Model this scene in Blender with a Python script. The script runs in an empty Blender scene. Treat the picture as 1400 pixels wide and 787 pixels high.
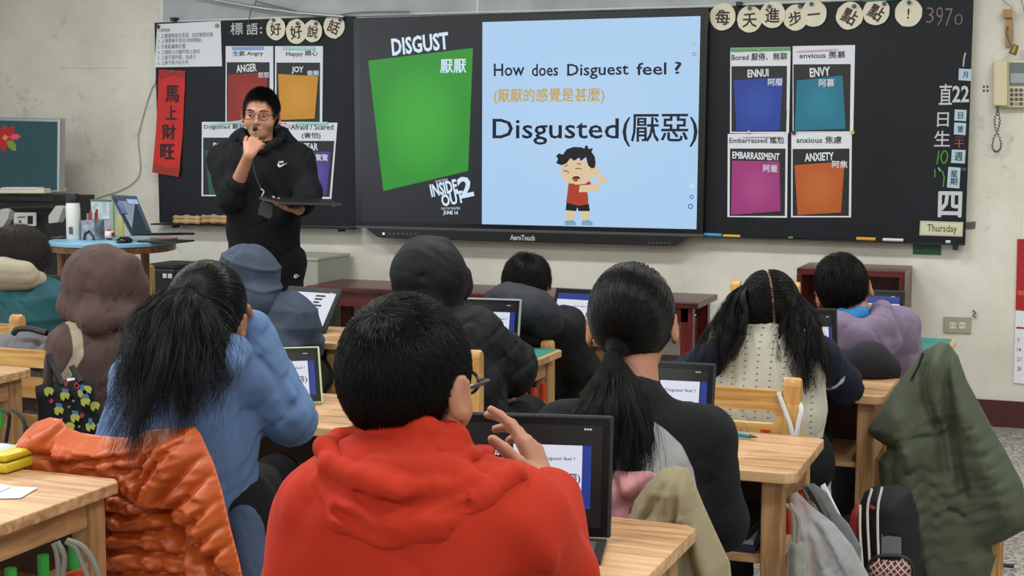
import bpy, bmesh, math, random
import numpy as np
from mathutils import Matrix, Vector
PI = math.pi
random.seed(7)
RNG = np.random.default_rng(7)
COL = bpy.context.scene.collection
# ------------------------------------------------------------------ camera
FPX = 1948.2; YAW = math.radians(21.018); PIT = math.radians(-5.916); ROL = math.radians(.115)
CAM = np.array([2.659, -7.0604, 1.3673])
_cy, _sy = math.cos(YAW), math.sin(YAW)
FW = np.array([-_sy*math.cos(PIT), _cy*math.cos(PIT), math.sin(PIT)])
_r = np.array([_cy, _sy, 0.]); _u = np.cross(_r, FW)
CR = _r*math.cos(ROL)+_u*math.sin(ROL); CU = np.cross(CR, FW)
def ray(x, y): return FW+CR*(x-700)/FPX-CU*(y-393.5)/FPX
def aty(x, y, Y): d = ray(x, y); return CAM+d*(Y-CAM[1])/d[1]      # the point of a vertical plane y=Y seen there
def atz(x, y, Z): d = ray(x, y); return CAM+d*(Z-CAM[2])/d[2]      # the point of a level plane z=Z
def atd(x, y, D): return CAM+ray(x, y)*D                            # the point at distance D along the view
cd = bpy.data.cameras.new('camera'); cd.sensor_width = 36; cd.lens = FPX/1400*36; cd.clip_start = .05
co = bpy.data.objects.new('camera', cd); COL.objects.link(co)
co.matrix_world = Matrix(((CR[0], CU[0], -FW[0], CAM[0]), (CR[1], CU[1], -FW[1], CAM[1]), (CR[2], CU[2], -FW[2], CAM[2]), (0, 0, 0, 1)))
bpy.context.scene.camera = co
# ------------------------------------------------------------------ world and light
w = bpy.data.worlds.new('world'); bpy.context.scene.world = w; w.use_nodes = True
w.node_tree.nodes['Background'].inputs[0].default_value = (.8, .88, 1, 1)
w.node_tree.nodes['Background'].inputs[1].default_value = .35
def area(name, loc, sx, sy, power, col=(1, 1, 1), rot=(0, 0, 0)):
    l = bpy.data.lights.new(name, 'AREA'); l.shape = 'RECTANGLE'; l.size = sx; l.size_y = sy; l.energy = power; l.color = col
    o = bpy.data.objects.new(name, l); o.location = loc; o.rotation_euler = rot; COL.objects.link(o); return o
LAMPS = [(-1.6, -2.2), (.9, -2.2), (3.4, -2.2), (-1.6, -5.0), (.9, -5.0), (3.4, -5.0), (-1.6, -7.8), (.9, -7.8), (3.4, -7.8)]
for lx, ly in LAMPS: area('tube_light', (lx, ly, 2.9), 1.2, .3, 40, (.98, 1, .97))
area('window_daylight', (-3.7, -4.5, 1.75), 1.5, 5.0, 60, (.86, .93, 1), (0, -PI/2, 0))
vs = bpy.context.scene.view_settings
vs.view_transform = 'Standard'; vs.look = 'None'; vs.gamma = 1; vs.exposure = 0; vs.use_curve_mapping = False
# ------------------------------------------------------------------ materials
def lin(c):
    if isinstance(c, str): c = tuple(int(c[i:i+2], 16)/255 for i in (0, 2, 4))
    return tuple((v/12.92 if v <= .04045 else ((v+.055)/1.055)**2.4) for v in c)+(1,)
MATS = {}
def mat(name, col, rough=.6, metal=0, bump=0, bscale=60, var=0, vscale=4, emit=0, sheen=0, spec=.5, alpha=1, trans=0, coat=0, bdist=.002, stretch=None):
    if name in MATS: return MATS[name]
    m = bpy.data.materials.new(name); m.use_nodes = True; MATS[name] = m
    N = m.node_tree.nodes; L = m.node_tree.links; b = N['Principled BSDF']
    c = lin(col); b.inputs['Base Color'].default_value = c
    b.inputs['Roughness'].default_value = rough; b.inputs['Metallic'].default_value = metal
    b.inputs['Specular IOR Level'].default_value = spec; b.inputs['Alpha'].default_value = alpha
    b.inputs['Transmission Weight'].default_value = trans; b.inputs['Coat Weight'].default_value = coat
    if sheen: b.inputs['Sheen Weight'].default_value = sheen; b.inputs['Sheen Roughness'].default_value = .5; b.inputs['Sheen Tint'].default_value = tuple(min(1, v*1.3+.05) for v in c[:3])+(1,)
    if emit:
        b.inputs['Emission Color'].default_value = c; b.inputs['Emission Strength'].default_value = emit
        b.inputs['Base Color'].default_value = (.01, .01, .01, 1)
    tc = N.new('ShaderNodeTexCoord'); src = tc.outputs['Object']
    if stretch:
        mp = N.new('ShaderNodeMapping'); mp.inputs['Scale'].default_value = stretch; L.new(src, mp.inputs[0]); src = mp.outputs[0]
    if bump:
        n = N.new('ShaderNodeTexNoise'); n.inputs['Scale'].default_value = bscale; n.inputs['Detail'].default_value = 4; L.new(src, n.inputs['Vector'])
        bp = N.new('ShaderNodeBump'); bp.inputs['Strength'].default_value = bump; bp.inputs['Distance'].default_value = bdist
        L.new(n.outputs[0], bp.inputs['Height']); L.new(bp.outputs[0], b.inputs['Normal'])
    if var:
        n = N.new('ShaderNodeTexNoise'); n.inputs['Scale'].default_value = vscale; n.inputs['Detail'].default_value = 5; L.new(src, n.inputs['Vector'])
        r = N.new('ShaderNodeValToRGB'); r.color_ramp.elements[0].position = .3; r.color_ramp.elements[1].position = .7
        r.color_ramp.elements[0].color = tuple(v*(1-var) for v in c[:3])+(1,); r.color_ramp.elements[1].color = tuple(min(1, v*(1+var*.6)) for v in c[:3])+(1,)
        L.new(n.outputs[0], r.inputs[0]); L.new(r.outputs[0], b.inputs['Base Color'])
    return m
def wrinkle(m, sc, dist, strength=.8):
    N = m.node_tree.nodes; L = m.node_tree.links; b = N['Principled BSDF']
    if m.get('wr'): return m
    m['wr'] = 1; tc = N.new('ShaderNodeTexCoord'); n0 = N.new('ShaderNodeTexNoise'); n0.inputs['Scale'].default_value = sc*.5; n0.inputs['Detail'].default_value = 1; L.new(tc.outputs['Object'], n0.inputs['Vector'])
    mx = N.new('ShaderNodeMixRGB'); mx.blend_type = 'ADD'; mx.inputs[0].default_value = .12; L.new(tc.outputs['Object'], mx.inputs[1]); L.new(n0.outputs['Color'], mx.inputs[2])
    n = N.new('ShaderNodeTexNoise'); n.noise_type = 'RIDGED_MULTIFRACTAL'; n.inputs['Scale'].default_value = sc; n.inputs['Detail'].default_value = 2.2; n.inputs['Roughness'].default_value = .4; L.new(mx.outputs[0], n.inputs['Vector'])
    bp = N.new('ShaderNodeBump'); bp.inputs['Strength'].default_value = strength; bp.inputs['Distance'].default_value = dist; L.new(n.outputs[0], bp.inputs['Height'])
    old = [l for l in L if l.to_socket == b.inputs['Normal']]
    if old: L.new(bp.outputs[0], old[0].from_node.inputs['Normal'])
    else: L.new(bp.outputs[0], b.inputs['Normal'])
    return m
def cloth(name, col, sheen=.25, rough=.85, var=.08, bump=.35, bscale=420, wk=(7, .012)): return wrinkle(mat(name, col, rough, sheen=sheen, bump=bump, bscale=bscale, var=var, vscale=9, bdist=.001, spec=.25), *wk)
def cloth2(name, c1, c2, **k):
    m = cloth(name, c1, **k); N = m.node_tree.nodes; L = m.node_tree.links; b = N['Principled BSDF']
    at = N.new('ShaderNodeAttribute'); at.attribute_name = 'mask'; g = N.new('ShaderNodeMapRange'); g.inputs['From Min'].default_value = -.0012; g.inputs['From Max'].default_value = .0012; L.new(at.outputs['Fac'], g.inputs[0])
    mx = N.new('ShaderNodeMixRGB'); mx.inputs[1].default_value = lin(c1); mx.inputs[2].default_value = lin(c2); L.new(g.outputs[0], mx.inputs[0]); L.new(mx.outputs[0], b.inputs['Base Color']); return m
def nylon(name, col, rough=.42, var=.06, wk=(9, .014)): return wrinkle(mat(name, col, rough, bump=.35, bscale=45, var=var, vscale=12, bdist=.002, spec=.28), *wk)
def emitmat(name, col, s=1.0): return mat(name, col, .25, emit=s, spec=.3)
def wood(name, c1, c2, rough=.42, sc=1.0, axis=0):
    m = bpy.data.materials.new(name); m.use_nodes = True; MATS[name] = m
    N = m.node_tree.nodes; L = m.node_tree.links; b = N['Principled BSDF']; b.inputs['Roughness'].default_value = rough
    tc = N.new('ShaderNodeTexCoord'); mp = N.new('ShaderNodeMapping'); L.new(tc.outputs['Object'], mp.inputs[0])
    s = [14*sc]*3; s[axis] = 1.2*sc; mp.inputs['Scale'].default_value = s
    n = N.new('ShaderNodeTexNoise'); n.inputs['Scale'].default_value = 3.5; n.inputs['Detail'].default_value = 8; n.inputs['Distortion'].default_value = .6; L.new(mp.outputs[0], n.inputs['Vector'])
    # glued-up staves: each stave a slightly different tone
    mp2 = N.new('ShaderNodeMapping'); s2 = [16*sc]*3; s2[axis] = 2.2*sc; mp2.inputs['Scale'].default_value = s2; L.new(tc.outputs['Object'], mp2.inputs[0])
    v = N.new('ShaderNodeTexVoronoi'); v.distance = 'CHEBYCHEV'; v.inputs['Randomness'].default_value = .35; v.inputs['Scale'].default_value = 1; L.new(mp2.outputs[0], v.inputs['Vector'])
    bw = N.new('ShaderNodeRGBToBW'); L.new(v.outputs['Color'], bw.inputs[0])
    mx = N.new('ShaderNodeMath'); mx.operation = 'MULTIPLY_ADD'; mx.inputs[1].default_value = .28; L.new(bw.outputs[0], mx.inputs[0])
    sub = N.new('ShaderNodeMath'); sub.operation = 'SUBTRACT'; sub.inputs[1].default_value = .14; L.new(n.outputs[0], sub.inputs[0]); L.new(sub.outputs[0], mx.inputs[2])
    r = N.new('ShaderNodeValToRGB'); r.color_ramp.elements[0].position = .32; r.color_ramp.elements[1].position = .66
    r.color_ramp.elements[0].color = lin(c1); r.color_ramp.elements[1].color = lin(c2); L.new(mx.outputs[0], r.inputs[0]); L.new(r.outputs[0], b.inputs['Base Color'])
    bp = N.new('ShaderNodeBump'); bp.inputs['Strength'].default_value = .15; bp.inputs['Distance'].default_value = .001; L.new(n.outputs[0], bp.inputs['Height']); L.new(bp.outputs[0], b.inputs['Normal'])
    return m
def wallmat(name, c1, c2, c3, spots=True):
    m = bpy.data.materials.new(name); m.use_nodes = True; MATS[name] = m
    N = m.node_tree.nodes; L = m.node_tree.links; b = N['Principled BSDF']; b.inputs['Roughness'].default_value = .75
    tc = N.new('ShaderNodeTexCoord')
    n = N.new('ShaderNodeTexNoise'); n.inputs['Scale'].default_value = 1.6; n.inputs['Detail'].default_value = 9; n.inputs['Roughness'].default_value = .65; L.new(tc.outputs['Object'], n.inputs['Vector'])
    r = N.new('ShaderNodeValToRGB'); r.color_ramp.elements[0].position = .36; r.color_ramp.elements[1].position = .6
    r.color_ramp.elements[0].color = lin(c2); r.color_ramp.elements[1].color = lin(c1); L.new(n.outputs[0], r.inputs[0])
    n2 = N.new('ShaderNodeTexNoise'); n2.inputs['Scale'].default_value = 5.5; n2.inputs['Detail'].default_value = 10; n2.inputs['Roughness'].default_value = .75; L.new(tc.outputs['Object'], n2.inputs['Vector'])
    r2 = N.new('ShaderNodeValToRGB'); r2.color_ramp.elements[0].position = .58; r2.color_ramp.elements[1].position = .76
    r2.color_ramp.elements[0].color = (0, 0, 0, 1); r2.color_ramp.elements[1].color = (.75, .75, .75, 1); L.new(n2.outputs[0], r2.inputs[0])
    mx = N.new('ShaderNodeMixRGB'); L.new(r2.outputs[0], mx.inputs[0]); L.new(r.outputs[0], mx.inputs[1]); mx.inputs[2].default_value = lin(c3); L.new(mx.outputs[0], b.inputs['Base Color'])
    bp = N.new('ShaderNodeBump'); bp.inputs['Strength'].default_value = .25; bp.inputs['Distance'].default_value = .004; L.new(n2.outputs[0], bp.inputs['Height']); L.new(bp.outputs[0], b.inputs['Normal'])
    return m
def terrazzo():
    m = bpy.data.materials.new('terrazzo'); m.use_nodes = True
    N = m.node_tree.nodes; L = m.node_tree.links; b = N['Principled BSDF']; b.inputs['Roughness'].default_value = .3
    tc = N.new('ShaderNodeTexCoord'); v = N.new('ShaderNodeTexVoronoi'); v.inputs['Scale'].default_value = 110; L.new(tc.outputs['Object'], v.inputs['Vector'])
    bw = N.new('ShaderNodeRGBToBW'); L.new(v.outputs['Color'], bw.inputs[0])
    r = N.new('ShaderNodeValToRGB'); r.color_ramp.elements[0].color = lin('5f5e5a'); r.color_ramp.elements[1].color = lin('b4b2aa'); r.color_ramp.elements[0].position = .3; r.color_ramp.elements[1].position = .6
    L.new(bw.outputs[0], r.inputs[0]); L.new(r.outputs[0], b.inputs['Base Color']); return m
# ------------------------------------------------------------------ object helpers
def link(o, parent=None):
    COL.objects.link(o)
    if parent is not None: o.parent = parent
    return o
def tag(o, label=None, cat=None, group=None, kind=None):
    if label: o['label'] = label
    if cat: o['category'] = cat
    if group: o['group'] = group
    if kind: o['kind'] = kind
    return o
def thing(name, label, cat, loc=(0, 0, 0), rz=0, group=None):
    o = bpy.data.objects.new(name, None); o.location = loc; o.rotation_euler = (0, 0, rz); o.empty_display_size = .05
    link(o); return tag(o, label, cat, group)
def mesh_np(name, V, Fq, m, parent=None, smooth=False, mi=None):
    me = bpy.data.meshes.new(name); V = np.asarray(V, np.float32); Fq = np.asarray(Fq, np.int32); k = Fq.shape[1]
    me.vertices.add(len(V)); me.vertices.foreach_set('co', V.ravel()); me.loops.add(Fq.size); me.loops.foreach_set('vertex_index', Fq.ravel())
    me.polygons.add(len(Fq)); me.polygons.foreach_set('loop_start', np.arange(0, Fq.size, k, dtype=np.int32))
    for x in (m if isinstance(m, (list, tuple)) else [m]): me.materials.append(x)
    if mi is not None: me.polygons.foreach_set('material_index', mi.astype(np.int32))
    me.polygons.foreach_set('use_smooth', np.full(len(Fq), smooth)); me.update(calc_edges=True); me.validate()
    return link(bpy.data.objects.new(name, me), parent)
class MB:
    """collects shapes into one mesh"""
    def __init__(s): s.v = []; s.f = []
    def add(s, v, f):
        n = len(s.v); s.v += [tuple(map(float, p)) for p in v]; s.f += [tuple(i+n for i in q) for q in f]; return s
    def box(s, x0, x1, y0, y1, z0, z1, R=None, c=None):
        v = [(x, y, z) for z in (z0, z1) for y in (y0, y1) for x in (x0, x1)]
        if R is not None: v = [tuple(np.array(c)+np.array(R)@(np.array(p)-np.array(c))) for p in v]
        return s.add(v, [(0, 2, 3, 1), (4, 5, 7, 6), (0, 1, 5, 4), (2, 6, 7, 3), (0, 4, 6, 2), (1, 3, 7, 5)])
    def prism(s, poly, a, b):
        """poly: list of 3-D points; a,b: offset vectors of the two caps"""
        n = len(poly); P = [np.array(p, float) for p in poly]; a = np.array(a, float); b = np.array(b, float)
        return s.add([p+a for p in P]+[p+b for p in P], [tuple(range(n)), tuple(range(2*n-1, n-1, -1))]+[(i, i+n, (i+1) % n+n, (i+1) % n) for i in range(n)])
    def tube(s, pts, r, seg=8, closed=False, flat=None):
        P = [np.array(p, float) for p in pts]; n = len(P); rr = r if hasattr(r, '__len__') else [r]*n; rings = []; up = np.array([0, 0, 1.]); prev = None
        for i in range(n):
            t = P[(i+1) % n]-P[i-1] if closed else P[min(i+1, n-1)]-P[max(i-1, 0)]; t = t/(np.linalg.norm(t)+1e-9)
            if prev is None: prev = np.cross(t, up) if abs(t[2]) < .9 else np.cross(t, [1, 0, 0])
            a = prev-t*(prev@t); a /= np.linalg.norm(a)+1e-9; b = np.cross(t, a); prev = a
            rings.append([P[i]+(a*math.cos(2*PI*k/seg)+b*math.sin(2*PI*k/seg)*(flat or 1))*rr[i] for k in range(seg)])
        v = [p for q in rings for p in q]; f = []
        for i in range(n if closed else n-1):
            for k in range(seg): j = (i+1) % n; f.append((i*seg+k, i*seg+(k+1) % seg, j*seg+(k+1) % seg, j*seg+k))
        if not closed: f.append(tuple(range(seg-1, -1, -1))); f.append(tuple((n-1)*seg+k for k in range(seg)))
        return s.add(v, f)
    def lathe(s, prof, c=(0, 0, 0), seg=24, R=None, caps=True):
        v = []; f = []
        for (r, z) in prof:
            for k in range(seg):
                p = np.array([r*math.cos(2*PI*k/seg), r*math.sin(2*PI*k/seg), z])
                if R is not None: p = R@p
                v.append(p+np.array(c))
        for i in range(len(prof)-1):
            for k in range(seg): f.append((i*seg+k, i*seg+(k+1) % seg, (i+1)*seg+(k+1) % seg, (i+1)*seg+k))
        if caps: f.append(tuple(range(seg-1, -1, -1))); f.append(tuple((len(prof)-1)*seg+k for k in range(seg)))
        return s.add(v, f)
    def build(s, name, m, parent=None, smooth=False, bev=0, seg=2, sub=0):
        me = bpy.data.meshes.new(name); me.from_pydata(s.v, [], s.f); me.materials.append(m)
        bm = bmesh.new(); bm.from_mesh(me); bmesh.ops.recalc_face_normals(bm, faces=bm.faces)
        if bev: bmesh.ops.bevel(bm, geom=[e for e in bm.edges if len(e.link_faces) == 2 and e.calc_face_angle(0) > .5], offset=bev, segments=seg, profile=.6, affect='EDGES', clamp_overlap=True)
        bm.to_mesh(me); bm.free()
        if smooth: me.polygons.foreach_set('use_smooth', [True]*len(me.polygons)); me.set_sharp_from_angle(angle=math.radians(40))
        o = link(bpy.data.objects.new(name, me), parent)
        if sub: md = o.modifiers.new('s', 'SUBSURF'); md.levels = md.render_levels = sub
        return o
def box(name, x0, x1, y0, y1, z0, z1, m, parent=None, bev=0.002): return MB().box(x0, x1, y0, y1, z0, z1).build(name, m, parent, bev=bev)
def copy_tree(o, loc=None, label=None, rz=None, parent=None):
    c = o.copy(); COL.objects.link(c)
    if parent is not None: c.parent = parent
    if loc is not None: c.location = loc
    if rz is not None: c.rotation_euler = (0, 0, rz)
    if label: c['label'] = label
    for ch in list(o.children): copy_tree(ch, parent=c)
    return c
def rotm(ax, a):
    ax = np.array(ax, float); ax /= np.linalg.norm(ax); K = np.array([[0, -ax[2], ax[1]], [ax[2], 0, -ax[0]], [-ax[1], ax[0], 0]])
    return np.eye(3)+math.sin(a)*K+(1-math.cos(a))*K@K
def yprm(yaw, pitch=0, roll=0):
    """heading (left positive), pitch (up positive), roll (to the right positive), degrees; columns right, forward, up"""
    return rotm((0, 0, 1), math.radians(yaw))@rotm((1, 0, 0), math.radians(pitch))@rotm((0, 1, 0), math.radians(roll))
# text: fits the glyphs into a rectangle of a plane. o=origin, ex,ey unit axes, (w,h) size
_tc = {}
def glyphs(body, bold=0, cjkbold=0):
    k = (body, bold)
    if k not in _tc:
        cu = bpy.data.curves.new('glyphs', 'FONT'); cu.body = body; cu.size = 1; cu.offset = bold; cu.resolution_u = 2
        o = bpy.data.objects.new('glyphs', cu); COL.objects.link(o); me = bpy.data.meshes.new_from_object(o.evaluated_get(bpy.context.evaluated_depsgraph_get()))
        V = np.zeros(len(me.vertices)*3, np.float32); me.vertices.foreach_get('co', V); V = V.reshape(-1, 3); Fq = [tuple(p.vertices) for p in me.polygons]
        bpy.data.objects.remove(o); bpy.data.curves.remove(cu); bpy.data.meshes.remove(me); _tc[k] = (V, Fq)
    return _tc[k]
def text(name, body, o, ex, ey, w, h, m, parent=None, bold=0, shear=0, base=None):
    cjk = any(ord(ch) > 0x2e00 for ch in body); bb = bold if cjk else 0; V, Fq = glyphs(body, 0 if cjk else bold); mn = V.min(0); mx = V.max(0); s = (V-mn)/np.maximum(mx-mn, 1e-6)
    o, ex, ey = map(lambda q: np.array(q, float), (o, ex, ey)); x = s[:, 0]*w+shear*s[:, 1]*h; y = s[:, 1]*h
    P = o+np.outer(x, ex)+np.outer(y, ey)
    if bb > .003:   # heavier strokes: slightly shifted repeats
        nl = body.count('\n')+1; em = h/nl; q = bb*em*1.1; nz = np.cross(ex, ey); P0 = P; F0 = list(Fq); n0 = len(P0)
        for i, (dx, dy) in enumerate(((q, 0), (-q, 0), (0, q), (0, -q), (q*.7, q*.7), (-q*.7, -q*.7), (-q*.7, q*.7), (q*.7, -q*.7))): P = np.concatenate([P, P0+ex*dx+ey*dy+nz*2e-5*(i+1)]); Fq = Fq+[tuple(v+n0*(i+1) for v in f_) for f_ in F0]
    me = bpy.data.meshes.new(name); me.from_pydata(P.tolist(), [], Fq); me.materials.append(m)
    return link(bpy.data.objects.new(name, me), parent)
def quadpts(q, Y): return [aty(x, y, Y) for x, y in q]
def wtext(name, body, box_, Y, m, parent=None, bold=0, rot=0, shear=0):
    """text in the wall plane; box_ = left, top, right, bottom"""
    x0, y0, x1, y1 = box_; xm, ym = (x0+x1)/2, (y0+y1)/2
    c = aty(xm, ym, Y); w = abs(aty(x1, ym, Y)[0]-aty(x0, ym, Y)[0]); h = abs(aty(xm, y0, Y)[2]-aty(xm, y1, Y)[2])
    a = math.radians(rot); ex = np.array([math.cos(a), 0, math.sin(a)]); ey = np.array([-math.sin(a), 0, math.cos(a)])
    o = c-ex*w/2-ey*h/2
    if parent is not None: o = o-np.array(parent.location)
    return text(name, body, o, ex, ey, w, h, m, parent, bold, shear)
def wpoly(name, q, Y, m, parent=None, th=.001, bev=0):
    """flat piece on the wall: outline q, front face at Y, thickness th"""
    P = [aty(x, y, Y) for x, y in q]
    if parent is not None: P = [p-np.array(parent.location) for p in P]
    return MB().prism(P, (0, 0, 0), (0, th, 0)).build(name, m, parent, bev=bev)
def wline(name, pts, Y, r, m, parent=None, seg=6):
    P = [aty(p[0], p[1], Y-(p[2] if len(p) > 2 else 0)) for p in pts]
    if parent is not None: P = [p-np.array(parent.location) for p in P]
    return MB().tube(P, r, seg).build(name, m, parent, smooth=True)
def smoothline(P, n=6):
    k_ = max(len(p) for p in P); P = [np.array(tuple(p)+(0,)*(k_-len(p)), float) for p in P]; Q = [2*P[0]-P[1]]+P+[2*P[-1]-P[-2]]; out = []
    for i in range(1, len(Q)-2):
        for k in range(n):
            t = k/n; a, b, c, d = Q[i-1:i+3]; out.append(.5*((2*b)+(c-a)*t+(2*a-5*b+4*c-d)*t*t+(3*b-a-3*c+d)*t**3))
    out.append(P[-1]); return out
# ------------------------------------------------------------------ smooth-union solids meshed by surface nets
class SD:
    def __init__(s): s.p = []; s.lo = []; s.hi = []
    def _b(s, lo, hi): s.lo.append(lo); s.hi.append(hi)
    def cap(s, a, b, ra, rb=None, k=.02, sq=None, op=1):
        a = np.array(a, float); b = np.array(b, float); rb = ra if rb is None else rb; ba = b-a; L2 = ba@ba+1e-12
        def f(P):
            q = P-a
            t = np.clip((q@ba)/L2, 0, 1); e = q-t[:, None]*ba
            if sq is not None: e = e+np.outer((e@sq[0])*(1/sq[1]-1), sq[0])
            return (np.sqrt((e*e).sum(1))-(ra+(rb-ra)*t))*(min(1, sq[1]) if sq is not None else 1)
        s.p.append((f, k, op))
        if op > 0: r = max(ra, rb); s._b(np.minimum(a, b)-r, np.maximum(a, b)+r)
        return s
    def ell(s, c, r, k=.02, R=None, op=1):
        c = np.array(c, float); r = np.array(r, float)
        def f(P):
            q = P-c
            if R is not None: q = q@R
            k0 = np.sqrt(((q/r)**2).sum(1)); k1 = np.sqrt(((q/r**2)**2).sum(1))+1e-9; return k0*(k0-1)/k1
        s.p.append((f, k, op))
        if op > 0: s._b(c-r.max(), c+r.max())
        return s
    def path(s, pts, rs, k=.02, sq=None, op=1):
        for i in range(len(pts)-1):
            s.cap(pts[i], pts[i+1], rs[i] if hasattr(rs, '__len__') else rs, rs[i+1] if hasattr(rs, '__len__') else rs, k, sq, op)
        return s
    def fn(s, f, k=.0, op=1): s.p.append((f, k, op)); return s
    def disp(s, f): s.p.append((f, 0, 0)); return s
    def ev(s, P):
        d = np.full(len(P), 1e3)
        for f, k, op in s.p:
            if op == 0: 
                near = np.abs(d) < .05
                if near.any(): d[near] += f(P[near])
                continue
            e = f(P)
            if op < 0: e = -e; h = np.clip(.5-.5*(d-e)/max(k, 1e-6), 0, 1); d = d*(1-h)+e*h+k*h*(1-h)
            else: h = np.clip(.5+.5*(e-d)/max(k, 1e-6), 0, 1); d = e*(1-h)+d*h-k*h*(1-h)
        return d
    def mesh(s, name, m, parent=None, h=.006, mfn=None, mask=None, post=None, lo=None, hi=None, smooth_it=1):
        lo = np.min(s.lo, 0)-.03 if lo is None else np.array(lo, float); hi = np.max(s.hi, 0)+.03 if hi is None else np.array(hi, float)
        B = 4; H = B*h; n = np.ceil((hi-lo)/H).astype(int); g = [lo[i]+H*np.arange(n[i]+1) for i in range(3)]
        X = np.stack(np.meshgrid(*g, indexing='ij'), -1).reshape(-1, 3); Dc = np.concatenate([s.ev(c) for c in np.array_split(X, max(1, len(X)//60000))]).reshape(n+1)
        a = np.abs(Dc) < H*1.9; act = np.zeros(n, bool)
        for i in (0, 1):
            for j in (0, 1):
                for k in (0, 1): act |= a[i:n[0]+i, j:n[1]+j, k:n[2]+k]
        fn_ = n*B+1; V = np.where(Dc[:-1, :-1, :-1] < 0, -1., 1.).astype(np.float32).repeat(B, 0).repeat(B, 1).repeat(B, 2); V = np.pad(V, ((0, 1),)*3, mode='edge')
        M = np.zeros(fn_, bool); A = act.repeat(B, 0).repeat(B, 1).repeat(B, 2)
        for i in (0, 1):
            for j in (0, 1):
                for k in (0, 1): M[i:fn_[0]-1+i, j:fn_[1]-1+j, k:fn_[2]-1+k] |= A
        I = np.argwhere(M); P = lo+I*h; d = np.concatenate([s.ev(c) for c in np.array_split(P, max(1, len(P)//60000))]); V[M] = d
        S = V < 0; V[0], V[-1], V[:, 0], V[:, -1], V[:, :, 0], V[:, :, -1] = [1]*6; S = V < 0
        c = sum(S[i:fn_[0]-1+i, j:fn_[1]-1+j, k:fn_[2]-1+k].astype(np.int8) for i in (0, 1) for j in (0, 1) for k in (0, 1)); mix = (c > 0) & (c < 8)
        idx = np.argwhere(mix); vid = np.full(mix.shape, -1, np.int32); vid[mix] = np.arange(len(idx)); acc = np.zeros((len(idx), 3)); cnt = np.zeros(len(idx))
        cor = [(i, j, k) for i in (0, 1) for j in (0, 1) for k in (0, 1)]; vals = {q: V[idx[:, 0]+q[0], idx[:, 1]+q[1], idx[:, 2]+q[2]] for q in cor}
        for q in cor:
            for ax in range(3):
                if q[ax] == 0:
                    q2 = list(q); q2[ax] = 1; q2 = tuple(q2); v0, v1 = vals[q], vals[q2]; x = (v0 < 0) != (v1 < 0); t = np.where(x, v0/(v0-v1+1e-12), 0)
                    off = np.zeros((len(idx), 3)); off += q; off[:, ax] = t; acc[x] += off[x]; cnt[x] += 1
        VV = lo+h*(idx+acc/np.maximum(cnt, 1)[:, None]); F = []
        for ax in range(3):
            o1, o2 = (ax+1) % 3, (ax+2) % 3; sl0 = [slice(None)]*3; sl1 = [slice(None)]*3; sl0[ax] = slice(0, -1); sl1[ax] = slice(1, None)
            e = np.argwhere(S[tuple(sl0)] != S[tuple(sl1)]); e = e[(e[:, o1] > 0) & (e[:, o2] > 0) & (e[:, o1] < mix.shape[o1]) & (e[:, o2] < mix.shape[o2])]
            ins = S[e[:, 0], e[:, 1], e[:, 2]]; def_ = []
            for (p, q) in ((-1, -1), (0, -1), (0, 0), (-1, 0)):
                z = e.copy(); z[:, o1] += p; z[:, o2] += q; def_.append(vid[z[:, 0], z[:, 1], z[:, 2]])
            Q = np.stack(def_, 1); Q[~ins] = Q[~ins][:, ::-1]; F.append(Q)
        F = np.concatenate(F); F = F[(F >= 0).all(1)]
        for _ in range(smooth_it):
            sm = np.zeros_like(VV); cn = np.zeros(len(VV))
            for i in range(4): np.add.at(sm, F[:, i], VV[F[:, (i+1) % 4]]); np.add.at(cn, F[:, i], 1)
            VV = VV*.5+.5*sm/np.maximum(cn, 1)[:, None]
        if post: VV = post(VV)
        mk = VV.copy(); mi = mfn(VV[F].mean(1)) if mfn else None
        if parent is not None: VV = VV-np.array(parent.location)
        ob = mesh_np(name, VV, F, m, parent, True, mi)
        if mask is not None: at = ob.data.attributes.new('mask', 'FLOAT', 'POINT'); at.data.foreach_set('value', mask(mk).astype(np.float32))
        return ob
def wr(P, k, amp, seed=0, ax=(1, 1, 1)):
    r = np.random.default_rng(seed); o = 0
    for i in range(3):
        a = r.normal(size=3)*np.array(ax); a /= np.linalg.norm(a); b = r.normal(size=3); b /= np.linalg.norm(b)
        ph = r.uniform(0, 6, 2); kk = k*(1+.6*i); o = o+np.sin(P@a*kk+1.6*np.sin(P@b*kk*.6+ph[0])+ph[1])/(1+.5*i)
    r2 = np.random.default_rng(seed+99); q = 0
    for i in range(2):
        a = r2.normal(size=3)*np.array(ax); a /= np.linalg.norm(a); b = r2.normal(size=3); b /= np.linalg.norm(b); ph = r2.uniform(0, 6, 2); kk = k*(1.3+.9*i)
        v = np.sin(P@a*kk+2.2*np.sin(P@b*k*.45+ph[0])+ph[1]); q = q+(1-np.abs(v))**5*np.clip(.5+np.sin(P@b*k*.7+ph[1])*.9, 0, 1)/(1+.4*i)
    return o*amp*.45+q*amp*1.3
def folds(P, A, strokes):
    """creases and ridges: strokes are (3-D polyline, width, amplitude, reach)"""
    o = np.zeros(len(P))
    for pts, wd, am in strokes:
        dm = np.full(len(P), 1e9)
        for a, b in zip(pts[:-1], pts[1:]):
            a = np.array(a); b = np.array(b); ba = b-a; q = P-a; t = np.clip(q@ba/(ba@ba+1e-9), 0, 1); e = q-t[:, None]*ba; dm = np.minimum(dm, (e*e).sum(1))
        o += am*np.exp(-dm/wd**2)
    return o
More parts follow.
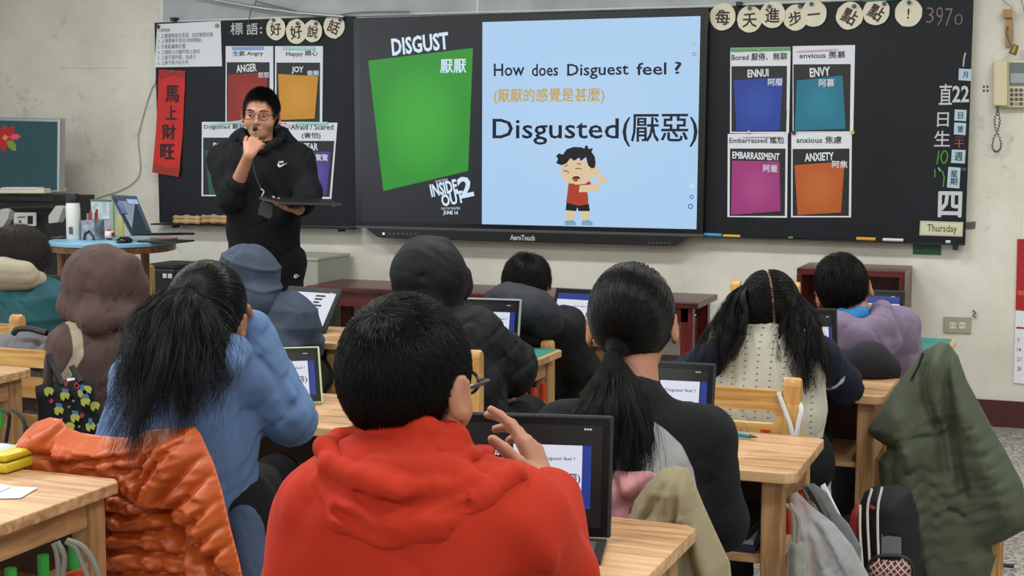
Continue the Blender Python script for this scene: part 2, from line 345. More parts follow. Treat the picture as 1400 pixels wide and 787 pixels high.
def pillow(name, poly, m, parent=None, T=.05, R=.06, step=.008, frame=None, hfn=None, bump=None, back=.5, bend=None, mfn=None):
    """a soft padded solid with outline poly (local 2-D, metres) in a frame (origin, ex, ey, en)"""
    poly = np.array(poly, float); mn = poly.min(0)-step*.6; mx = poly.max(0)+step; nx, ny = np.ceil((mx-mn)/step).astype(int)+1
    gx, gy = np.meshgrid(mn[0]+step*np.arange(nx), mn[1]+step*np.arange(ny), indexing='ij'); P = np.stack([gx.ravel(), gy.ravel()], 1)
    d2 = np.full(len(P), 1e9); ins = np.zeros(len(P), bool); near = np.zeros_like(P)
    for a, b in zip(poly, np.roll(poly, -1, 0)):
        ba = b-a; q = P-a; t = np.clip(q@ba/(ba@ba+1e-12), 0, 1); c = a+t[:, None]*ba; e = P-c; dd = (e*e).sum(1); u = dd < d2; d2 = np.where(u, dd, d2); near[u] = c[u]
        cond = (a[1] > P[:, 1]) != (b[1] > P[:, 1]); xx = (b[0]-a[0])*(P[:, 1]-a[1])/(b[1]-a[1]+1e-12)+a[0]; ins ^= cond & (P[:, 0] < xx)
    d = np.where(ins, np.sqrt(d2), -np.sqrt(d2)).reshape(nx, ny); I = d > 0
    cell = I[:-1, :-1] | I[1:, :-1] | I[:-1, 1:] | I[1:, 1:]; use = np.zeros((nx, ny), bool)
    for i in (0, 1):
        for j in (0, 1): use[i:nx-1+i, j:ny-1+j] |= cell
    P2 = P.copy(); out = (~I).ravel() & use.ravel(); P2[out] = near[out]
    dd = np.clip(d.ravel(), 0, None); tt = np.clip(dd/R, 0, 1); th = T*np.sin(tt*PI/2)
    f = th.copy(); edge = np.clip(dd/(R*.5), 0, 1)
    if hfn is not None: f = f+hfn(P2)*edge
    bz = -th*back
    o, ex, ey, en = [np.array(q, float) for q in frame]; sel = use.ravel(); ids = np.full(nx*ny, -1); n = sel.sum(); ids[sel] = np.arange(n)
    mid = bend(P2) if bend is not None else 0
    A = o+np.outer(P2[:, 0], ex)+np.outer(P2[:, 1], ey)+np.outer(f+mid, en); Bk = o+np.outer(P2[:, 0], ex)+np.outer(P2[:, 1], ey)+np.outer(bz+mid, en)
    V = np.concatenate([A[sel], Bk[sel]]); ci = np.argwhere(cell); g = lambda i, j: ids[(ci[:, 0]+i)*ny+ci[:, 1]+j]
    F1 = np.stack([g(0, 0), g(1, 0), g(1, 1), g(0, 1)], 1); F2 = F1[:, ::-1]+n
    cnt = {}; E = np.concatenate([np.stack([F1[:, i], F1[:, (i+1) % 4]], 1) for i in range(4)]); key = np.sort(E, 1); _, inv, c = np.unique(key, axis=0, return_inverse=True, return_counts=True); be = E[c[inv.ravel()] == 1]
    F3 = np.stack([be[:, 1], be[:, 0], be[:, 0]+n, be[:, 1]+n], 1); F = np.concatenate([F1, F2, F3])
    if np.dot(np.cross(ex, ey), en) < 0: F = F[:, ::-1]
    mi = mfn(np.concatenate([P2[sel], P2[sel]])[F].mean(1)) if mfn else None
    if parent is not None: V = V-np.array(parent.location)
    return mesh_np(name, V, F, m, parent, True, mi)
def hair_obj(name, pts, rad, m, parent, taper=True):
    """individual hair strands; pts (n,k,3)"""
    n, k = pts.shape[:2]
    if parent is not None: pts = pts-np.array(parent.location)
    hc = bpy.data.hair_curves.new(name); hc.add_curves([k]*n); hc.position_data.foreach_set('vector', pts.astype(np.float32).ravel())
    at = hc.attributes.get('radius') or hc.attributes.new('radius', 'FLOAT', 'POINT'); t = np.linspace(1, .25, k) if taper else np.ones(k)
    at.data.foreach_set('value', (np.tile(t, (n, 1))*rad*RNG.uniform(.7, 1.2, (n, 1))).astype(np.float32).ravel()); hc.materials.append(m)
    return link(bpy.data.objects.new(name, hc), parent)
# ================================================================== materials used all over
M_WALL = wallmat('wall_paint', 'e0ddd3', 'cfcabe', '8d867a'); M_WALL2 = wallmat('side_wall_paint', 'dedcd4', 'd2cfc4', 'a8a296')
M_BLK = mat('black_plastic', '17181b', .35); M_BLKM = mat('matt_black', '141518', .6); M_BOARD = mat('black_board', '191b22', .5, var=.25, vscale=3, spec=.25)
M_PAPER = mat('paper', 'dde0ea', .7); M_CREAM = mat('cream_card', 'dcd6c2', .7, var=.06, vscale=20); M_CHALK = mat('white_chalk', 'c3c6cb', .9); M_INK = mat('dark_ink', '1c1a1c', .6)
M_GREYB = mat('grey_panel', 'a9adb3', .6, var=.18, vscale=5); M_WHITE = mat('white_plastic', 'd8d8d4', .4); M_ALU = mat('aluminium', 'b9bcc0', .35, metal=.8)
M_MAROON = mat('maroon_paint', '4a1c22', .45, var=.15); M_IVORY = mat('ivory_plastic', 'cfc5a6', .4); M_GREYD = mat('grey_plastic', '4a4d50', .45); M_MAT = mat('teal_desk_mat', '2f7d74', .5)
M_OAK = wood('oak_desk', '9a7350', 'cfa67c', .38, 1.0, 0); M_OAKY = wood('oak_side', '946c48', 'c79b70', .4, 1.0, 1); M_OAKZ = wood('oak_leg', '946c48', 'c59a6e', .42, 1.0, 2)
M_CHAIR = wood('chair_wood', 'b07f42', 'd9ad6c', .38, 1.0, 0); M_CHAIRZ = wood('chair_post_wood', 'b07f42', 'd9ad6c', .38, 1.0, 2); M_RED = wood('redbrown_wood', '3a1113', '5e2020', .3, 1.0, 0); M_REDZ = wood('redbrown_leg', '3c1012', '6b2022', .3, 1.0, 2)
M_BROWN = wood('brown_table_leg', '5f3a22', '8a5a38', .4, 1.0, 2); M_FLOOR = terrazzo()
def S(o): o['kind'] = 'structure'; return o
# ================================================================== the room
X0, X1, Y0, YW, ZC = -4.4, 4.7, -9.6, .1, 3.1
S(MB().box(X0-.2, X1+.2, Y0-.2, YW+.2, -.1, 0).build('floor', M_FLOOR))
S(MB().box(X0-.2, X1+.2, Y0-.2, YW+.2, ZC, ZC+.1).build('ceiling', mat('ceiling_paint', 'd9d9d4', .8)))
S(MB().box(X0-.2, X1+.2, YW, YW+.15, 0, ZC).build('wall_front', M_WALL))
S(MB().box(X0-.2, X1+.2, Y0-.15, Y0, 0, ZC).build('wall_back', M_WALL2))
S(MB().box(X1, X1+.15, Y0, YW, 0, ZC).build('wall_right', M_WALL2))
S(MB().box(X0-.15, X0, Y0, -7.2, 0, ZC).box(X0-.15, X0, -1.8, YW, 0, ZC).box(X0-.15, X0, -7.2, -1.8, 0, .95).box(X0-.15, X0, -7.2, -1.8, 2.6, ZC).build('wall_left', M_WALL2))
f = MB()
for k in range(5): f.box(X0-.1, X0-.05, -7.2+k*1.33, -7.14+k*1.33, .95, 2.6)
f.box(X0-.1, X0-.05, -7.2, -1.8, .95, 1.0).box(X0-.1, X0-.05, -7.2, -1.8, 2.55, 2.6); wn = S(f.build('window_1', M_ALU))
MB().box(X0-.08, X0-.074, -7.18, -1.82, .98, 2.57).build('window_pane', mat('window_glass', 'e8f2f5', .05, trans=1, spec=.5), wn)
S(MB().box(X0, X1, YW-.012, YW, 0, .128).build('baseboard_front', M_MAROON)); S(MB().box(X1-.012, X1, Y0, YW-.012, 0, .128).build('baseboard_right', M_MAROON)); S(MB().box(X0, X0+.012, Y0, YW-.012, 0, .128).build('baseboard_left', M_MAROON))
for i, (lx, ly) in enumerate(LAMPS):
    t = thing('ceiling_light', 'white ceiling light fitting with a long glowing diffuser', 'ceiling light', (lx, ly, ZC), group='ceiling lights')
    box('housing', -.63, .63, -.17, .17, -.09, 0, M_WHITE, t); box('diffuser', -.6, .6, -.14, .14, -.105, -.09, emitmat('lamp_glow', 'f4f7f4', 1.5), t)
# wall marks
wline('wall_crack', [(80, 92), (120, 93.5), (172, 92.5)], YW, .0012, mat('crack_line', 'a5a097', .9)); tag(bpy.data.objects['wall_crack'], 'thin horizontal crack in the wall above the flower screen', 'crack')
# grey backing panels above the black boards
gp = thing('grey_backing_board', 'large grey old board on the wall behind and above the black boards', 'board', tuple(aty(222, 0, .08)))
wpoly('left_panel', [(222.5, -75), (222.5, 40), (652, 24), (652, -95)], .072, M_GREYB, gp, .025); wpoly('right_panel', [(653.5, -95), (653.5, 24), (1331, 4), (1333, -120)], .072, M_GREYB, gp, .025)
wpoly('joint_strip', [(651.6, -95), (651.6, 24), (653.6, 24), (653.6, -95)], .07, M_WHITE, gp, .005); wpoly('edge_strip', [(219, -75), (219.5, 40), (222.8, 40), (222.3, -75)], .0715, M_WHITE, gp, .025)
S(wline('trim_1', [(222, 30), (440, 22), (700, 16), (968, 8.5), (1330, -8)], .062, .006, M_WHITE))
# black boards
def board(name, label, q, seams):
    t = thing(name, label, 'blackboard', tuple(aty(*q[3], .045))); wpoly('panel', q, .045, M_BOARD, t, .025, bev=.002)
    return t
bl = board('black_board', 'black magnetic board left of the big screen, behind the standing man', [(211, 31), (483.5, 22.5), (487.5, 309.5), (217.9, 304.3)], [])
br = board('black_board', 'black magnetic board right of the big screen with date column', [(965, 11), (1331, -6), (1319.3, 333.9), (961, 321)], [])
def tray(parent, pts, w, h, Y=.045):
    P = [aty(x, y, Y)-np.array(parent.location) for x, y in pts]; m = MB()
    m.prism([P[0]+(0, 0, 0), P[1]+(0, 0, 0), P[1]-(0, 0, h), P[0]-(0, 0, h)], (0, -w, 0), (0, 0.02, 0)); return m.build('tray', M_BLKM, parent, bev=.001)
tray(bl, [(212.5, 304.8), (486, 311)], .05, .008); tray(br, [(962, 322), (1319.5, 333)], .028, .007)
for x, y, p in ((239, 308.5, bl), (466, 313.5, bl), (1306, 338, br)): c = aty(x, y, .03)-np.array(p.location); MB().box(c[0]-.012, c[0]+.012, -.03, .02, c[2]-.012, c[2]+.008).build('hook', M_BLKM, p, bev=.002)
for x, y, p in ((236, 26, bl), (1010, 5, br)): c = aty(x, y, .03)-np.array(p.location); MB().box(c[0]-.014, c[0]+.014, -.02, .03, c[2]-.012, c[2]+.010).build('clip', M_BLK, p, bev=.003)
# metal pole with green cable above the left board
t = thing('metal_pole', 'slanted silver metal pole across the top above the left black board', 'pole', tuple(aty(345, 10, .03)))
wline('shaft', [(262, -6), (345, 9), (410, 18), (470, 22.5)], .02, .008, M_ALU, t, 10); wline('end_sleeve', [(345, 9), (372, 13)], .02, .010, M_ALU, t, 10)
tag(wline('wire_hook', [(352, -8), (349, 6), (343, 14), (341, 24), (339, 34)], .035, .0028, M_GREYD), 'thin black wire hook hanging from the pole over the left board', 'hook')
tag(wline('green_cable', smoothline([(350, 2), (392, 12), (440, 23), (486, 17.5), (560, 16)], 5), .036, .004, mat('green_cable', '4d7a6e', .5)), 'thin green cable running behind the metal pole above the board', 'cable')
tag(wline('green_cable', smoothline([(1180, 2), (1240, -2), (1300, -6)], 4), .036, .005, MATS['green_cable']), 'thin green cable along the top edge of the right board', 'cable')
tag(wline('white_cable', smoothline([(217, 60), (213, 110), (207, 122), (196, 158), (189, 190), (192, 232), (182, 250), (160, 262), (140, 268), (128, 275)], 5), .09, .0028, mat('grey_cable', '9a978e', .5)), 'thin grey cable looping down the wall from the left board to the blue table', 'cable')
# ------------------------------------------------------------------ papers, posters, magnets
def magnet(x, y, r, m, label, Y=.04):
    c = aty(x, y, Y); R = rotm((1, 0, 0), PI/2); o = MB().lathe([(r*.85, 0), (r, .002), (r, .006), (r*.75, .009)], (0, 0, 0), 16, R).build('magnet', m, smooth=True); o.location = c; return tag(o, label, 'magnet')
def strip(q, m, label): o = wpoly('magnetic_strip', q, .036, m, None, .005, bev=.001); return tag(o, label, 'magnetic strip')
M_STK = mat('black_print', '17161a', .5)
def poster(label, sheet, title, tb, black, name, nb, nrot, panel, pc, pc2, cn, cb, extra=()):
    t = thing('emotion_poster', label, 'poster', tuple(aty(*sheet[3], .044)), group='emotion posters on the black boards')
    wpoly('sheet', sheet, .0435, M_PAPER, t, .001); wpoly('black_print_area', black, .0428, M_STK, t, .0006)
    g = gradmat('poster_'+pc, pc, pc2); p = wpoly('picture_panel', panel, .042, g, t, .0006)
    wtext('title_lettering', title, tb, .0424, M_INK, t, .012); wtext('name_lettering', name, nb, .0405, M_PAPER, t, .03, nrot); wtext('chinese_name', cn, cb, .0405, M_PAPER, t, .012)
    return t
def gradmat(name, c1, c2, emit=0):
    if name in MATS: return MATS[name]
    m = bpy.data.materials.new(name); m.use_nodes = True; MATS[name] = m; N = m.node_tree.nodes; L = m.node_tree.links; b = N['Principled BSDF']; b.inputs['Roughness'].default_value = .5
    tc = N.new('ShaderNodeTexCoord'); mp = N.new('ShaderNodeMapping'); mp.inputs['Location'].default_value = (-.5, -.5, -.5); L.new(tc.outputs['Generated'], mp.inputs[0])
    g = N.new('ShaderNodeTexGradient'); g.gradient_type = 'SPHERICAL'; mp.inputs['Scale'].default_value = (1, 0, 1); L.new(mp.outputs[0], g.inputs[0])
    r = N.new('ShaderNodeValToRGB'); r.color_ramp.elements[0].color = lin(c1); r.color_ramp.elements[1].color = lin(c2); r.color_ramp.elements[0].position = .35; r.color_ramp.elements[1].position = 1; L.new(g.outputs[0], r.inputs[0])
    if emit: L.new(r.outputs[0], b.inputs['Emission Color']); b.inputs['Emission Strength'].default_value = emit; b.inputs['Base Color'].default_value = (.01, .01, .01, 1)
    else: L.new(r.outputs[0], b.inputs['Base Color'])
    return m
# left board
poster('poster headed Angry with red panel, above left of the man', [(308.6, 63), (373.4, 63), (373.8, 168), (308.2, 168)], '生氣 Angry', (318, 69.5, 359.4, 77.3), [(310, 85), (368.5, 85), (368.5, 166), (310, 166)], 'ANGER', (323, 87.5, 350.8, 98.5), 3, [(312, 102), (365, 98.5), (366, 166), (311, 166)], '8e1f1a', 'c23a2c', '怒怒', (353, 98.5, 368, 106))
poster('poster headed Happy with orange panel, right of the man\'s head', [(376, 63), (441.5, 63), (440.5, 168), (376, 168)], 'Happy 開心', (391, 69.5, 434.3, 77.8), [(378, 85.5), (437.6, 85.5), (437, 166.5), (378, 166.5)], 'JOY', (398.7, 90.7, 415, 101.3), -2, [(380.3, 101), (435, 104.3), (430, 162), (382.5, 164)], 'c98a1c', 'e2b24a', '樂樂', (420, 96, 435.9, 104))
poster('poster headed Disgusted with green panel, behind the man\'s shoulder', [(276, 166.5), (341, 166.5), (341, 268.5), (275.5, 268)], 'Disgusted 厭惡', (279, 170, 335, 177.3), [(277.8, 188), (338, 188), (338, 266.5), (277.8, 266)], 'DISGUST', (291.4, 195, 330, 205), 0, [(280, 205.5), (335, 203.5), (334, 262), (286, 266)], '1d5a42', '3f9a70', '厭厭', (320, 210, 334, 218))
poster('poster headed Afraid / Scared with purple panel, right of the man\'s shoulder', [(392, 168), (461.3, 167.6), (453, 272), (388, 270)], 'Afraid / Scared', (397, 169.7, 455.5, 177.3), [(393, 192.6), (457, 192.4), (450.5, 269), (390, 268)], 'FEAR', (415.5, 195.6, 434.8, 205.4), 0, [(402, 208), (452, 207), (446.5, 266.5), (405, 265)], '4b3690', '8c74cf', '驚驚', (431.5, 210.8, 448.4, 219.8))
wtext('sub_lettering', '(害怕)', (412.7, 181, 438.2, 190), .0424, M_INK, bpy.data.objects['emotion_poster.003'], .012)
strip([(317, 64), (360, 63.6), (360, 67.5), (317, 68)], mat('blue_strip', '7ea6d8', .5), 'pale blue magnetic strip on top of the Angry poster')
M_MINT = mat('mint_strip', '9fd6cf', .5)
strip([(386, 63.6), (430, 63.8), (430, 67.6), (386, 67.6)], M_MINT, 'mint magnetic strip on top of the Happy poster')
strip([(288, 169), (332, 164), (332, 167.5), (289, 172)], M_MINT, 'slanted mint magnetic strip on the Disgusted poster')
strip([(403, 166.3), (447.5, 166.6), (447.5, 170.3), (403, 170)], M_MINT, 'mint magnetic strip on top of the Afraid poster')
strip([(378, 167), (396, 170), (395, 175.5), (388, 174)], mat('pink_strip', 'd8b8c2', .5), 'short pink strip just right of the man\'s chin')
# right board
poster('poster headed Bored with royal blue panel, top left of right board', [(998.5, 65.5), (1081, 64), (1078.5, 182), (998, 182)], 'Bored 厭倦、無聊', (1000, 72.5, 1075.5, 82.5), [(1000, 90.5), (1076, 90), (1075, 180), (1000, 180)], 'ENNUI', (1022, 94.5, 1050.7, 105.5), 2, [(1003, 110), (1070.5, 105.5), (1066, 178), (1007, 179)], '1f3c9c', '3b6fd0', '阿廢', (1050, 107, 1070, 117))
poster('poster headed envious with teal blue panel, top right on right board', [(1083.7, 63), (1169, 61.5), (1166.5, 180.5), (1083.7, 180.5)], 'envious 羨慕', (1093, 70.5, 1155.5, 80), [(1084.7, 88), (1163, 87.5), (1162, 179.5), (1085, 179.5)], 'ENVY', (1107, 92, 1135, 104.5), 4, [(1089.4, 110), (1152, 103), (1156, 176), (1086.5, 178.5)], '0f6f8c', '2fa6bd', '阿慕', (1119.5, 108, 1140.5, 118.4))
poster('poster headed Embarrassed with magenta panel, lower left on right board', [(995, 183), (1077, 182), (1076, 297.5), (994.5, 296.5)], 'Embarrassed 尷尬', (997, 187, 1072, 196), [(998, 203), (1074, 203), (1073, 295), (997.5, 295)], 'EMBARRASSMENT', (1001, 208, 1065.6, 218), -2, [(1001, 219.5), (1065.6, 220.5), (1067, 288.5), (999.5, 293.5)], 'a0307c', 'cc6aa6', '阿羞', (1043.5, 225, 1063, 235))
poster('poster headed anxious with orange panel, lower right on right board', [(1082, 181), (1164.7, 180.5), (1163.5, 297), (1081.5, 297)], 'anxious 焦慮', (1088.7, 186, 1150.5, 196), [(1083.7, 203.5), (1161.4, 203), (1160.5, 295), (1083.7, 295)], 'ANXIETY', (1100, 208.5, 1140, 219.7), 3, [(1086.4, 225.7), (1154.7, 220.7), (1149.8, 290.4), (1090.4, 293.7)], 'b5561c', 'e08a3e', '阿焦', (1137.6, 219.5, 1158.7, 229.3))
strip([(998.5, 66), (1080.5, 64.3), (1080.5, 68.5), (998.8, 70.5)], mat('green_strip', '5f9a6c', .5), 'long green magnetic strip on top of the Bored poster')
strip([(1089, 69.5), (1144, 66), (1144.5, 68.5), (1089, 71.2)], MATS['pink_strip'], 'pink magnetic strip on top of the envious poster'); strip([(1015, 186.5), (1068, 186), (1068, 187.6), (1015, 188)], MATS['pink_strip'], 'thin pink magnetic strip on top of the Embarrassed poster')
magnet(1085.5, 181.5, .010, mat('wine_magnet', '5a2430', .4), 'round wine red magnet between the four right posters'); magnet(1166, 181, .010, mat('yellow_magnet', 'c9b52a', .4), 'round yellow magnet at right edge of the poster group'); magnet(1024, 180.5, .007, M_WHITE, 'small white magnet above the Embarrassed poster')
magnet(1318, 231.5, .010, M_GREYD, 'grey round magnet on right edge of the right board')
magnet(1037.5, 68, .006, MATS['yellow_magnet'], 'tiny yellow magnet on the long green strip')
# rules sheet
t = thing('rules_sheet', 'white sheet with six handwritten-style class rules on left board', 'paper', tuple(aty(213, 92, .04)))
wpoly('sheet', [(215, 33), (301.5, 28.5), (303.5, 90.5), (211.5, 92)], .043, M_PAPER, t, .001)
M_GREYINK = mat('grey_ink', '5d6068', .6)
for s_, b_ in (('上課規範：', (215.5, 39, 234, 43.5)), ('1. 上課適時發言表達，該安靜要安靜', (215.8, 45, 291, 51.5)), ('2. 上課要舉手發言(老師要點)', (215.8, 52.5, 275.4, 59)), ('3. 不要亂離開位置', (215.5, 60.3, 253.4, 66.5)), ('4. 上課前15分鐘不能上廁所', (215.5, 67.7, 273, 73.8)), ('5. 上課不要吵鬧、拍桌子', (215.5, 75.2, 267.7, 81.2)), ('6. 上課不要大吼大笑', (215.5, 82.5, 257.5, 88.4))): wtext('rule_line', s_, b_, .0424, M_GREYINK, t, .004)
magnet(216.5, 36.5, .012, MATS['wine_magnet'], 'wine red magnet at the top left of the rules sheet'); magnet(297, 35, .012, mat('olive_magnet', '9a9440', .4), 'olive yellow magnet at the top right of rules sheet')
# red couplet
t = thing('red_couplet', 'vertical red paper strip with four black brushed characters hanging on left board', 'couplet', tuple(aty(208, 236, .04))); M_CRED = mat('couplet_red', 'c8211c', .55, var=.08, vscale=30)
Pl = [aty(x, y, .04) for x, y in ((217.3, 95), (253.6, 97), (252, 130), (249.5, 185), (244.3, 241.6), (208, 235.6), (212.5, 185), (215.5, 130))]; L0 = np.array(t.location)
m = MB(); rows = [(217.3, 95, 253.6, 97, 0), (215.8, 130, 252, 131, .006), (213, 180, 249.8, 183, .002), (208, 235.6, 244.3, 241.6, .014)]
for a, b in zip(rows[:-1], rows[1:]):
    q = [aty(a[0], a[1], .043-a[4]), aty(a[2], a[3], .043-a[4]), aty(b[2], b[3], .043-b[4]), aty(b[0], b[1], .043-b[4])]; m.prism([p-L0 for p in q], (0, 0, 0), (0, .001, 0))
m.build('paper_strip', M_CRED, t); M_GOLD = mat('gold_print', 'b06a2c', .5)
for s_, b_, Y in (('馬', (226, 117, 244, 139.5), .034), ('上', (227, 144.5, 241, 163), .035), ('財', (221.5, 170, 239.5, 190), .036), ('旺', (219.2, 197, 237.5, 217), .029)):
    wtext('character', s_, b_, Y, M_INK, t, .02, -1)
for q in ([(209.5, 222), (228, 230), (246.5, 227.5), (244.3, 240.5), (208.3, 234.6)],): wpoly('mountain_print', q, .0275, mat('dark_red_print', '9c2a22', .6), t, .0004)
wpoly('cloud_print', [(218, 96.5), (253, 98.5), (252.8, 108), (236, 102), (218.2, 107)], .0375, MATS['dark_red_print'], t, .0004)
magnet(236.2, 98, .011, mat('green_magnet', '3b6e56', .4), 'green round magnet holding the red couplet')
# word cards
CARDN = [0]
def card(x, y, r, ch, rot, mag, label, rag=0):
    CARDN[0] += 1; dz = .0042*(CARDN[0] % 2); c = aty(x, y, .038-dz); R = aty(x+r, y, .038)[0]-c[0]; t = thing('word_card', label, 'card', tuple(c), group='round word cards above the boards')
    n = 22; rr = [R*(1+random.uniform(-.03, .03)) for _ in range(n)]
    MB().prism([(rr[k]*math.cos(2*PI*k/n)*1.03, 0, rr[k]*math.sin(2*PI*k/n)*1.06) for k in range(n)], (0, 0, 0), (0, .003, 0)).build('card_disc', M_CREAM, t)
    a = math.radians(rot); ex = np.array([math.cos(a), 0, math.sin(a)]); ey = np.array([-math.sin(a), 0, math.cos(a)]); W, H = {'一': (R*1.0, R*.14), '!': (R*.16, R*.8)}.get(ch, (R*1.12, R*1.12))
    text('character', ch, -ex*W/2-ey*H/2+np.array([0, -.0012, -R*.06]), ex, ey, W, H, mat('brown_ink', '38221e', .6), t, .018)
    if mag: magnet(mag[0], mag[1], .010, M_GREYD, 'dark magnet on '+' '.join(label.split()[:12]), .029)
card(377, 39, 13.5, '好', 3, (374, 27.5), 'round cream card, leftmost above the left posters'); card(405, 43, 14, '好', 8, (407, 32), 'round cream card, second above the left posters'); card(427.5, 42.5, 13, '說', -8, (432, 32), 'round cream card overlapping its left neighbour above the Happy poster'); card(456.5, 36, 14, '話', -25, (465, 27), 'tilted round cream card nearest the big screen on its left side')
card(988, 23, 17.5, '每', -3, (987.5, 16), 'round cream card leftmost above the right board, nearest the screen'); card(1025, 26.5, 17, '夭', 0, (1025, 11), 'round cream card second from the screen above the Bored poster'); card(1056, 20, 17.5, '進', 0, (1052, 9), 'round cream card third from the screen above the right board'); card(1087.5, 24, 16.5, '步', 8, (1094, 9), 'round cream card fourth from the screen above the envious poster'); card(1112.5, 18.5, 17.5, '一', 4, (1109.5, 5.5), 'round cream card with one single horizontal brush stroke')
card(1161.5, 21.5, 18, '點', -28, (1168, 8.5), 'tilted round cream card, left one of the separate pair on right board'); card(1198, 16, 18, '點', -32, (1209, 5), 'tilted round cream card, right one of the separate pair on right board'); card(1242, 17.5, 18.5, '!', -2, (1243, 3.5), 'round cream card with an exclamation mark beside the chalk number')
# chalk writing lies on the board: parts of the board
def chalk(s_, b_, m=None, bold=.006, rot=0, p=br): wtext('chalk_writing', s_, b_, .0445, m or M_CHALK, p, bold, rot)
chalk('標', (315, 31, 332, 47.5), p=bl); chalk('語', (337, 31.5, 352.5, 47.5), p=bl); chalk(':', (355.5, 37, 358.2, 46), bold=.02, p=bl)
M_OCH = mat('faded_orange_chalk', '8d7a73', .9); M_GCH = mat('green_chalk', '57a040', .9); M_PCH = mat('pink_chalk', 'c24a68', .9)
for s_, b_ in (('3', (1266.5, 10, 1276.5, 31)), ('9', (1280, 9.5, 1289, 35)), ('7', (1292, 11.5, 1302, 35.5)), ('0', (1305, 19, 1316, 34))): chalk(s_, b_, M_OCH, -.02)
def cline(pts, r, m): wline('chalk_writing', pts, .044, r, m, br, 5)
cline([(1320, 72), (1318, 80), (1317, 91)], .0035, M_CHALK); chalk('直', (1284, 114.6, 1301.5, 143)); chalk('22', (1302, 117, 1325, 139.7), bold=.02); chalk('日', (1281.5, 153.7, 1297, 173)); chalk('生', (1277.4, 178.8, 1298.9, 200)); chalk('二', (1306, 187, 1318, 191.5), M_PCH); chalk('十', (1305, 191.5, 1318, 202), M_PCH)
cline([(1284, 206), (1281, 224)], .003, M_GCH); cline(smoothline([(1290, 206), (1286.5, 215), (1290, 223.5), (1295, 217), (1294.5, 208), (1290, 206)], 3), .003, M_GCH); cline([(1278, 231), (1278.5, 242)], .003, M_GCH); cline([(1288, 233), (1291, 242), (1289.5, 255)], .003, M_GCH); cline([(1283, 229), (1286, 234)], .003, M_CHALK)
chalk('四', (1283.5, 262.5, 1314, 296), M_CHALK, .03)
cline([(1076, 150), (1075, 168), (1073, 185)], .0012, M_OCH)
DCL = {'月': 'pale blue card topmost in the date column, under a chalk stroke', '日': 'pale blue card right of the chalk sun character, below the chalk 22', '第': 'pale blue card directly above the pink chalk characters', '週': 'pale blue card directly below the pink chalk characters', '星': 'taller pale blue card with two characters above the big chalk character'}
M_LBL = mat('pale_blue_card', 'a9c6d8', .5)
for ch, q, tb in (('月', [(1311, 93.6), (1328.3, 94.5), (1327.5, 110.6), (1310.4, 109.4)], (1316.5, 98, 1323, 106.5)), ('日', [(1305.3, 149.5), (1321.6, 150.3), (1320.8, 165.6), (1304.6, 164.6)], (1310, 153.5, 1316.5, 162)), ('第', [(1304.7, 167.4), (1320.9, 168.2), (1320, 184.6), (1304, 183.6)], (1309, 172, 1317, 181)), ('週', [(1301.3, 204.3), (1320.2, 205), (1319, 223.4), (1300.3, 222.4)], (1305, 208, 1316, 219.5)), ('星\n期', [(1296.6, 228), (1313.4, 229.2), (1311.5, 257.5), (1294.5, 256)], (1299.5, 233, 1309, 252.5))):
    t = thing('date_card', DCL[ch[0]], 'card', tuple(aty(*q[3], .04))); wpoly('card', q, .041, M_LBL, t, .003); wtext('character', ch, tb, .0402, M_INK, t, .012)
t = thing('day_plate', 'cream plate reading Thursday at lower right corner of right board', 'sign', tuple(aty(1258, 322, .04))); wpoly('plate', [(1258, 301.5), (1317, 303.5), (1316, 323.5), (1256.8, 321.5)], .041, mat('plate_rim', 'b9baa8', .5), t, .003, bev=.001); wpoly('plate_face', [(1260, 303.5), (1315, 305.3), (1314.2, 321.5), (1259, 319.7)], .040, mat('plate_cream', 'cfcfae', .5), t, .001); wtext('lettering', 'Thursday', (1267.4, 307, 1308.4, 320), .0392, mat('olive_ink', '3a3a30', .6), t, .006, -1)
# chalks, erasers and markers on the trays
def stick(name, label, a, b, r, m, cat, Y=.03, off=(0, 0, 0)):
    A = aty(*a, Y); B = aty(*b, Y); o = MB().tube([A-A, B-A], r, 10).build(name, m, smooth=True); o.location = A; return tag(o, label, cat)
stick('marker', 'blue marker lying on the right board tray beside the screen', (961.5, 320.5), (987, 321.5), .0095, mat('blue_marker', '3b8fd0', .4), 'marker'); stick('chalk', 'short yellow chalk next to the blue marker', (989, 322.2), (1012, 323), .008, mat('yellow_chalk', 'd8b53c', .8), 'chalk')
stick('chalk', 'orange chalk stick at bottom of the right board', (1171, 326), (1197, 326.8), .0085, mat('orange_chalk', 'dd9a2c', .8), 'chalk'); stick('chalk', 'white chalk stick right of the orange chalk', (1207, 327.3), (1235, 328.3), .008, mat('white_stick', 'd4d6d8', .8), 'chalk'); stick('chalk', 'stub of white chalk below the Thursday plate', (1293, 330.3), (1299.5, 330.6), .0075, MATS['white_stick'], 'chalk')
stick('chalk', 'thin green chalk piece at bottom of right board', (1078, 324.6), (1084, 324.8), .005, M_GCH, 'chalk')
for i, (x0, x1, y, lb, c) in enumerate(((235, 276, 300, 'tan felt eraser, left one on left board tray', 'b59a72'), (273, 312, 299.5, 'tan felt eraser, right one on left board tray', 'b3906c'))):
    A = aty(x0, y, -.01); B = aty(x1, y, -.01); W = B[0]-A[0]; t = thing('board_eraser', lb, 'eraser', tuple((A+B)/2)); me_ = mat('felt_'+str(i), c, .95, bump=.5, bscale=60, var=.2, vscale=20)
    for nm, zz, r_ in (('felt_pad', -.012, .016), ('cloth_back', .010, .014)):
        P = [(-W/2, 0, 0), (-W/2*.8, 0, .3), (0, 0, 1), (W/2*.8, 0, .35), (W/2, 0, 0)]
        sd = SD().path([np.array([p[0]*.92, 0, zz+p[2]*.003]) for p in P], [.004, r_*.7, r_*.85, r_*.75, .004], .02); sd.mesh(nm, me_, None, .004).parent = t
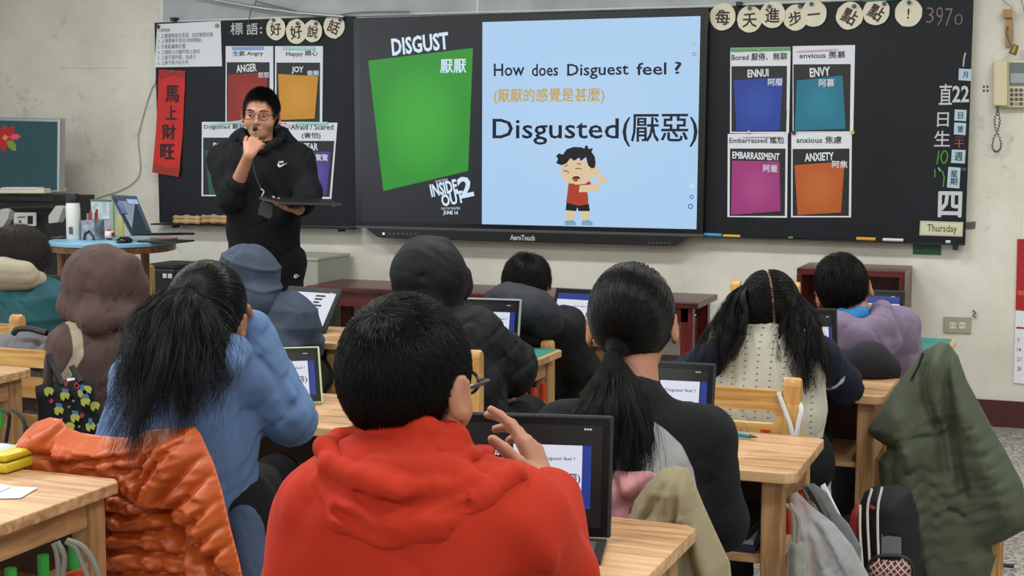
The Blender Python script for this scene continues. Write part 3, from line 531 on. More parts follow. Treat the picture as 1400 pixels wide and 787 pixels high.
# ================================================================== the big screen
tv = thing('interactive_screen', 'huge black framed wall screen showing the Disgusted lesson slide', 'screen', tuple(aty(720, 316, 0)))
wpoly('frame', [(482.2, 25), (968.2, 10.3), (961, 321.6), (485.9, 309.8)], 0, mat('screen_frame', '101116', .25), tv, .043, bev=.004)
wpoly('slide_dark_half', [(491.9, 34.9), (659.6, 30.2), (658.8, 306.2), (494.1, 302.6)], -.0012, emitmat('slide_dark', '23252b', .9), tv, .001); wpoly('slide_light_half', [(659.6, 30.2), (957.7, 21.9), (952.1, 313.2), (658.8, 306.2)], -.0012, gradmat('slide_light', 'a6c8ea', 'b9d6f2', 1.0), tv, .001)
wpoly('frame_lip', [(486, 308.2), (961.2, 320), (961, 323), (486, 311)], -.006, M_GREYD, tv, .02)
wpoly('lower_bar', [(500, 311.4), (945, 322.5), (923, 335.5), (905, 336), (524, 325.4), (515, 323.5)], -.012, M_BLK, tv, .055, bev=.003)
wtext('brand_lettering', 'AeroTouch', (697.5, 321, 731, 328.5), -.0125, mat('logo_grey', 'c8cacc', .4), tv, .02); 
for k in range(7): wpoly('button', [(531+k*6, 317.4+k*.14), (533.6+k*6, 317.5+k*.14), (533.6+k*6, 320.5+k*.14), (531+k*6, 320.4+k*.14)], -.0128, M_GREYD, tv, .001)
for k in range(6): wpoly('port_cover', [(886+k*5.4, 330.7+k*.13), (889+k*5.4, 330.8+k*.13), (889+k*5.4, 333+k*.13), (886+k*5.4, 332.9+k*.13)], -.0128, M_GREYD, tv, .001)
c = aty(524.5, 319.2, -.0135)-np.array(tv.location); MB().lathe([(.006, 0), (.006, .002)], c, 12, rotm((1, 0, 0), PI/2)).build('power_light', emitmat('led', 'dfe6ff', 2), tv)
SY = -.0022; E_W = emitmat('screen_white', 'cfe2f5', 1.0); E_K = emitmat('screen_black', '10142a', .9); E_G = emitmat('screen_gold', 'c9a63c', .9)
wpoly('green_picture', [(503.5, 83), (646.5, 65.5), (640, 233.5), (524, 261)], SY, gradmat('screen_green', '1c8a1e', '58dc3a', 1.0), tv, .0008)
wtext('slide_heading', 'DISGUST', (535, 48, 613, 72), SY, E_W, tv, .03, 5); wtext('slide_name', '厭厭', (602, 81, 637, 99.5), SY-.001, E_W, tv, .014, 0)
def icos(name, q, m): wpoly(name, q, SY-.0006, m, tv, .0004)
wtext('title_words', 'INSIDE', (588, 248, 625, 266), SY, E_W, tv, .035, 12); wtext('title_words', 'OUT', (603, 263, 634, 280), SY, E_W, tv, .035, 12); wtext('title_words', '2', (626, 241, 646, 270), SY, E_W, tv, .03, 12)
wtext('small_words', 'DISNEY·PIXAR', (595, 245, 612, 248), SY, E_W, tv, .0, 10); wtext('small_words', 'ONLY IN THEATERS', (603, 283, 629, 286.5), SY, E_W, tv, .0, 2); wtext('small_words', 'JUNE 14', (606, 288, 626, 294.5), SY, E_W, tv, .03, 0)
[wtext('question_word', w_, q_, SY, E_K, tv, .014, .3, 0) for w_, q_ in (('How', (675, 86.5, 717, 104)), ('does', (727, 87, 763, 104)), ('Disguest', (775, 86.5, 859, 108)), ('feel', (870, 85.5, 911, 102.5)), ('?', (922, 84, 932, 101)))]; wtext('chinese_question', '(厭厭的感覺是甚麼)', (674.5, 120.5, 825, 142), SY, E_G, tv, .010, 0); wtext('answer_words', 'Disgusted', (672, 162, 844.5, 198), SY, E_K, tv, .008, 0); wtext('answer_words', '(厭惡)', (851, 156, 953, 200), SY, E_K, tv, .008, 0)
# cartoon boy on the slide: flat shapes
SK = emitmat('cartoon_skin', 'e2cba4', .9); CR_ = emitmat('cartoon_red', 'b4402a', .9); CK = emitmat('cartoon_black', '17161c', .9); CB = emitmat('cartoon_blue', '76a8cc', .9)
def cp(name, pts, m, lay): wpoly(name, [(660+x/3.577, 100+y/3.577) for x, y in pts], SY-.0004*lay, m, tv, .0003)
def circ(cx, cy, rx, ry, n=20, a0=0, a1=360): return [(cx+rx*math.cos(math.radians(a0+(a1-a0)*k/n)), cy+ry*math.sin(math.radians(a0+(a1-a0)*k/n))) for k in range(n)]
cp('cartoon_leg', [(408, 672), (452, 672), (445, 728), (405, 728)], SK, 1); cp('cartoon_leg', [(478, 672), (520, 672), (520, 728), (486, 728)], SK, 1); cp('cartoon_shoe', [(402, 722), (442, 718), (456, 732), (456, 743), (402, 743)], CB, 2); cp('cartoon_shoe', [(484, 722), (520, 716), (538, 732), (538, 743), (484, 743)], CB, 2)
cp('cartoon_shorts', [(410, 630), (518, 636), (524, 674), (468, 674), (463, 655), (456, 674), (405, 670)], CK, 2); cp('cartoon_shirt', [(420, 536), (500, 536), (515, 600), (516, 640), (470, 648), (408, 632)], CR_, 3); cp('cartoon_sleeve', [(486, 545), (522, 527), (532, 542), (500, 552)], CR_, 4)
cp('cartoon_face', circ(440, 478, 60, 62)+[], SK, 4); cp('cartoon_face', [(420, 420), (530, 430), (550, 470), (540, 510), (500, 542), (450, 545)], SK, 4); cp('cartoon_ear', circ(557, 484, 15, 26), SK, 3)
cp('cartoon_hair', [(385, 450), (360, 440), (368, 418), (358, 405), (372, 392), (392, 398), (410, 372), (445, 360), (480, 362), (498, 368), (502, 353), (514, 356), (516, 370), (540, 366), (532, 385), (548, 408), (552, 440), (548, 462), (532, 466), (515, 450), (505, 410), (478, 430), (472, 412), (448, 428), (428, 415), (410, 440)], CK, 5)
cp('cartoon_arm', [(474, 548), (530, 545), (560, 548), (575, 560), (555, 578), (470, 582)], SK, 5); cp('cartoon_hand', [(535, 530), (548, 540), (556, 526), (563, 542), (577, 538), (574, 560), (545, 570)], SK, 6); cp('cartoon_hand', [(570, 495), (577, 510), (582, 488), (590, 510), (603, 494), (600, 515), (613, 522), (590, 542), (565, 530)], SK, 4)
cp('cartoon_mouth', [(432, 520), (446, 504), (470, 504), (478, 520), (465, 514), (450, 514)], CK, 6); cp('cartoon_tongue', [(440, 522), (450, 512), (466, 514), (466, 528), (448, 530)], CR_, 7)
for q in ([(392, 478), (408, 474), (424, 486), (422, 489), (407, 478), (393, 482)], [(452, 466), (468, 462), (484, 468), (483, 471), (468, 466), (454, 470)], [(400, 456), (414, 446), (416, 449), (402, 459)], [(460, 440), (480, 442), (480, 446), (461, 444)]): cp('cartoon_line', q, CK, 6)
for (x, y, s_, m) in ((949, 60, 2.2, E_G), (949, 74, 3, emitmat('screen_pink', 'b07fb8', .9)), (945.5, 254, 2.5, E_W), (945.5, 269, 3, emitmat('screen_blue', '4a70b8', .9)), (944, 282, 3.6, MATS['screen_blue'])):
    cc = [(x+s_*math.cos(a*PI/6), y+s_*math.sin(a*PI/6)) for a in range(12)]; wpoly('toolbar_icon', cc, SY-.0002, m, tv, .0003); wpoly('toolbar_icon', [(x+(p-x)*.55, y+(q-y)*.55) for p, q in cc], SY-.0006, emitmat('icon_inner', 'c2dcf5', .9), tv, .0003)
# ================================================================== right part of the wall
t = thing('wall_telephone', 'cream wall telephone with handset, keypad and coiled grey cord at right edge', 'telephone', tuple(aty(1368, 147, .1)))
def wbox(name, x0, y0, x1, y1, Y, th, m, p, bev=.003): return wpoly(name, [(x0, y0), (x1, y0), (x1, y1), (x0, y1)], Y, m, p, th, bev)
wbox('phone_body', 1376, 81.5, 1424, 147, .055, .04, M_IVORY, t, .008); wbox('handset', 1358.6, 82, 1377.6, 144.5, .03, .03, M_IVORY, t, .008); wbox('handset_cradle', 1357.5, 84, 1378, 147, .062, .035, M_IVORY, t, .005); wbox('card_window', 1380, 85.5, 1405, 117.5, .053, .004, mat('phone_window', '6a7272', .3), t, .001)
wbox('number_card', 1381.5, 100, 1404, 113, .052, .001, mat('grey_paper', '9aa4a8', .6), t, 0)
for i in range(4):
    for j in range(4): wbox('key', 1381+j*6.3, 121+i*6.2, 1385.3+j*6.3, 125.2+i*6.2, .05, .006, M_GREYD if (i, j) != (3, 1) else MATS['olive_magnet'], t, .001)
wline('cord_plug', [(1363.5, 144), (1364, 153)], .05, .006, M_GREYD, t)
cp_ = smoothline([(1364, 150), (1366.5, 165), (1364, 178), (1357.5, 192), (1357, 203), (1362, 207.5), (1368, 203), (1368, 192), (1362, 178), (1360, 165), (1364, 152)], 10); M_ = []
for i, p in enumerate(cp_): a = i*1.9; M_.append((p[0]+1.5*math.cos(a), p[1]+.6*math.sin(a), .005*math.sin(a)+.01))
wline('coiled_cord', M_, .07, .0026, M_GREYD, t, 5)
t = thing('hook_bracket', 'small wooden bracket with metal hook above the telephone', 'bracket', tuple(aty(1376, 64, .1))); M_PINE = mat('pine', 'b08a5e', .6, var=.15)
wbox('back_bar', 1374.5, 14, 1383, 64, .075, .02, M_PINE, t, .003); wbox('top_block', 1371, 12.5, 1384, 24, .05, .04, M_PINE, t, .004); wline('hook', smoothline([(1378, 36), (1376, 45, .01), (1380, 58, .02), (1383, 64, .02)], 4), .07, .003, M_GREYD, t)
c = aty(1386.5, 68, .04)-np.array(t.location); MB().lathe([(.016, -.022), (.019, -.018), (.014, .02), (.009, .024)], c, 16, rotm((0, 1, 0), .35)).build('small_bell', mat('brass', '8a7442', .4, metal=.7), t, smooth=True)
tag(wline('thin_wire', smoothline([(1362, -8), (1374, 3), (1382, 10), (1384, 25), (1385, 62)], 4), .07, .0015, M_GREYD), 'thin dark wire coming down to the wooden bracket', 'wire'); tag(wline('thin_wire', smoothline([(1393, -8), (1399, 10), (1404, 40), (1402, 82)], 4), .08, .0018, M_GREYD), 'thin dark wire running down to the telephone', 'wire')
t = thing('wall_outlet', 'old beige double power outlet low on the wall right of boards', 'outlet', tuple(aty(1308, 455, .1))); wpoly('plate', [(1290.5, 433), (1327.5, 434), (1327, 455.5), (1290.5, 454.5)], .088, mat('beige_plate', 'a39f8c', .5), t, .012, bev=.002)
for x in (1302.5, 1315.5):
    wbox('socket', x-4, 440.5, x+4, 449, .086, .004, M_WHITE, t, .001)
    for dx in (-1.6, 1.6): wbox('slot', x+dx-.4, 442.5, x+dx+.4, 446.5, .0855, .001, M_BLK, t, 0)
t = thing('wall_calendar', 'red topped wall calendar cut by the right edge of the picture', 'calendar', tuple(aty(1400, 523, .1))); M_CALR = mat('calendar_red', 'a8121f', .5)
wpoly('red_top', [(1391, 326.5), (1455, 329), (1452, 428), (1388.5, 424)], .09, M_CALR, t, .004); wpoly('date_page', [(1388.5, 424), (1452, 428), (1450, 530), (1385.5, 523)], .091, M_PAPER, t, .004)
wpoly('red_bar', [(1389.5, 446.5), (1451, 450), (1451, 452.5), (1389.5, 449)], .0905, M_CALR, t, .0004); wpoly('gold_emblem', [(1391.5, 397), (1420, 399), (1420, 405), (1391.5, 403)], .0895, mat('calendar_gold', 'c05a2a', .5), t, .0004)
for k, s_ in enumerate(('7', '14', '21', '28')): wtext('date_number', s_, (1390.5, 462+k*13, 1394+2*(len(s_) > 1), 467.5+k*13), .0902, mat('date_red', 'b0343a', .6), t, .01)
o = wpoly('green_tape', [(1248, 333), (1286.5, 334), (1286.5, 348.5), (1248, 347.5)], .094, mat('green_tape', '2f5e4c', .6), None, .003); tag(o, 'dark green tape patch on the wall under the right board', 'tape')
o = wpoly('grey_tape', [(1320, 304), (1334, 302.5), (1333, 312.5), (1320, 313)], .094, mat('grey_tape', '63625c', .6), None, .003); tag(o, 'small dark grey tape beside the Thursday plate', 'tape')
for k, (x, y) in enumerate(((1345, 118.5), (1350, 118.5), (1345, 124), (1350, 124))): o = MB().lathe([(.006, 0), (.004, .004)], aty(x, y, .1), 10, rotm((1, 0, 0), PI/2)).build('screw', M_GREYD, smooth=True); tag(o, 'small grey screw head left of the telephone, %s of four' % ('upper left', 'upper right', 'lower left', 'lower right')[k], 'screw', 'screws in the wall')
o = wline('wall_hook', smoothline([(1330, 424), (1334, 428, .01), (1330, 431, .012), (1335, 434, .006)], 4), .095, .003, M_GREYD); tag(o, 'tiny bent hook on the wall above the outlet', 'hook')
# ================================================================== left corner: screen, cabinet, cart handle
t = thing('flower_monitor', 'silver framed screen with dark teal picture of a red flower at left edge', 'screen', tuple(aty(40, 262, -.3)))
FY = -.3
wpoly('frame', [(-75, 158), (82, 162), (81, 263), (-75, 266)], FY, M_ALU, t, .05, bev=.006); wpoly('picture', [(-69, 163), (78, 166.5), (77, 259.5), (-69, 261)], FY-.003, emitmat('flower_bg', '24474b', .8), t, .002)
E_F = [emitmat('flower_red', 'a81a28', .8), emitmat('flower_pink', 'd04a5c', .8), emitmat('leaf_green', '6d8a2c', .8), emitmat('flower_gold', 'b08a30', .8)]
def petal(cx, cy, L_, W_, a, mi, lay):
    a = math.radians(a); P = [(0, 0), (L_*.35, W_), (L_*.75, W_*.8), (L_, 0), (L_*.75, -W_*.8), (L_*.35, -W_)]; wpoly('petal' if mi != 2 else 'leaf', [(cx+x*math.cos(a)-y*math.sin(a), cy+x*math.sin(a)+y*math.cos(a)) for x, y in P], FY-.004-.0005*lay, E_F[mi], t, .0004)
for k, (L_, W_, a, mi) in enumerate(((22, 4.5, -5, 1), (20, 5, -50, 0), (18, 5, -95, 0), (22, 5, -140, 0), (22, 5, 180, 0), (20, 5, 140, 0), (20, 5, 100, 0), (16, 5, 40, 0), (15, 4, 28, 2), (19, 4, 45, 2))): petal(7 if mi != 2 else 9, 188 if mi != 2 else 193, L_, W_, a, mi, k*.1)
petal(3, 188, 8, 4, 0, 3, 4)
t = thing('black_cabinet', 'black equipment cabinet under the flower screen', 'cabinet', (aty(20, 300, -.32)[0], -.32, 0))
xl = aty(-75, 290, -.34)[0]-t.location[0]; xr = aty(74, 290, -.34)[0]-t.location[0]; zt = aty(40, 268, -.34)[2]
MB().box(xl, xr-.08, -.01, .33, 0, zt-.03).build('cabinet_body', M_BLKM, t, bev=.004); box('cabinet_top', xl-.01, xr+.01, -.03, .34, zt-.03, zt, M_BLK, t); box('side_post', xr-.07, xr, -.02, .33, 0, zt-.03, M_BLK, t)
def wthing(name, label, cat, boxes, Y): 
    t = thing(name, label, cat, tuple(aty((boxes[0][1]+boxes[0][3])/2, boxes[0][4], Y)))
    for (nm, x0, y0, x1, y1, dy, th, m, bev) in boxes: wbox(nm, x0, y0, x1, y1, Y-dy, th, m, t, bev)
    return t
wthing('paper_stack', 'stack of cream papers lying under the flower screen', 'papers', [('pages', -20, 257.5, 60, 264, 0, .2, M_CREAM, .002), ('cover_sheet', 2, 256, 50, 258, .005, .2, M_PAPER, .001)], -.36)
t = thing('push_handle', 'black bar handle with two pale grey end brackets at left edge', 'handle', tuple(aty(40, 284, -.5)))
wline('grip_bar', [(12, 284.5), (78, 282.5)], -.5, .018, M_BLKM, t, 12)
for q in ([(0, 286), (9, 284.5), (13, 288), (10, 300), (3, 311), (-2, 310)], [(76, 281), (84, 281.5), (86, 285), (79, 304), (66, 305.5), (66, 295)]): wpoly('end_bracket', q, -.54, mat('pale_grey_plastic', 'b4b4b2', .4), t, .05, bev=.004)
wthing('switch_panel', 'white switch panel with a small black display on black cabinet', 'switch', [('panel', 18.5, 290.5, 48, 309, 0, .015, M_WHITE, .003), ('display', 37.5, 295, 44.5, 306, .003, .004, M_BLK, .001), ('knob', 25.5, 301, 28.5, 304.5, .004, .004, M_GREYD, .001), ('label', 24, 296, 34, 297.5, .002, .003, M_GREYD, 0)], -.36)
# low pale box behind the man, printer, bench, red cabinet
t = thing('low_white_box', 'pale grey box standing at the wall behind the man', 'box', (-1.25, -.12, 0)); box('box_body', -.16, .19, -.18, .19, 0, .72, mat('pale_box', 'a3a59c', .6), t, .006); box('box_lid', -.165, .195, -.185, .195, .72, .735, mat('pale_box_lid', 'adafa6', .6), t, .003)
t = thing('black_printer', 'black printer with a small white label low by the wall', 'printer', (-2.1, -.12, .42)); box('printer_body', -.12, .12, -.16, .17, 0, .22, M_BLK, t, .01); box('printer_lid', -.115, .115, -.15, .165, .22, .24, M_BLKM, t, .006); box('paper_slot', -.1, .1, -.165, -.158, .04, .07, M_GREYD, t, .001)
for k in range(2): box('label', .04+k*.035, .065+k*.035, -.164, -.159, .17, .195, M_WHITE, t, .0)
t = thing('printer_stand', 'small black stand under the printer', 'stand', (-2.1, -.12, 0)); box('stand_top', -.16, .16, -.2, .2, .39, .418, M_BLKM, t); [box('leg', x, x+.03, y, y+.03, 0, .39, M_BLKM, t) for x in (-.15, .12) for y in (-.19, .16)]
BW_, BZ = 2.08, .6
t = thing('long_bench', 'long red-brown wooden bench table against the wall under the screen', 'bench', (0, -.24, 0))
box('bench_top', -1.05, 1.07, -.22, .2, BZ-.03, BZ, M_RED, t, .006); box('front_apron', -1.0, 1.02, -.2, -.18, BZ-.1, BZ-.03, M_RED, t, .002); box('rear_apron', -1.0, 1.02, .15, .17, BZ-.1, BZ-.03, M_RED, t, .002); box('lower_shelf', -.98, 1.0, -.16, .16, .26, .285, M_RED, t, .002); box('front_rail', -1.0, 1.02, -.19, -.165, .245, .3, M_RED, t, .002)
for x in (-1.02, -.02, .98):
    for y in (-.2, .12): box('leg', x, x+.06, y, y+.05, 0, BZ-.03, M_REDZ, t, .003)
box('end_panel', .985, 1.0, -.15, .13, .285, .5, M_REDZ, t, .002)
t = thing('open_cabinet', 'small red-brown open fronted cabinet against the wall behind the right boys', 'cabinet', (1.76, -.2, 0)); zc = .765
box('top_panel', -.26, .24, -.06, .29, zc-.03, zc, M_RED, t, .003); box('side_panel', -.26, -.235, -.06, .29, 0, zc-.03, M_REDZ, t, .002); box('side_panel', .215, .24, -.06, .29, 0, zc-.03, M_REDZ, t, .002); box('back_panel', -.235, .215, .275, .29, .02, zc-.03, M_REDZ, t, .001); box('shelf', -.235, .215, -.03, .275, .4, .42, M_RED, t, .001); box('bottom_panel', -.235, .215, -.05, .275, .04, .07, M_RED, t, .001)
# ================================================================== round blue table with its things
RT = atd(155, 327.5, 7.1); RX, RY, RZ = RT; RR = 86/FPX*7.1
t = thing('round_table', 'round table with pale blue top and brown legs by the left wall', 'table', (RX, RY, 0)); M_BLUE = mat('blue_laminate', '78aac6', .3)
MB().lathe([(RR-.01, RZ-.022), (RR, RZ-.018), (RR, RZ-.004), (RR-.006, RZ)], (0, 0, 0), 56).build('table_top', M_BLUE, t, smooth=True); MB().lathe([(RR-.03, RZ-.055), (RR-.01, RZ-.05), (RR-.008, RZ-.023), (RR-.03, RZ-.022)], (0, 0, 0), 56).build('under_rim', M_BROWN, t, smooth=True)
for px in (95, 198, 177, 120):
    d = -.13 if px in (95, 198) else .14; P = atd(px, 330, 7.1)-np.array([RX, RY, 0]); y = d*1.1; MB().tube([(P[0]+(.0 if d < 0 else .0), y, 0), (P[0], y, RZ-.05)], [.02, .022], 14).build('leg', M_BROWN, t, smooth=True)
def ontable(px, py, D=None): return atd(px, py, D) if D else atz(px, py, RZ)
def RTP(px, back=0): # a point on the table top, back metres behind its centre line
    d = ray(px, 328); return np.array([CAM[0]+d[0]*(RY+back-CAM[1])/d[1], RY+back, RZ])
P = RTP(101, -.06); s = 7.0/FPX
t = thing('water_bottle', 'tall white bottle with black cap on the blue table', 'bottle', tuple(P)); MB().lathe([(9*s, 0), (9.8*s, .004), (9.8*s, 44*s), (9*s, 50*s), (8.6*s, 52*s)], seg=28).build('bottle_body', M_WHITE, t, smooth=True); MB().lathe([(9.3*s, 51*s), (9.5*s, 53*s), (9.5*s, 60*s), (8*s, 63.5*s)], seg=28).build('cap', M_BLKM, t, smooth=True); box('label', 0, .022, -.037, -.034, 8*s, 18*s, M_GREYD, t, 0)
P = RTP(138, .12); t = thing('desk_calendar', 'standing framed board with small picture behind the cup', 'frame', tuple(P)); box('back_board', -16*s, 20*s, 0, .012, .0, 52*s, M_GREYB, t, .002); box('picture', -14*s, 17*s, -.003, 0, 26*s, 50*s, mat('pale_picture', 'b9c6ca', .5, var=.5, vscale=25), t, 0); box('rim', -17*s, 21*s, -.002, .014, 51*s, 53.5*s, MATS['green_magnet'], t, .001); box('side_rim', 19*s, 22*s, -.002, .014, 0, 53*s, mat('pale_green', '9cb08a', .5), t, .001)
P = RTP(127, -.03); t = thing('pen_box', 'small square pen holder with black and white print', 'pen holder', tuple(P)); box('holder', -11*s, 11.5*s, -.04, .04, 0, 27*s, mat('print_bw', '8d93a2', .5, var=.6, vscale=30), t, .002)
MB().tube([(-.02, -.041, 0), (-.015, -.042, .03), (.01, -.042, .045), (.035, -.042, .02), (.038, -.042, 0)], .006, 6).build('black_arc', M_BLK, t, smooth=True)
for dx, h_, c in ((-.012, 40, 'aa3030'), (.018, 38, '222530'), (.024, 42, '8a2a2a'), (-.03, 36, '888888')): MB().tube([(dx, 0, .02), (dx+.004, .0, h_*s)], .006, 8).build('pen', mat('pen_'+c, c, .4), t, smooth=True)
P = RTP(150, -.02); t = thing('small_ball', 'small red and white ball beside the laptop', 'ball', tuple(P)); o = SD().ell((0, 0, .027), (.027,)*3).mesh('ball_body', [mat('ball_white', 'd8d2d0', .3), mat('ball_red', 'a83038', .3)], None, .004, mfn=lambda c: (np.sin(c[:, 0]*110+1)*np.cos(c[:, 2]*110) > .15).astype(int)); o.parent = t
P = RTP(161, .0); tag(box('sticky_note', P[0]-.012, P[0]+.02, P[1]+.02, P[1]+.024, RZ, RZ+35*s, mat('sticky_yellow', 'b9bb70', .6), None, 0), 'pale yellow note standing behind the laptop edge', 'note')
P = RTP(170, -.17); t = thing('computer_mouse', 'black computer mouse on the blue table', 'mouse', tuple(P)); o = SD().ell((0, 0, .012), (.036, .05, .022)).fn(lambda P: -P[:, 2]-0.0, 0.004, 1) if False else SD().ell((0, 0, .010), (.036, .045, .022)); o = o.mesh('mouse_body', mat('gloss_black', '101114', .12), None, .004); o.parent = t; box('scroll_wheel', -.003, .003, -.035, -.02, .028, .033, M_GREYD, t, .001)
P = RTP(85, -.02); tag(box('black_phone', P[0]-.03, P[0]+.035, P[1]-.05, P[1]+.03, RZ+.0005, RZ+.01, M_BLK, None, .003), 'small black phone lying left of the white bottle', 'phone')
P = RTP(240, -.02); tag(box('black_tablet', P[0]-.16, P[0]+.07, P[1]-.09, P[1]+.06, RZ+.0005, RZ+.009, M_BLK, None, .003), 'thin black tablet overhanging right edge of the blue table', 'tablet'); P = RTP(222, .08); tag(box('red_booklet', P[0]-.05, P[0]+.07, P[1]-.03, P[1]+.03, RZ+.001, RZ+.012, mat('dull_pink', 'a87076', .6), None, .001), 'thin pink booklet on the blue table by the wall', 'booklet')
# laptop seen from its lid side
P = RTP(196, -.05); t = thing('laptop', 'open dark blue-grey laptop on blue table, lid towards the class', 'laptop', tuple(P)); M_LID = mat('laptop_lid', '2c3a48', .35, metal=.3)
A_ = lambda px, py, back: (lambda d: CAM+d*(RY+back-CAM[1])/d[1])(ray(px, py))-P
q = [A_(179, 322, -.12), A_(208, 322, -.02), A_(186, 269, .0), A_(151, 267.5, -.06)]; m = MB(); n_ = np.cross(np.array(q[1])-q[0], np.array(q[3])-q[0]); n_ /= np.linalg.norm(n_); m.prism(q, n_*0, n_*.008); m.build('lid', M_LID, t, bev=.002)
def onlid(u, v): return q[0]*(1-u)*(1-v)+q[1]*u*(1-v)+q[2]*u*v+q[3]*(1-u)*v
sg = -1 if n_[1] > 0 else 1
for u0, u1, v0, v1, mm in ((.52, .95, .78, .9, mat('sticker_blue', '7f93c8', .5)), (.05, .3, .52, .8, mat('sticker_navy', '3e4f86', .5))): MB().prism([onlid(u0, v0), onlid(u1, v0), onlid(u1, v1), onlid(u0, v1)], n_*sg*.0005+(n_*.008 if sg > 0 else 0), n_*sg*.0015+(n_*.008 if sg > 0 else 0)).build('sticker', mm, t)
b0 = q[0]; MB().prism([q[0], q[1], q[1]+(.16, .13, 0), q[0]+(.16, .13, 0)], (0, 0, 0), (0, 0, .012)).build('keyboard_base', M_BLK, t, bev=.003)
for o_ in t.children: pass
# ================================================================== desks and chairs
M_ORPEG = mat('orange_peg', 'd2481c', .4); M_GRPEG = mat('green_peg', '2f9a3c', .4)
def desk(label, fr, z=.66, W=.6, D=.43, rz=0, peg=None, mat_top=None, far=False):
    """fr: far right corner (x, y)"""
    t = thing('school_desk', label, 'desk', (fr[0], fr[1], 0), rz, 'wooden school desks')
    c = .022; P = [(-W+c, 0), (-c, 0), (0, -c), (0, -D+c), (-c, -D), (-W+c, -D), (-W, -D+c), (-W, -c)]
    MB().prism([(x, y, z-.024) for x, y in P], (0, 0, 0), (0, 0, .024)).build('desk_top', M_OAK, t, bev=.003)
    if mat_top: MB().box(-W+.015, -.015, -D+.015, -.015, z, z+.0015).build('desk_mat', M_MAT, t)
    for x in (-W+.03, -.078):
        for y in (-D+.025, -.073): box('leg', x, x+.048, y, y+.048, 0, z-.024, M_OAKZ, t, .004)
        box('side_apron', x+.008, x+.04, -D+.073, -.073, z-.085, z-.024, M_OAKY, t); box('side_rail', x+.008, x+.04, -D+.073, -.073, z-.2, z-.155, M_OAKY, t)
    box('front_apron', -W+.078, -.078, -.065, -.04, z-.085, z-.024, M_OAK, t); box('book_shelf', -W+.04, -.04, -D+.04, -.045, z-.215, z-.2, M_OAK, t, .001); box('back_board', -W+.078, -.078, -.06, -.045, z-.2, z-.085, mat('desk_back', '4a3524', .6), t, 0)
    if peg:
        for k in range(3): MB().tube([(-.028, -.13-k*.09, z-.157), (-.028, -.13-k*.09, z-.1)], .011, 14).build('hook_peg', peg, t, smooth=True)
    return t
d_red = desk('oak desk in front of the boy in the red hoodie, black tablet on it', (2.085, -4.64), .69, .62, .43, math.radians(-1))
d_left = desk('oak desk in left foreground with green pegs and a yellow tin', (.905, -4.69), .68, .66, .46, 0, M_GRPEG)
d_pony = desk('oak desk with orange pegs and hanging bags, ahead of the ponytail girl in black', (2.155, -3.65), .66, .6, .41, 0, M_ORPEG)
d_pig = desk('oak desk ahead of the girl with two pigtails, partly behind the olive coat', (2.225, -2.63), .66, .6, .41)
d_lav = desk('desk with teal mat ahead of the boy in the lavender hoodie', (2.33, -1.75), .66, .6, .41, 0, None, True)
d_hood = desk('desk with teal mat and orange pegs beside the child in black hood', (1.10, -2.51), .66, .6, .43, 0, M_ORPEG, True)
d_boy = desk('desk ahead of the boy with grey hood lying on his back', (1.16, -1.72), .64, .6, .41)
d_blue = desk('oak desk under the elbow of the girl in the blue hoodie', (1.03, -3.56), .66, .6, .43)
d_grey = desk('oak desk ahead of the child in slate blue padded hood', (.24, -2.07), .63, .6, .42)
d_brown = desk('desk hidden ahead of the child in the brown hooded sweatshirt', (.04, -2.93), .62, .5, .34)
d_curly = desk('desk ahead of the curly haired child in teal jacket', (-.62, -2.0), .62, .6, .45)
d_near = desk('oak desk at left edge in front of the chair with grey bag', (-.13, -3.70), .70, .6, .42, 0, M_GRPEG)
def chair(label, cx, y, z=.79, W=.42, rz=0, ribbon=False, slot=True):
    """y: back of the back rest; the sitter faces +y"""
    t = thing('school_chair', label, 'chair', (cx, y, 0), rz, 'wooden school chairs'); w = W/2
    for s in (-1, 1):
        x = s*(w-.022); m = MB(); P = [(-.0, 0), (.0, z-.02), (.006, z-.006), (.018, z), (.030, z-.006), (.036, z-.02), (.036, 0)]
        m.prism([(x-.022, a, b) for a, b in P], (0, 0, 0), (.044, 0, 0)).build('back_post', M_CHAIRZ, t, bev=.006)
        box('front_leg', x-.02, x+.02, .33, .37, 0, .38, M_CHAIRZ, t, .004); box('side_rail', x-.012, x+.012, .036, .33, .18, .215, M_CHAIR, t)
    zt = z-.035
    if slot:   # back board with a long rounded slot
        out = [(-w+.04, zt-.145), (w-.04, zt-.145), (w-.04, zt), (-w+.04, zt)]; L = w-.075; zc_ = zt-.068; r_ = .016
        hole = [(L+r_*math.cos(a), zc_+r_*math.sin(a)) for a in np.linspace(-PI/2, PI/2, 8)]+[(-L+r_*math.cos(a), zc_+r_*math.sin(a)) for a in np.linspace(PI/2, 3*PI/2, 8)]
        bm = bmesh.new(); vo = [bm.verts.new((x, .006, zz)) for x, zz in out]; vh = [bm.verts.new((x, .006, zz)) for x, zz in hole]
        es = [bm.edges.new((v[i], v[(i+1) % len(v)])) for v in (vo, vh) for i in range(len(v))]; bmesh.ops.triangle_fill(bm, use_beauty=True, edges=es)
        r = bmesh.ops.extrude_face_region(bm, geom=list(bm.faces)); bmesh.ops.translate(bm, vec=(0, .022, 0), verts=[v for v in r['geom'] if isinstance(v, bmesh.types.BMVert)]); bmesh.ops.recalc_face_normals(bm, faces=bm.faces)
        me = bpy.data.meshes.new('back_board'); bm.to_mesh(me); bm.free(); me.materials.append(M_CHAIR); link(bpy.data.objects.new('back_board', me), t)
    box('lower_rail', -w+.04, w-.04, .008, .028, .5, .535, M_CHAIR, t)
    MB().box(-w+.01, w-.01, .03, .39, .38, .4).build('seat', M_CHAIR, t, bev=.005); box('seat_rail', -w+.04, w-.04, .34, .36, .34, .38, M_CHAIR, t)
    return t
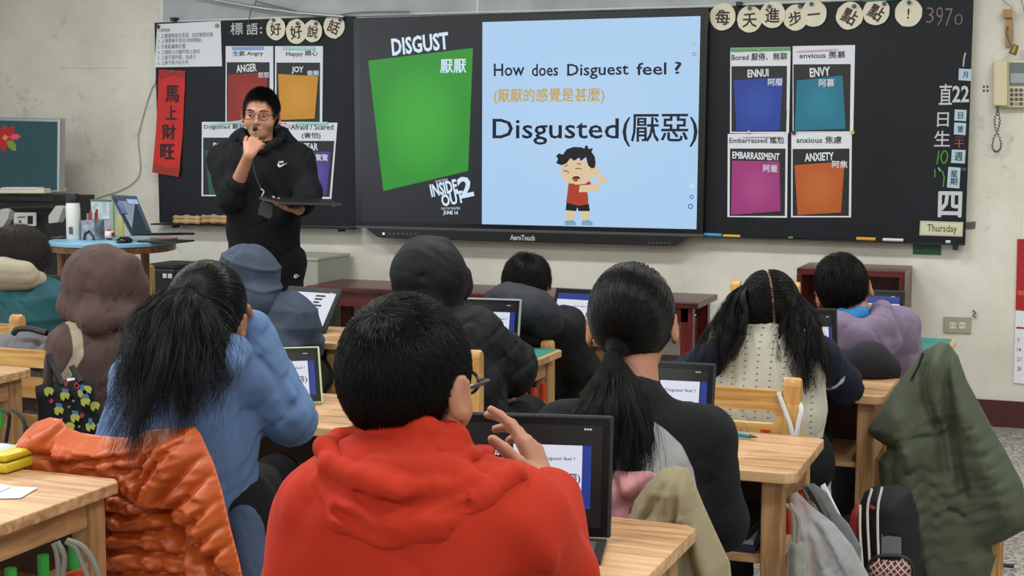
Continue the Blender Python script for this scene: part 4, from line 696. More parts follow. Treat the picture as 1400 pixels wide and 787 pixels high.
c_pig = chair('wooden chair with white ribbon on its post, behind the pigtail girl', 1.87, -3.60, .79, .43)
c_near = chair('wooden chair with grey bag over it and print tote on its post, left', -.30, -3.62, .77, .40)
c_curly = chair('wooden chair behind the curly haired child at left edge', -.75, -3.28, .79, .42)
c_far = chair('wooden chair standing beyond the blue round table legs', -2.0, -.76, .71, .40)
c_hood = chair('wooden chair behind the child in the black hood', .97, -3.46, .79, .42)
c_boy = chair('low wooden chair behind the boy with the grey hood down', .84, -2.46, .68, .40)
c_back = chair('wooden chair by the wall beyond the pigtail girl', 1.49, -1.0, .77, .30)
c_blue = chair('wooden chair under the orange padded jacket', .80, -4.56, .71, .42)
c_pony = chair('wooden chair under the khaki and pink coats', 1.86, -4.575, .715, .42)
c_red = chair('wooden chair under the boy in the red hoodie', 1.85, -5.55, .72, .42)
c_olive = chair('wooden chair under the olive green coat at right', 2.32, -2.83, .745, .34, math.radians(-90)); c_olive.scale = (1, .6, 1)
c_lav = chair('wooden chair behind the boy in the lavender hoodie', 2.08, -2.61, .64, .36)
# ribbon, sticker and writing on the pigtail girl's chair
M_RIB = mat('white_ribbon', 'c9ccd2', .7)
t = thing('white_ribbon', 'white ribbon knotted around the right post of pigtail girl\'s chair', 'ribbon', (2.063, -3.60, .66))
MB().tube(smoothline([(-.03, -.004, .09), (.0, -.012, .02), (.012, -.014, -.02), (.022, -.012, .03), (.024, .0, .06), (0, .042, .08), (-.026, .04, .085), (-.03, -.004, .09)], 5), .006, 6).build('ribbon_loop', M_RIB, t, smooth=True)
for a in ((-.02, -.07), (.012, -.085), (-.012, -.04)): MB().tube(smoothline([(.008, -.014, -.015), (a[0]*.5, -.016, a[1]*.5), (a[0], -.014, a[1])], 4), .005, 6).build('ribbon_end', M_RIB, t, smooth=True)
text('stamped_lettering', '田國小', (-.015, .0045, .64), (1, 0, 0), (0, 0, 1), .11, .03, mat('faint_stamp', 'c0a684', .7), c_pig, .0)
MB().box(.118, .142, .003, .0055, .635, .657).build('number_sticker', mat('red_sticker', 'c2371f', .5), c_pig); text('sticker_number', '17', (.124, .0025, .641), (1, 0, 0), (0, 0, 1), .012, .011, M_INK, c_pig, .01)
# ================================================================== tablets
E_LW = emitmat('tablet_white', 'd9dcea', .95); E_LB = emitmat('tablet_blue', '1f3a94', .8); E_LG = emitmat('tablet_green', '55b833', .9); E_LK = emitmat('tablet_black', '0b0b0f', .8); M_BEZ = mat('tablet_bezel', '08090b', .3, spec=.25)
E_BRD = emitmat('tablet_gold', 'c9953a', .8)
def tablet(label, P, rz, W=.25, H=.175, tilt=18, case=None, kb=True, mode='full', kbl=.16):
    """P: middle of the hinge on the desk; the screen faces -y locally"""
    t = thing('tablet', label, 'tablet', tuple(P), rz, 'tablets on the desks'); case = case or M_BLKM; a = math.radians(tilt); ex = np.array([1, 0, 0.]); ey = np.array([0, math.sin(a), math.cos(a)]); en = np.array([0, -math.cos(a), math.sin(a)])
    o = np.array([-W/2, 0, .008])
    def rect(x0, y0, x1, y1, d): return [o+ex*x+ey*y+en*d for x, y in ((x0, y0), (x1, y0), (x1, y1), (x0, y1))]
    def pl(name, x0, y0, x1, y1, d, m, th=.0004): return MB().prism(rect(x0, y0, x1, y1, d), (0, 0, 0), -en*th).build(name, m, t)
    m = MB(); m.prism(rect(-.006, 0, W+.006, H+.006, 0), (0, 0, 0), -en*.013); m.build('case', case, t, bev=.004)
    pl('glass', 0, .004, W, H, .0015, M_BEZ, .0015); b = .012; pl('display', b, b+.004, W-b, H-b, .0018, E_LK)
    w_, h_ = W-2*b, H-2*b-.004; X = lambda u: b+u*w_; Y = lambda v: b+.004+v*h_; e = .0004
    def tx(s_, u0, v0, u1, v1, mm, bold=.0): text('screen_words', s_, o+ex*X(u0)+ey*Y(v0)+en*.0031, ex, ey, (u1-u0)*w_, (v1-v0)*h_, mm, t, bold)
    [pl('status_icon', X(u_), Y(.955), X(u_+.014), Y(.97), .0024, E_LW) for u_ in (.87, .89, .91)]
    if mode == 'full':
        pl('side_strip', X(.0), Y(.2), X(.05), Y(.8), .0022, E_LB); pl('green_picture', X(.08), Y(.22), X(.31), Y(.66), .0024, E_LG); pl('white_page', X(.36), Y(.18), X(.86), Y(.80), .0022, E_LW); pl('side_strip', X(.86), Y(.18), X(.925), Y(.80), .0022, E_LB)
        tx('DISGUST', .11, .68, .29, .745, E_LW, .03); tx('厭厭', .24, .57, .30, .63, E_LW, .01); tx('How does Disguest feel ?', .39, .64, .81, .685, E_K, .01); tx('(厭厭的感覺是甚麼)', .39, .56, .62, .60, E_BRD, .005); tx('Disgusted(厭惡)', .375, .42, .85, .52, E_K, .012)
        for q, mm in (((.57, .21, .63, .32), E_BRD), ((.56, .32, .64, .39), E_LK)): pl('small_figure', X(q[0]), Y(q[1]), X(q[2]), Y(q[3]), .0026, mm)
    elif mode == 'page':
        pl('white_page', X(.08), Y(.05), X(.92), Y(.8), .0022, E_LW); pl('side_strip', X(.0), Y(.05), X(.07), Y(.8), .0022, E_LB); pl('side_strip', X(.93), Y(.05), X(1), Y(.8), .0022, E_LB)
        tx('How does Disguest feel ?', .3, .6, .88, .67, E_K, .01); tx('Disgusted(厭惡)', .2, .3, .9, .46, E_K, .012)
    elif mode == 'bar': pl('title_bar', X(.0), Y(.78), X(1), Y(.96), .0022, E_LB); pl('white_page', X(.0), Y(.05), X(1), Y(.78), .0022, E_LW); tx('How does Disguest feel ?', .35, .55, .9, .62, E_K, .01); tx('厭惡', .6, .25, .85, .42, E_K, .012)
    elif mode == 'work':
        pl('white_page', X(.0), Y(.05), X(1), Y(.95), .0022, E_LW)
        for k in range(9): y = .12+k*.09; pl('text_block', X(.06+.02*(k % 3)), Y(y), X(.3+.05*(k % 4)), Y(y+.025), .0025, mat('tablet_grey_ink', '50525a', .5)); pl('text_block', X(.6), Y(y), X(.72+.04*(k % 3)), Y(y+.05), .0025, E_LK)
    if kb:
        MB().box(-W/2, W/2, -kbl, 0, 0, .007).build('keyboard_base', case, t, bev=.002); ks = MB()
        for i in range(5):
            for j in range(12): x = -W/2+.012+j*(W-.024)/12; y = -.03-i*(kbl-.05)/5; ks.box(x, x+(W-.024)/12-.003, y-(kbl-.05)/5+.003, y, .007, .0095)
        k = ks.build('key_rows', M_GREYD, t); k['kind'] = 'stuff'
    return t
tb = tablet('large black tablet with keyboard in front of the red hoodie boy', (1.838, -4.835, .691), math.radians(13), .262, .20, 12, mode='full', kbl=.13)
tablet('black tablet on the desk of the ponytail girl, only its right end showing', (1.78, -3.80, .661), math.radians(5), .25, .17, 16, mode='page', kb=False)
tablet('green-rimmed tablet beside the elbow of the blue hoodie girl', (.735, -3.80, .661), math.radians(34), .24, .165, 36, mat('pale_green_case', 'a9b48a', .5), False, 'page')
tablet('black tablet held by the child in the black hood', (.87, -2.70, .6625), math.radians(6), .25, .17, 14, mat('silver_case', '9ba0a4', .4), False, 'page')
tablet('tablet with blue title bar beside the boy with grey hood', (.96, -1.95, .641), math.radians(-6), .24, .165, 28, None, False, 'bar')
tablet('tablet with bright white page ahead of the slate blue hood child', (-.07, -2.27, .631), math.radians(-8), .25, .19, 38, None, False, 'work')
tablet('tablet half hidden behind the pigtail girl, between her and lavender hoodie boy', (2.005, -2.93, .661), math.radians(24), .15, .21, 10, None, False, 'page')
tablet('tablet with blue bar right of the lavender hoodie boy', (2.03, -1.93, .6625), math.radians(0), .25, .17, 14, None, False, 'bar')
tablet('tablet showing lilac page right of the brown hood child', (-0.217, -3.05, .621), math.radians(-2), .2, .16, 18, None, False, 'page')
tablet('tablet with green picture beside the curly haired child', (-1.226, -2.2, .621), math.radians(4), .25, .17, 16, None, False, 'full')
# ================================================================== coats and bags hung on chairs
def wframe(Y): return (np.array([0, Y, 0.]), (1, 0, 0), (0, 0, 1), (0, -1, 0))
def wp(pts, Y): return [(lambda p: (p[0], p[2]))(aty(x, y, Y)) for x, y in pts]
def stroke(pts, Y, w_, a): return ([np.array([p[0], 0, p[2]]) for p in (aty(x, y, Y) for x, y in pts)], w_, a)
def hf(strokes, noise=(0, 1), seed=0, extra=None):
    def f(P):
        Q = np.stack([P[:, 0], np.zeros(len(P)), P[:, 1]], 1); o = folds(Q, 0, strokes)
        if noise[0]: o = o+wr(Q, noise[1], noise[0], seed, (1, 0, 1))
        if extra: o = o+extra(P)
        return o
    return f
# orange padded jacket
YO = -4.60; t = thing('orange_jacket', 'shiny orange padded jacket draped over chair of the blue hoodie girl', 'jacket', tuple(aty(200, 787, YO))); M_OR = mat('orange_nylon_shiny', 'b8521e', .42, bump=.4, bscale=40, var=.1, vscale=12, bdist=.003, spec=.5)
out = [(25, 604), (34, 590), (48, 577), (68, 570), (84, 573), (92, 584), (110, 591), (140, 596), (175, 598), (205, 588), (245, 584), (266, 583), (274, 592), (280, 606), (292, 632), (303, 668), (315, 720), (328, 770), (336, 815), (338, 900), (120, 900), (118, 760), (60, 700), (34, 668), (24, 640)]
quilt = []
for pts in ([(40, 614), (60, 608), (85, 622), (95, 640)], [(95, 628), (130, 626), (180, 620), (205, 616)], [(178, 636), (208, 636)], [(160, 666), (185, 668), (215, 690), (240, 694)], [(154, 692), (190, 700), (235, 692), (262, 720)], [(150, 720), (190, 724), (240, 716), (270, 724)], [(150, 750), (200, 744), (262, 752)], [(150, 778), (210, 774), (270, 780)], [(215, 590), (232, 604), (205, 650)], [(262, 600), (244, 622), (214, 660), (210, 676)], [(281, 622), (262, 650), (236, 680)], [(290, 650), (272, 676), (244, 694)], [(303, 680), (284, 706), (262, 716)], [(312, 714), (296, 730), (284, 742)], [(320, 740), (306, 752), (294, 764)], [(204, 600), (218, 622), (212, 650), (214, 680)]): quilt.append(stroke(pts, YO, .0065, -.022))
seam = [stroke([(238, 694), (262, 722), (290, 755), (315, 790)], YO, .014, -.035), stroke([(88, 584), (84, 602), (96, 640)], YO, .014, -.022), stroke([(160, 668), (162, 700), (160, 780)], YO, .007, -.012), stroke([(264, 724), (266, 752), (268, 790)], YO, .006, -.012)]
rid = [stroke([(60, 585), (62, 600)], YO, .05, .03), stroke([(255, 600), (240, 640), (225, 670)], YO, .05, .035), stroke([(290, 690), (310, 740)], YO, .04, .02), stroke([(110, 606), (200, 604)], YO, .035, .02)]
pillow('padded_shell', wp(out, YO), M_OR, t, .05, .05, .0045, wframe(YO), hf(quilt+seam+rid, (.009, 75), 3), back=.9)
# olive coat
YG = -3.06; t = thing('olive_coat', 'olive green coat hanging over a chair at right edge of the room', 'coat', tuple(aty(1290, 787, YG))); M_OL = cloth('olive_cloth', '4b5142', .1, .75, .1)
o1 = [(1285, 467), (1298, 470), (1310, 486), (1322, 520), (1340, 553), (1357, 585), (1378, 622), (1398, 660), (1407, 700), (1405, 722), (1375, 738), (1350, 748), (1362, 760), (1350, 800), (1300, 860), (1262, 860), (1258, 800), (1240, 770), (1215, 745), (1196, 716), (1203, 660), (1200, 630), (1215, 612), (1188, 594), (1186, 586), (1204, 560), (1222, 530), (1244, 502), (1264, 478)]
st = [stroke([(1272, 478), (1265, 510), (1270, 545), (1288, 590), (1294, 640)], YG, .012, -.03), stroke([(1296, 478), (1296, 520), (1303, 570), (1307, 620), (1318, 668)], YG, .014, -.04), stroke([(1284, 476), (1280, 510), (1284, 560)], YG, .025, .03), stroke([(1312, 500), (1330, 560), (1360, 640), (1380, 690)], YG, .04, .035), stroke([(1226, 612), (1222, 640), (1232, 700), (1246, 760)], YG, .012, -.025), stroke([(1245, 612), (1250, 660), (1266, 730), (1272, 780)], YG, .035, .04), stroke([(1218, 560), (1240, 580), (1256, 620)], YG, .035, .02), stroke([(1348, 744), (1402, 712)], YG, .008, -.012), stroke([(1226, 610), (1252, 592), (1284, 592)], YG, .006, -.012), stroke([(1202, 700), (1225, 716), (1248, 746)], YG, .006, -.008), stroke([(1300, 690), (1318, 700)], YG, .008, -.015), stroke([(1296, 668), (1316, 664)], YG, .008, .01)]
for k in range(7): st.append(stroke([(1246+k*3, 640+k*20), (1262+k*3, 630+k*20), (1276+k*2, 640+k*20)], YG, .007, -.008)); st.append(stroke([(1330+k*8, 580+k*18), (1352+k*8, 572+k*18)], YG, .007, -.008))
pillow('coat_body', wp(o1, YG), M_OL, t, .06, .06, .0065, wframe(YG), hf(st, (.006, 45), 5), back=.9)
wline('strap', [(1262, 482), (1256, 500), (1245, 520)], YG-.045, .004, M_BLKM, t)
Y = YG-.075; wline('zip_pull', smoothline([(1222, 690), (1230, 680), (1236, 674)], 3), Y, .003, M_ALU, t)
# khaki and pink coats on the ponytail girl's chair
YK = -4.595; t = thing('khaki_coat', 'khaki coat hanging on chair of the ponytail girl in black', 'coat', tuple(aty(930, 787, YK))); M_KH = cloth('khaki_cloth', '8c8168', .15, .75, .08)
o1 = [(862, 702), (868, 684), (885, 660), (905, 641), (925, 636), (940, 640), (948, 655), (962, 690), (980, 730), (998, 768), (1004, 830), (1000, 900), (870, 900), (858, 800), (850, 720)]
st = [stroke([(934, 642), (930, 670), (927, 720)], YK, .008, -.014), stroke([(905, 645), (880, 680), (868, 715)], YK, .014, .015), stroke([(945, 660), (960, 720), (975, 780)], YK, .02, .02), stroke([(912, 660), (900, 690), (880, 712)], YK, .01, -.010), stroke([(950, 700), (945, 750), (955, 790)], YK, .012, -.012)]
pillow('coat_body', wp(o1, YK), M_KH, t, .045, .05, .0055, wframe(YK), hf(st, (.005, 40), 8), back=.8)
t = thing('pink_jacket', 'pink jacket under the khaki coat on the ponytail girl\'s chair', 'jacket', tuple(aty(860, 787, YK+.02))); M_PK = cloth('pink_cloth', 'b98087', .15)
o1 = [(800, 655), (830, 648), (855, 650), (880, 649), (894, 654), (884, 672), (872, 692), (866, 720), (868, 800), (870, 880), (790, 880), (785, 700)]
st = [stroke([(835, 655), (846, 680), (856, 705)], YK, .008, -.018), stroke([(858, 690), (872, 668), (885, 656)], YK, .008, -.014), stroke([(852, 655), (862, 670)], YK, .02, .012)]
pillow('jacket_body', wp(o1, YK+.0), M_PK, t, .032, .04, .0055, (np.array([0, YK+.035, 0.]), (1, 0, 0), (0, 0, 1), (0, -1, 0)), hf(st, (.004, 45), 9), back=.5)
# grey soft bag over the left chair, print tote
YB = -3.645; t = thing('grey_backpack', 'grey fabric bag lying over the top of the left wooden chair', 'bag', tuple(aty(60, 520, YB+.08))); M_GRC = cloth('grey_bag', '6c6c70', .15)
o1 = [(-60, 462), (-10, 459), (20, 452), (45, 453), (60, 456), (80, 453), (100, 458), (110, 468), (118, 500), (124, 540), (126, 590), (100, 600), (-60, 600)]
pillow('bag_body', wp(o1, YB+.10), M_GRC, t, .05, .06, .007, wframe(YB+.115), hf([stroke([(60, 455), (55, 480), (62, 500)], YB+.1, .01, -.015), stroke([(98, 458), (106, 500), (116, 560)], YB+.1, .012, .012), stroke([(20, 462), (16, 485)], YB+.1, .008, -.01)], (.004, 40), 2), back=.8)
wline('handle', smoothline([(18, 456), (24, 450), (40, 449), (56, 453), (64, 455)], 4), YB+.06, .010, M_BLKM, t); wline('buckle_strap', [(88, 460), (96, 470), (104, 466)], YB+.055, .008, M_BLKM, t)
wpoly('pale_trim', [(84, 454), (100, 460), (108, 464), (108, 468), (96, 464), (84, 458)], YB+.06, mat('pale_pink_trim', 'bba7a7', .7), t, .01)
YT = -3.70; t = thing('print_tote_bag', 'black tote bag with small green and blue figures hanging from left chair post', 'bag', tuple(aty(95, 590, YT))); M_TOTE = cloth('black_tote', '15161a', .05, .8)
o1 = [(48, 528), (60, 524), (95, 518), (116, 519), (128, 524), (134, 560), (144, 592), (146, 640), (60, 640), (55, 600), (52, 560)]
pillow('tote_body', wp(o1, YT), M_TOTE, t, .035, .04, .006, wframe(YT), hf([stroke([(100, 520), (110, 560), (120, 600)], YT, .01, -.012), stroke([(122, 524), (128, 560), (136, 600)], YT, .008, -.012)], (.003, 40), 4))
M_TG = mat('tote_green', '9aa04a', .7); M_TB = mat('tote_blue', '3d68a4', .7); M_TR = mat('tote_red', '8f2a34', .7); M_TW = mat('tote_grey', '7b7c86', .7)
for k, (x, y, a) in enumerate(((66, 534, 0), (88, 540, 1), (116, 548, 2), (80, 560, 1), (102, 570, 1), (95, 582, 0), (118, 532, 0), (123, 582, 3), (138, 582, 3), (112, 536, 3), (129, 554, 0))):
    dz = .041 if 60 < x < 128 else .03
    wpoly('print_shape', [(x-6, y-2), (x-2, y-5), (x+4, y-4), (x+7, y), (x+5, y+6), (x+1, y+3), (x-1, y+8), (x-5, y+5)], YT-dz, M_TG, t, .003)
    if a: wpoly('print_shape', [(x-4, y-9), (x+4, y-8), (x+5, y-4), (x-3, y-5)] if a < 3 else [(x-2, y-10), (x+2, y-10), (x+3, y-2), (x-2, y-2)], YT-dz-.001, M_TB, t, .003)
for x, y in ((70, 548), (106, 528), (104, 526), (112, 568), (90, 524)): wpoly('print_shape', [(x-3, y-1), (x, y-4), (x+3, y), (x+1, y+3), (x-2, y+3)], YT-.042, M_TR, t, .002)
for x, y in ((100, 548), (84, 573), (108, 583), (94, 556), (74, 576)): wpoly('print_dot', [(x+1.6*math.cos(a), y+1.6*math.sin(a)) for a in np.linspace(0, 5.3, 7)], YT-.042, M_TW, t, .002)
for pts in ([(66, 484), (70, 495), (80, 515), (86, 525)], [(66, 484), (68, 510), (68, 528)], [(98, 500), (104, 512), (110, 522)]): wline('strap', smoothline(pts, 4), YT-.012, .009, M_BLKM, t)
wpoly('white_label', [(91, 517), (101, 516), (102, 519), (92, 521)], YT-.03, M_PAPER, t, .002)
# things on the front left desk
P = atz(10, 640, .681); t = thing('yellow_tin', 'yellow tin pencil case on the left foreground desk', 'case', tuple(P)); M_YT = mat('yellow_tin', 'c9b32a', .35); xl_ = atz(-60, 645, .68)[0]-P[0]; xr_ = atz(37, 640, .68)[0]-P[0]
MB().box(xl_, xr_, -.045, .045, 0, .022).build('tin_bottom', M_YT, t, bev=.008, seg=3); MB().box(xl_, xr_, -.045, .045, .024, .042).build('tin_lid', M_YT, t, bev=.009, seg=3); MB().lathe([(.04, 0), (.038, .001)], (xr_-.07, 0, .042), 24).build('round_print', mat('tin_print', 'a9b3bb', .5), t); MB().lathe([(.026, 0), (.025, .001)], (xr_-.075, 0, .0428), 24).build('round_print', mat('tin_print_pale', 'd0cfc0', .5), t)
P = atz(0, 673, .681); t = thing('folded_card', 'white folded card lying on the left foreground desk', 'card', tuple(P)); q = [atz(x, y, .6815)-P for x, y in ((-30, 668), (0, 662), (15, 666), (52, 667), (28, 681), (0, 681.5), (-30, 676))]
MB().prism(q, (0, 0, 0), (0, 0, .0015)).build('card_sheet', M_PAPER, t); wl = [atz(x, y, .684)-P for x, y in ((14, 666), (-6, 675))]; MB().tube(wl, .0012, 5).build('fold_line', M_GREYB, t)
# straps on the pegs of the left desk
for k, (px, lb) in enumerate(((80, 'grey cord bag strap looped over the right green peg of left desk'),)):
    Yd = -4.69-.2; t = thing('grey_strap_bag', lb, 'bag', (.90, -4.83, .35)); M_CORD = cloth('grey_cord', '77736c', .1)
    for pts in ([(73, 742), (77, 752), (80, 775), (79, 800), (82, 850)], [(78, 740), (88, 760), (86, 790), (92, 850)], [(90, 740), (104, 748), (112, 770), (124, 800), (128, 850)], [(92, 738), (112, 746), (126, 765), (138, 800), (142, 850)]): 
        P_ = [atd(x, y, 2.63)-np.array(t.location) for x, y in pts]; MB().tube(smoothline(P_, 4), .0055, 8).build('strap', M_CORD, t, smooth=True)
    P_ = [atd(x, y, 2.66)-np.array(t.location) for x, y in ((88, 784), (112, 778), (118, 850), (84, 850))]; MB().prism(P_, (0, 0, 0), (0, .02, 0)).build('red_tag', mat('red_tag', 'a8321f', .5), t, bev=.002)
# black straps and green tag hanging on the left edge desk
t = thing('black_strap_bag', 'black cloth bag hanging by straps from left edge desk', 'bag', (-.1, -3.98, .2)); 
for pts in ([(2, 560), (12, 566), (12, 580), (8, 610), (10, 660)], [(16, 560), (26, 566), (34, 580), (38, 605), (36, 660)]): MB().tube(smoothline([atd(x, y, 3.72)-np.array(t.location) for x, y in pts], 4), .009, 8, flat=.4).build('strap', M_BLKM, t, smooth=True)
pillow('bag_body', [(-.16, .0), (.0, .0), (.02, .26), (-.14, .27)], M_BLKM, None, .03, .04, .012, (np.array([0., 0, 0]), (1, 0, 0), (0, 0, 1), (0, -1, 0))).parent = t
# pen on the ponytail girl's desk
A = atz(1000, 592, .668); B = atz(1034, 597, .668); t = thing('blue_pen', 'teal blue pen lying on desk of the ponytail girl', 'pen', tuple(A)); d = B-A
MB().tube([d*.05, d*.75], .0055, 12).build('barrel', mat('teal_pen', '2b7f9c', .35), t, smooth=True); MB().tube([d*-.25, d*.05], .0045, 12).build('clear_end', M_WHITE, t, smooth=True); MB().tube([d*.75, d*.93, d*1.05], [.005, .003, .001], 12).build('tip', M_GREYD, t, smooth=True)
# bags on the ponytail desk pegs
YP = -3.83; P0 = np.array([2.16, -3.9, .35])
def hangbag(name, label, cat, out_, Yb, m, T=.04, st=(), straps=(), sm=None, noise=.006, seed=1, shift=(0, 0)):
    t = thing(name, label, cat, tuple(aty(sum(p[0] for p in out_)/len(out_), max(p[1] for p in out_), Yb)))
    pillow('bag_body', wp(out_, Yb), m, t, T, .05, .006, wframe(Yb), hf([stroke(p, Yb, w_, a) for p, w_, a in st], (noise, 55), seed))
    for p in straps: wline('strap', smoothline(p, 4), Yb-.03, .005, sm or M_GREYD, t)
    return t
M_PLAST = mat('clear_plastic', 'c2c4cc', .28, trans=.35, alpha=.62, bump=.8, bscale=25, bdist=.01); M_PLAST.node_tree.nodes['Principled BSDF'].inputs['IOR'].default_value = 1.15
hangbag('plastic_bag', 'translucent plastic bag hanging from the orange pegs', 'bag', [(1080, 676), (1090, 672), (1108, 690), (1140, 715), (1165, 745), (1190, 790), (1200, 860), (1080, 870), (1084, 790), (1082, 730)], -4.00, M_PLAST, .05, [([(1092, 680), (1110, 730), (1120, 787)], .008, -.02), ([(1100, 690), (1135, 740), (1160, 787)], .008, -.02), ([(1086, 700), (1096, 787)], .008, .016), ([(1110, 700), (1150, 740), (1180, 787)], .01, .018)], noise=.012, seed=3)
hangbag('grey_cloth_bag', 'grey cloth bag behind the translucent plastic bag', 'bag', [(1095, 664), (1112, 660), (1130, 672), (1145, 700), (1160, 715), (1178, 748), (1176, 770), (1160, 765), (1140, 730), (1115, 690)], -3.88, M_GRC, .03, [([(1140, 705), (1172, 752)], .006, -.01)], [[(1100, 664), (1108, 668), (1126, 700), (1134, 720)], [(1098, 668), (1108, 690), (1120, 702)]], M_GREYD)
hangbag('drawstring_bag', 'pale grey drawstring bag with green sprig beside the desk leg', 'bag', [(1078, 742), (1086, 735), (1098, 742), (1104, 787), (1106, 860), (1072, 860)], -4.05, mat('pale_bag', '8c8f8a', .6, var=.4, vscale=25), .02, [], [[(1074, 690), (1084, 700), (1086, 740)], [(1080, 688), (1092, 712), (1090, 742)]], mat('tan_strap', '8a8178', .8))
t = hangbag('white_paper_bag', 'white folded bag hanging right of the grey cloth bag', 'bag', [(1122, 664), (1128, 660), (1140, 685), (1150, 705), (1146, 712), (1134, 696)], -3.86, M_PAPER, .01)
# items lying in open desk shelves
def inshelf(name, label, cat, x, y, z, sx, sy, sz, m, rz=0, group=None):
    o = MB().box(-sx/2, sx/2, -sy/2, sy/2, 0, sz).build(name, m, None, bev=.002); o.location = (x, y, z); o.rotation_euler = (0, 0, rz); return tag(o, label, cat, group)
inshelf('notebook', 'dark blue notebook in the shelf of the ponytail girl\'s desk', 'notebook', 1.95, -3.85, .46, .22, .3, .015, mat('navy_book', '252b45', .5)); inshelf('notebook', 'pale notebook on top in the shelf of ponytail girl\'s desk', 'notebook', 1.94, -3.86, .4755, .2, .28, .012, M_GREYB, .1); inshelf('book', 'black book on the pale notebook in the ponytail girl\'s desk', 'book', 1.95, -3.86, .488, .2, .27, .02, M_BLKM, -.05)
inshelf('pencil_case', 'brown pencil case in the shelf of the blue hoodie girl\'s desk', 'case', .85, -3.8, .46, .2, .1, .05, M_GRC, .2)
P = atd(396, 640, 3.45); inshelf('crumpled_cloth', 'light grey cloth lying in desk shelf under the blue girl\'s arm', 'cloth', .80, -3.93, .462, .14, .12, .045, mat('light_cloth', '8a867c', .8), .4)
P = aty(380, 655, -3.4); inshelf('white_bag', 'white plastic bag on the floor beneath desk of the blue girl', 'bag', .52, -3.2, .0, .2, .16, .3, M_WHITE, .3)
# backpack at right below the coat
YS = -3.32; t = thing('school_backpack', 'black and red school backpack with white piping and a plaid pocket', 'backpack', tuple(aty(1210, 900, YS))); M_NV = cloth('backpack_black', '17181c', .1, .7)
pillow('backpack_body', wp([(1175, 690), (1182, 672), (1196, 664), (1226, 662), (1246, 670), (1256, 700), (1262, 780), (1262, 900), (1180, 905), (1172, 800)], YS), M_NV, t, .07, .06, .008, wframe(YS), hf([], (.003, 30), 1), back=1.2)
pillow('red_side', wp([(1158, 740), (1164, 700), (1174, 682), (1180, 700), (1182, 760), (1182, 850), (1162, 850)], YS+.02), mat('backpack_red', '8a2028', .6), t, .05, .05, .008, wframe(YS+.02), back=1)
for pts in ([(1176, 690), (1176, 730), (1180, 787), (1181, 860)], [(1192, 668), (1186, 700), (1190, 787), (1192, 860)], [(1206, 666), (1200, 700), (1202, 787), (1204, 860)]): wline('white_piping', smoothline(pts, 4), YS-.072, .0035, M_WHITE, t)
m = mat('plaid', '7c2432', .7); N = m.node_tree.nodes; L = m.node_tree.links; tc = N.new('ShaderNodeTexCoord'); cols = None
ws = []
for ang in (.785, -.785):
    mp = N.new('ShaderNodeMapping'); mp.inputs['Rotation'].default_value = (0, ang, 0); L.new(tc.outputs['Object'], mp.inputs[0]); wv = N.new('ShaderNodeTexWave'); wv.bands_direction = 'X'; wv.inputs['Scale'].default_value = 26; L.new(mp.outputs[0], wv.inputs['Vector']); r = N.new('ShaderNodeValToRGB'); r.color_ramp.elements[0].position = .82; r.color_ramp.elements[1].position = .88; L.new(wv.outputs[1], r.inputs[0]); ws.append(r)
ad = N.new('ShaderNodeMath'); ad.operation = 'MAXIMUM'; L.new(ws[0].outputs[0], ad.inputs[0]); L.new(ws[1].outputs[0], ad.inputs[1]); mx = N.new('ShaderNodeMixRGB'); mx.inputs[1].default_value = lin('5e1f2c'); mx.inputs[2].default_value = lin('b9aca4'); L.new(ad.outputs[0], mx.inputs[0]); L.new(mx.outputs[0], N['Principled BSDF'].inputs['Base Color'])
pillow('plaid_pocket', wp([(1186, 775), (1192, 764), (1210, 760), (1236, 762), (1248, 775), (1250, 860), (1184, 860)], YS-.06), m, t, .03, .03, .008, wframe(YS-.065)); wline('pocket_piping', smoothline([(1186, 800), (1187, 774), (1196, 762), (1212, 759), (1236, 761), (1247, 772), (1250, 800)], 4), YS-.075, .005, M_BLK, t); wpoly('red_zip', [(1190, 690), (1197, 694), (1195, 697), (1189, 693)], YS-.078, M_TR, t, .004)
wpoly('grey_panel', [(1205, 730), (1232, 735), (1232, 760), (1205, 760)], YS-.074, M_GRC, t, .004)
stick2 = MB().tube([(0, 0, 0), (.055, .0, .0)], .006, 8).build('navy_pen', mat('navy_plastic', '22264a', .4), None, smooth=True); P = atz(1362, 771, .006); stick2.location = P; tag(stick2, 'dark blue pen on the floor right of the olive coat', 'pen')
# ================================================================== people
M_SKIN = mat('skin', 'a9745b', .5, bump=.15, bscale=150, var=.08, vscale=14, bdist=.0006); M_SKIN.node_tree.nodes['Principled BSDF'].inputs['Subsurface Weight'].default_value = .12; M_SKIN.node_tree.nodes['Principled BSDF'].inputs['Subsurface Radius'].default_value = (.01, .004, .002)
M_HAIR = mat('black_hair', '070606', .34, spec=.2); M_HAIRB = mat('hair_base', '080707', .8, spec=.15, bump=.6, bscale=220, bdist=.002, stretch=(1, 1, .25)); M_EYE = mat('eye_white', 'c9c4bd', .3); M_IRIS = mat('iris', '1a110c', .15); M_LIP = mat('lip', '94564c', .5); M_TROU = cloth('dark_trousers', '0f1014', .05); M_JEAN = cloth('blue_jeans', '44546e', .1); M_SHOE = mat('dark_shoe', '24242a', .5)
def nrm(v): v = np.array(v, float); return v/(np.linalg.norm(v)+1e-12)
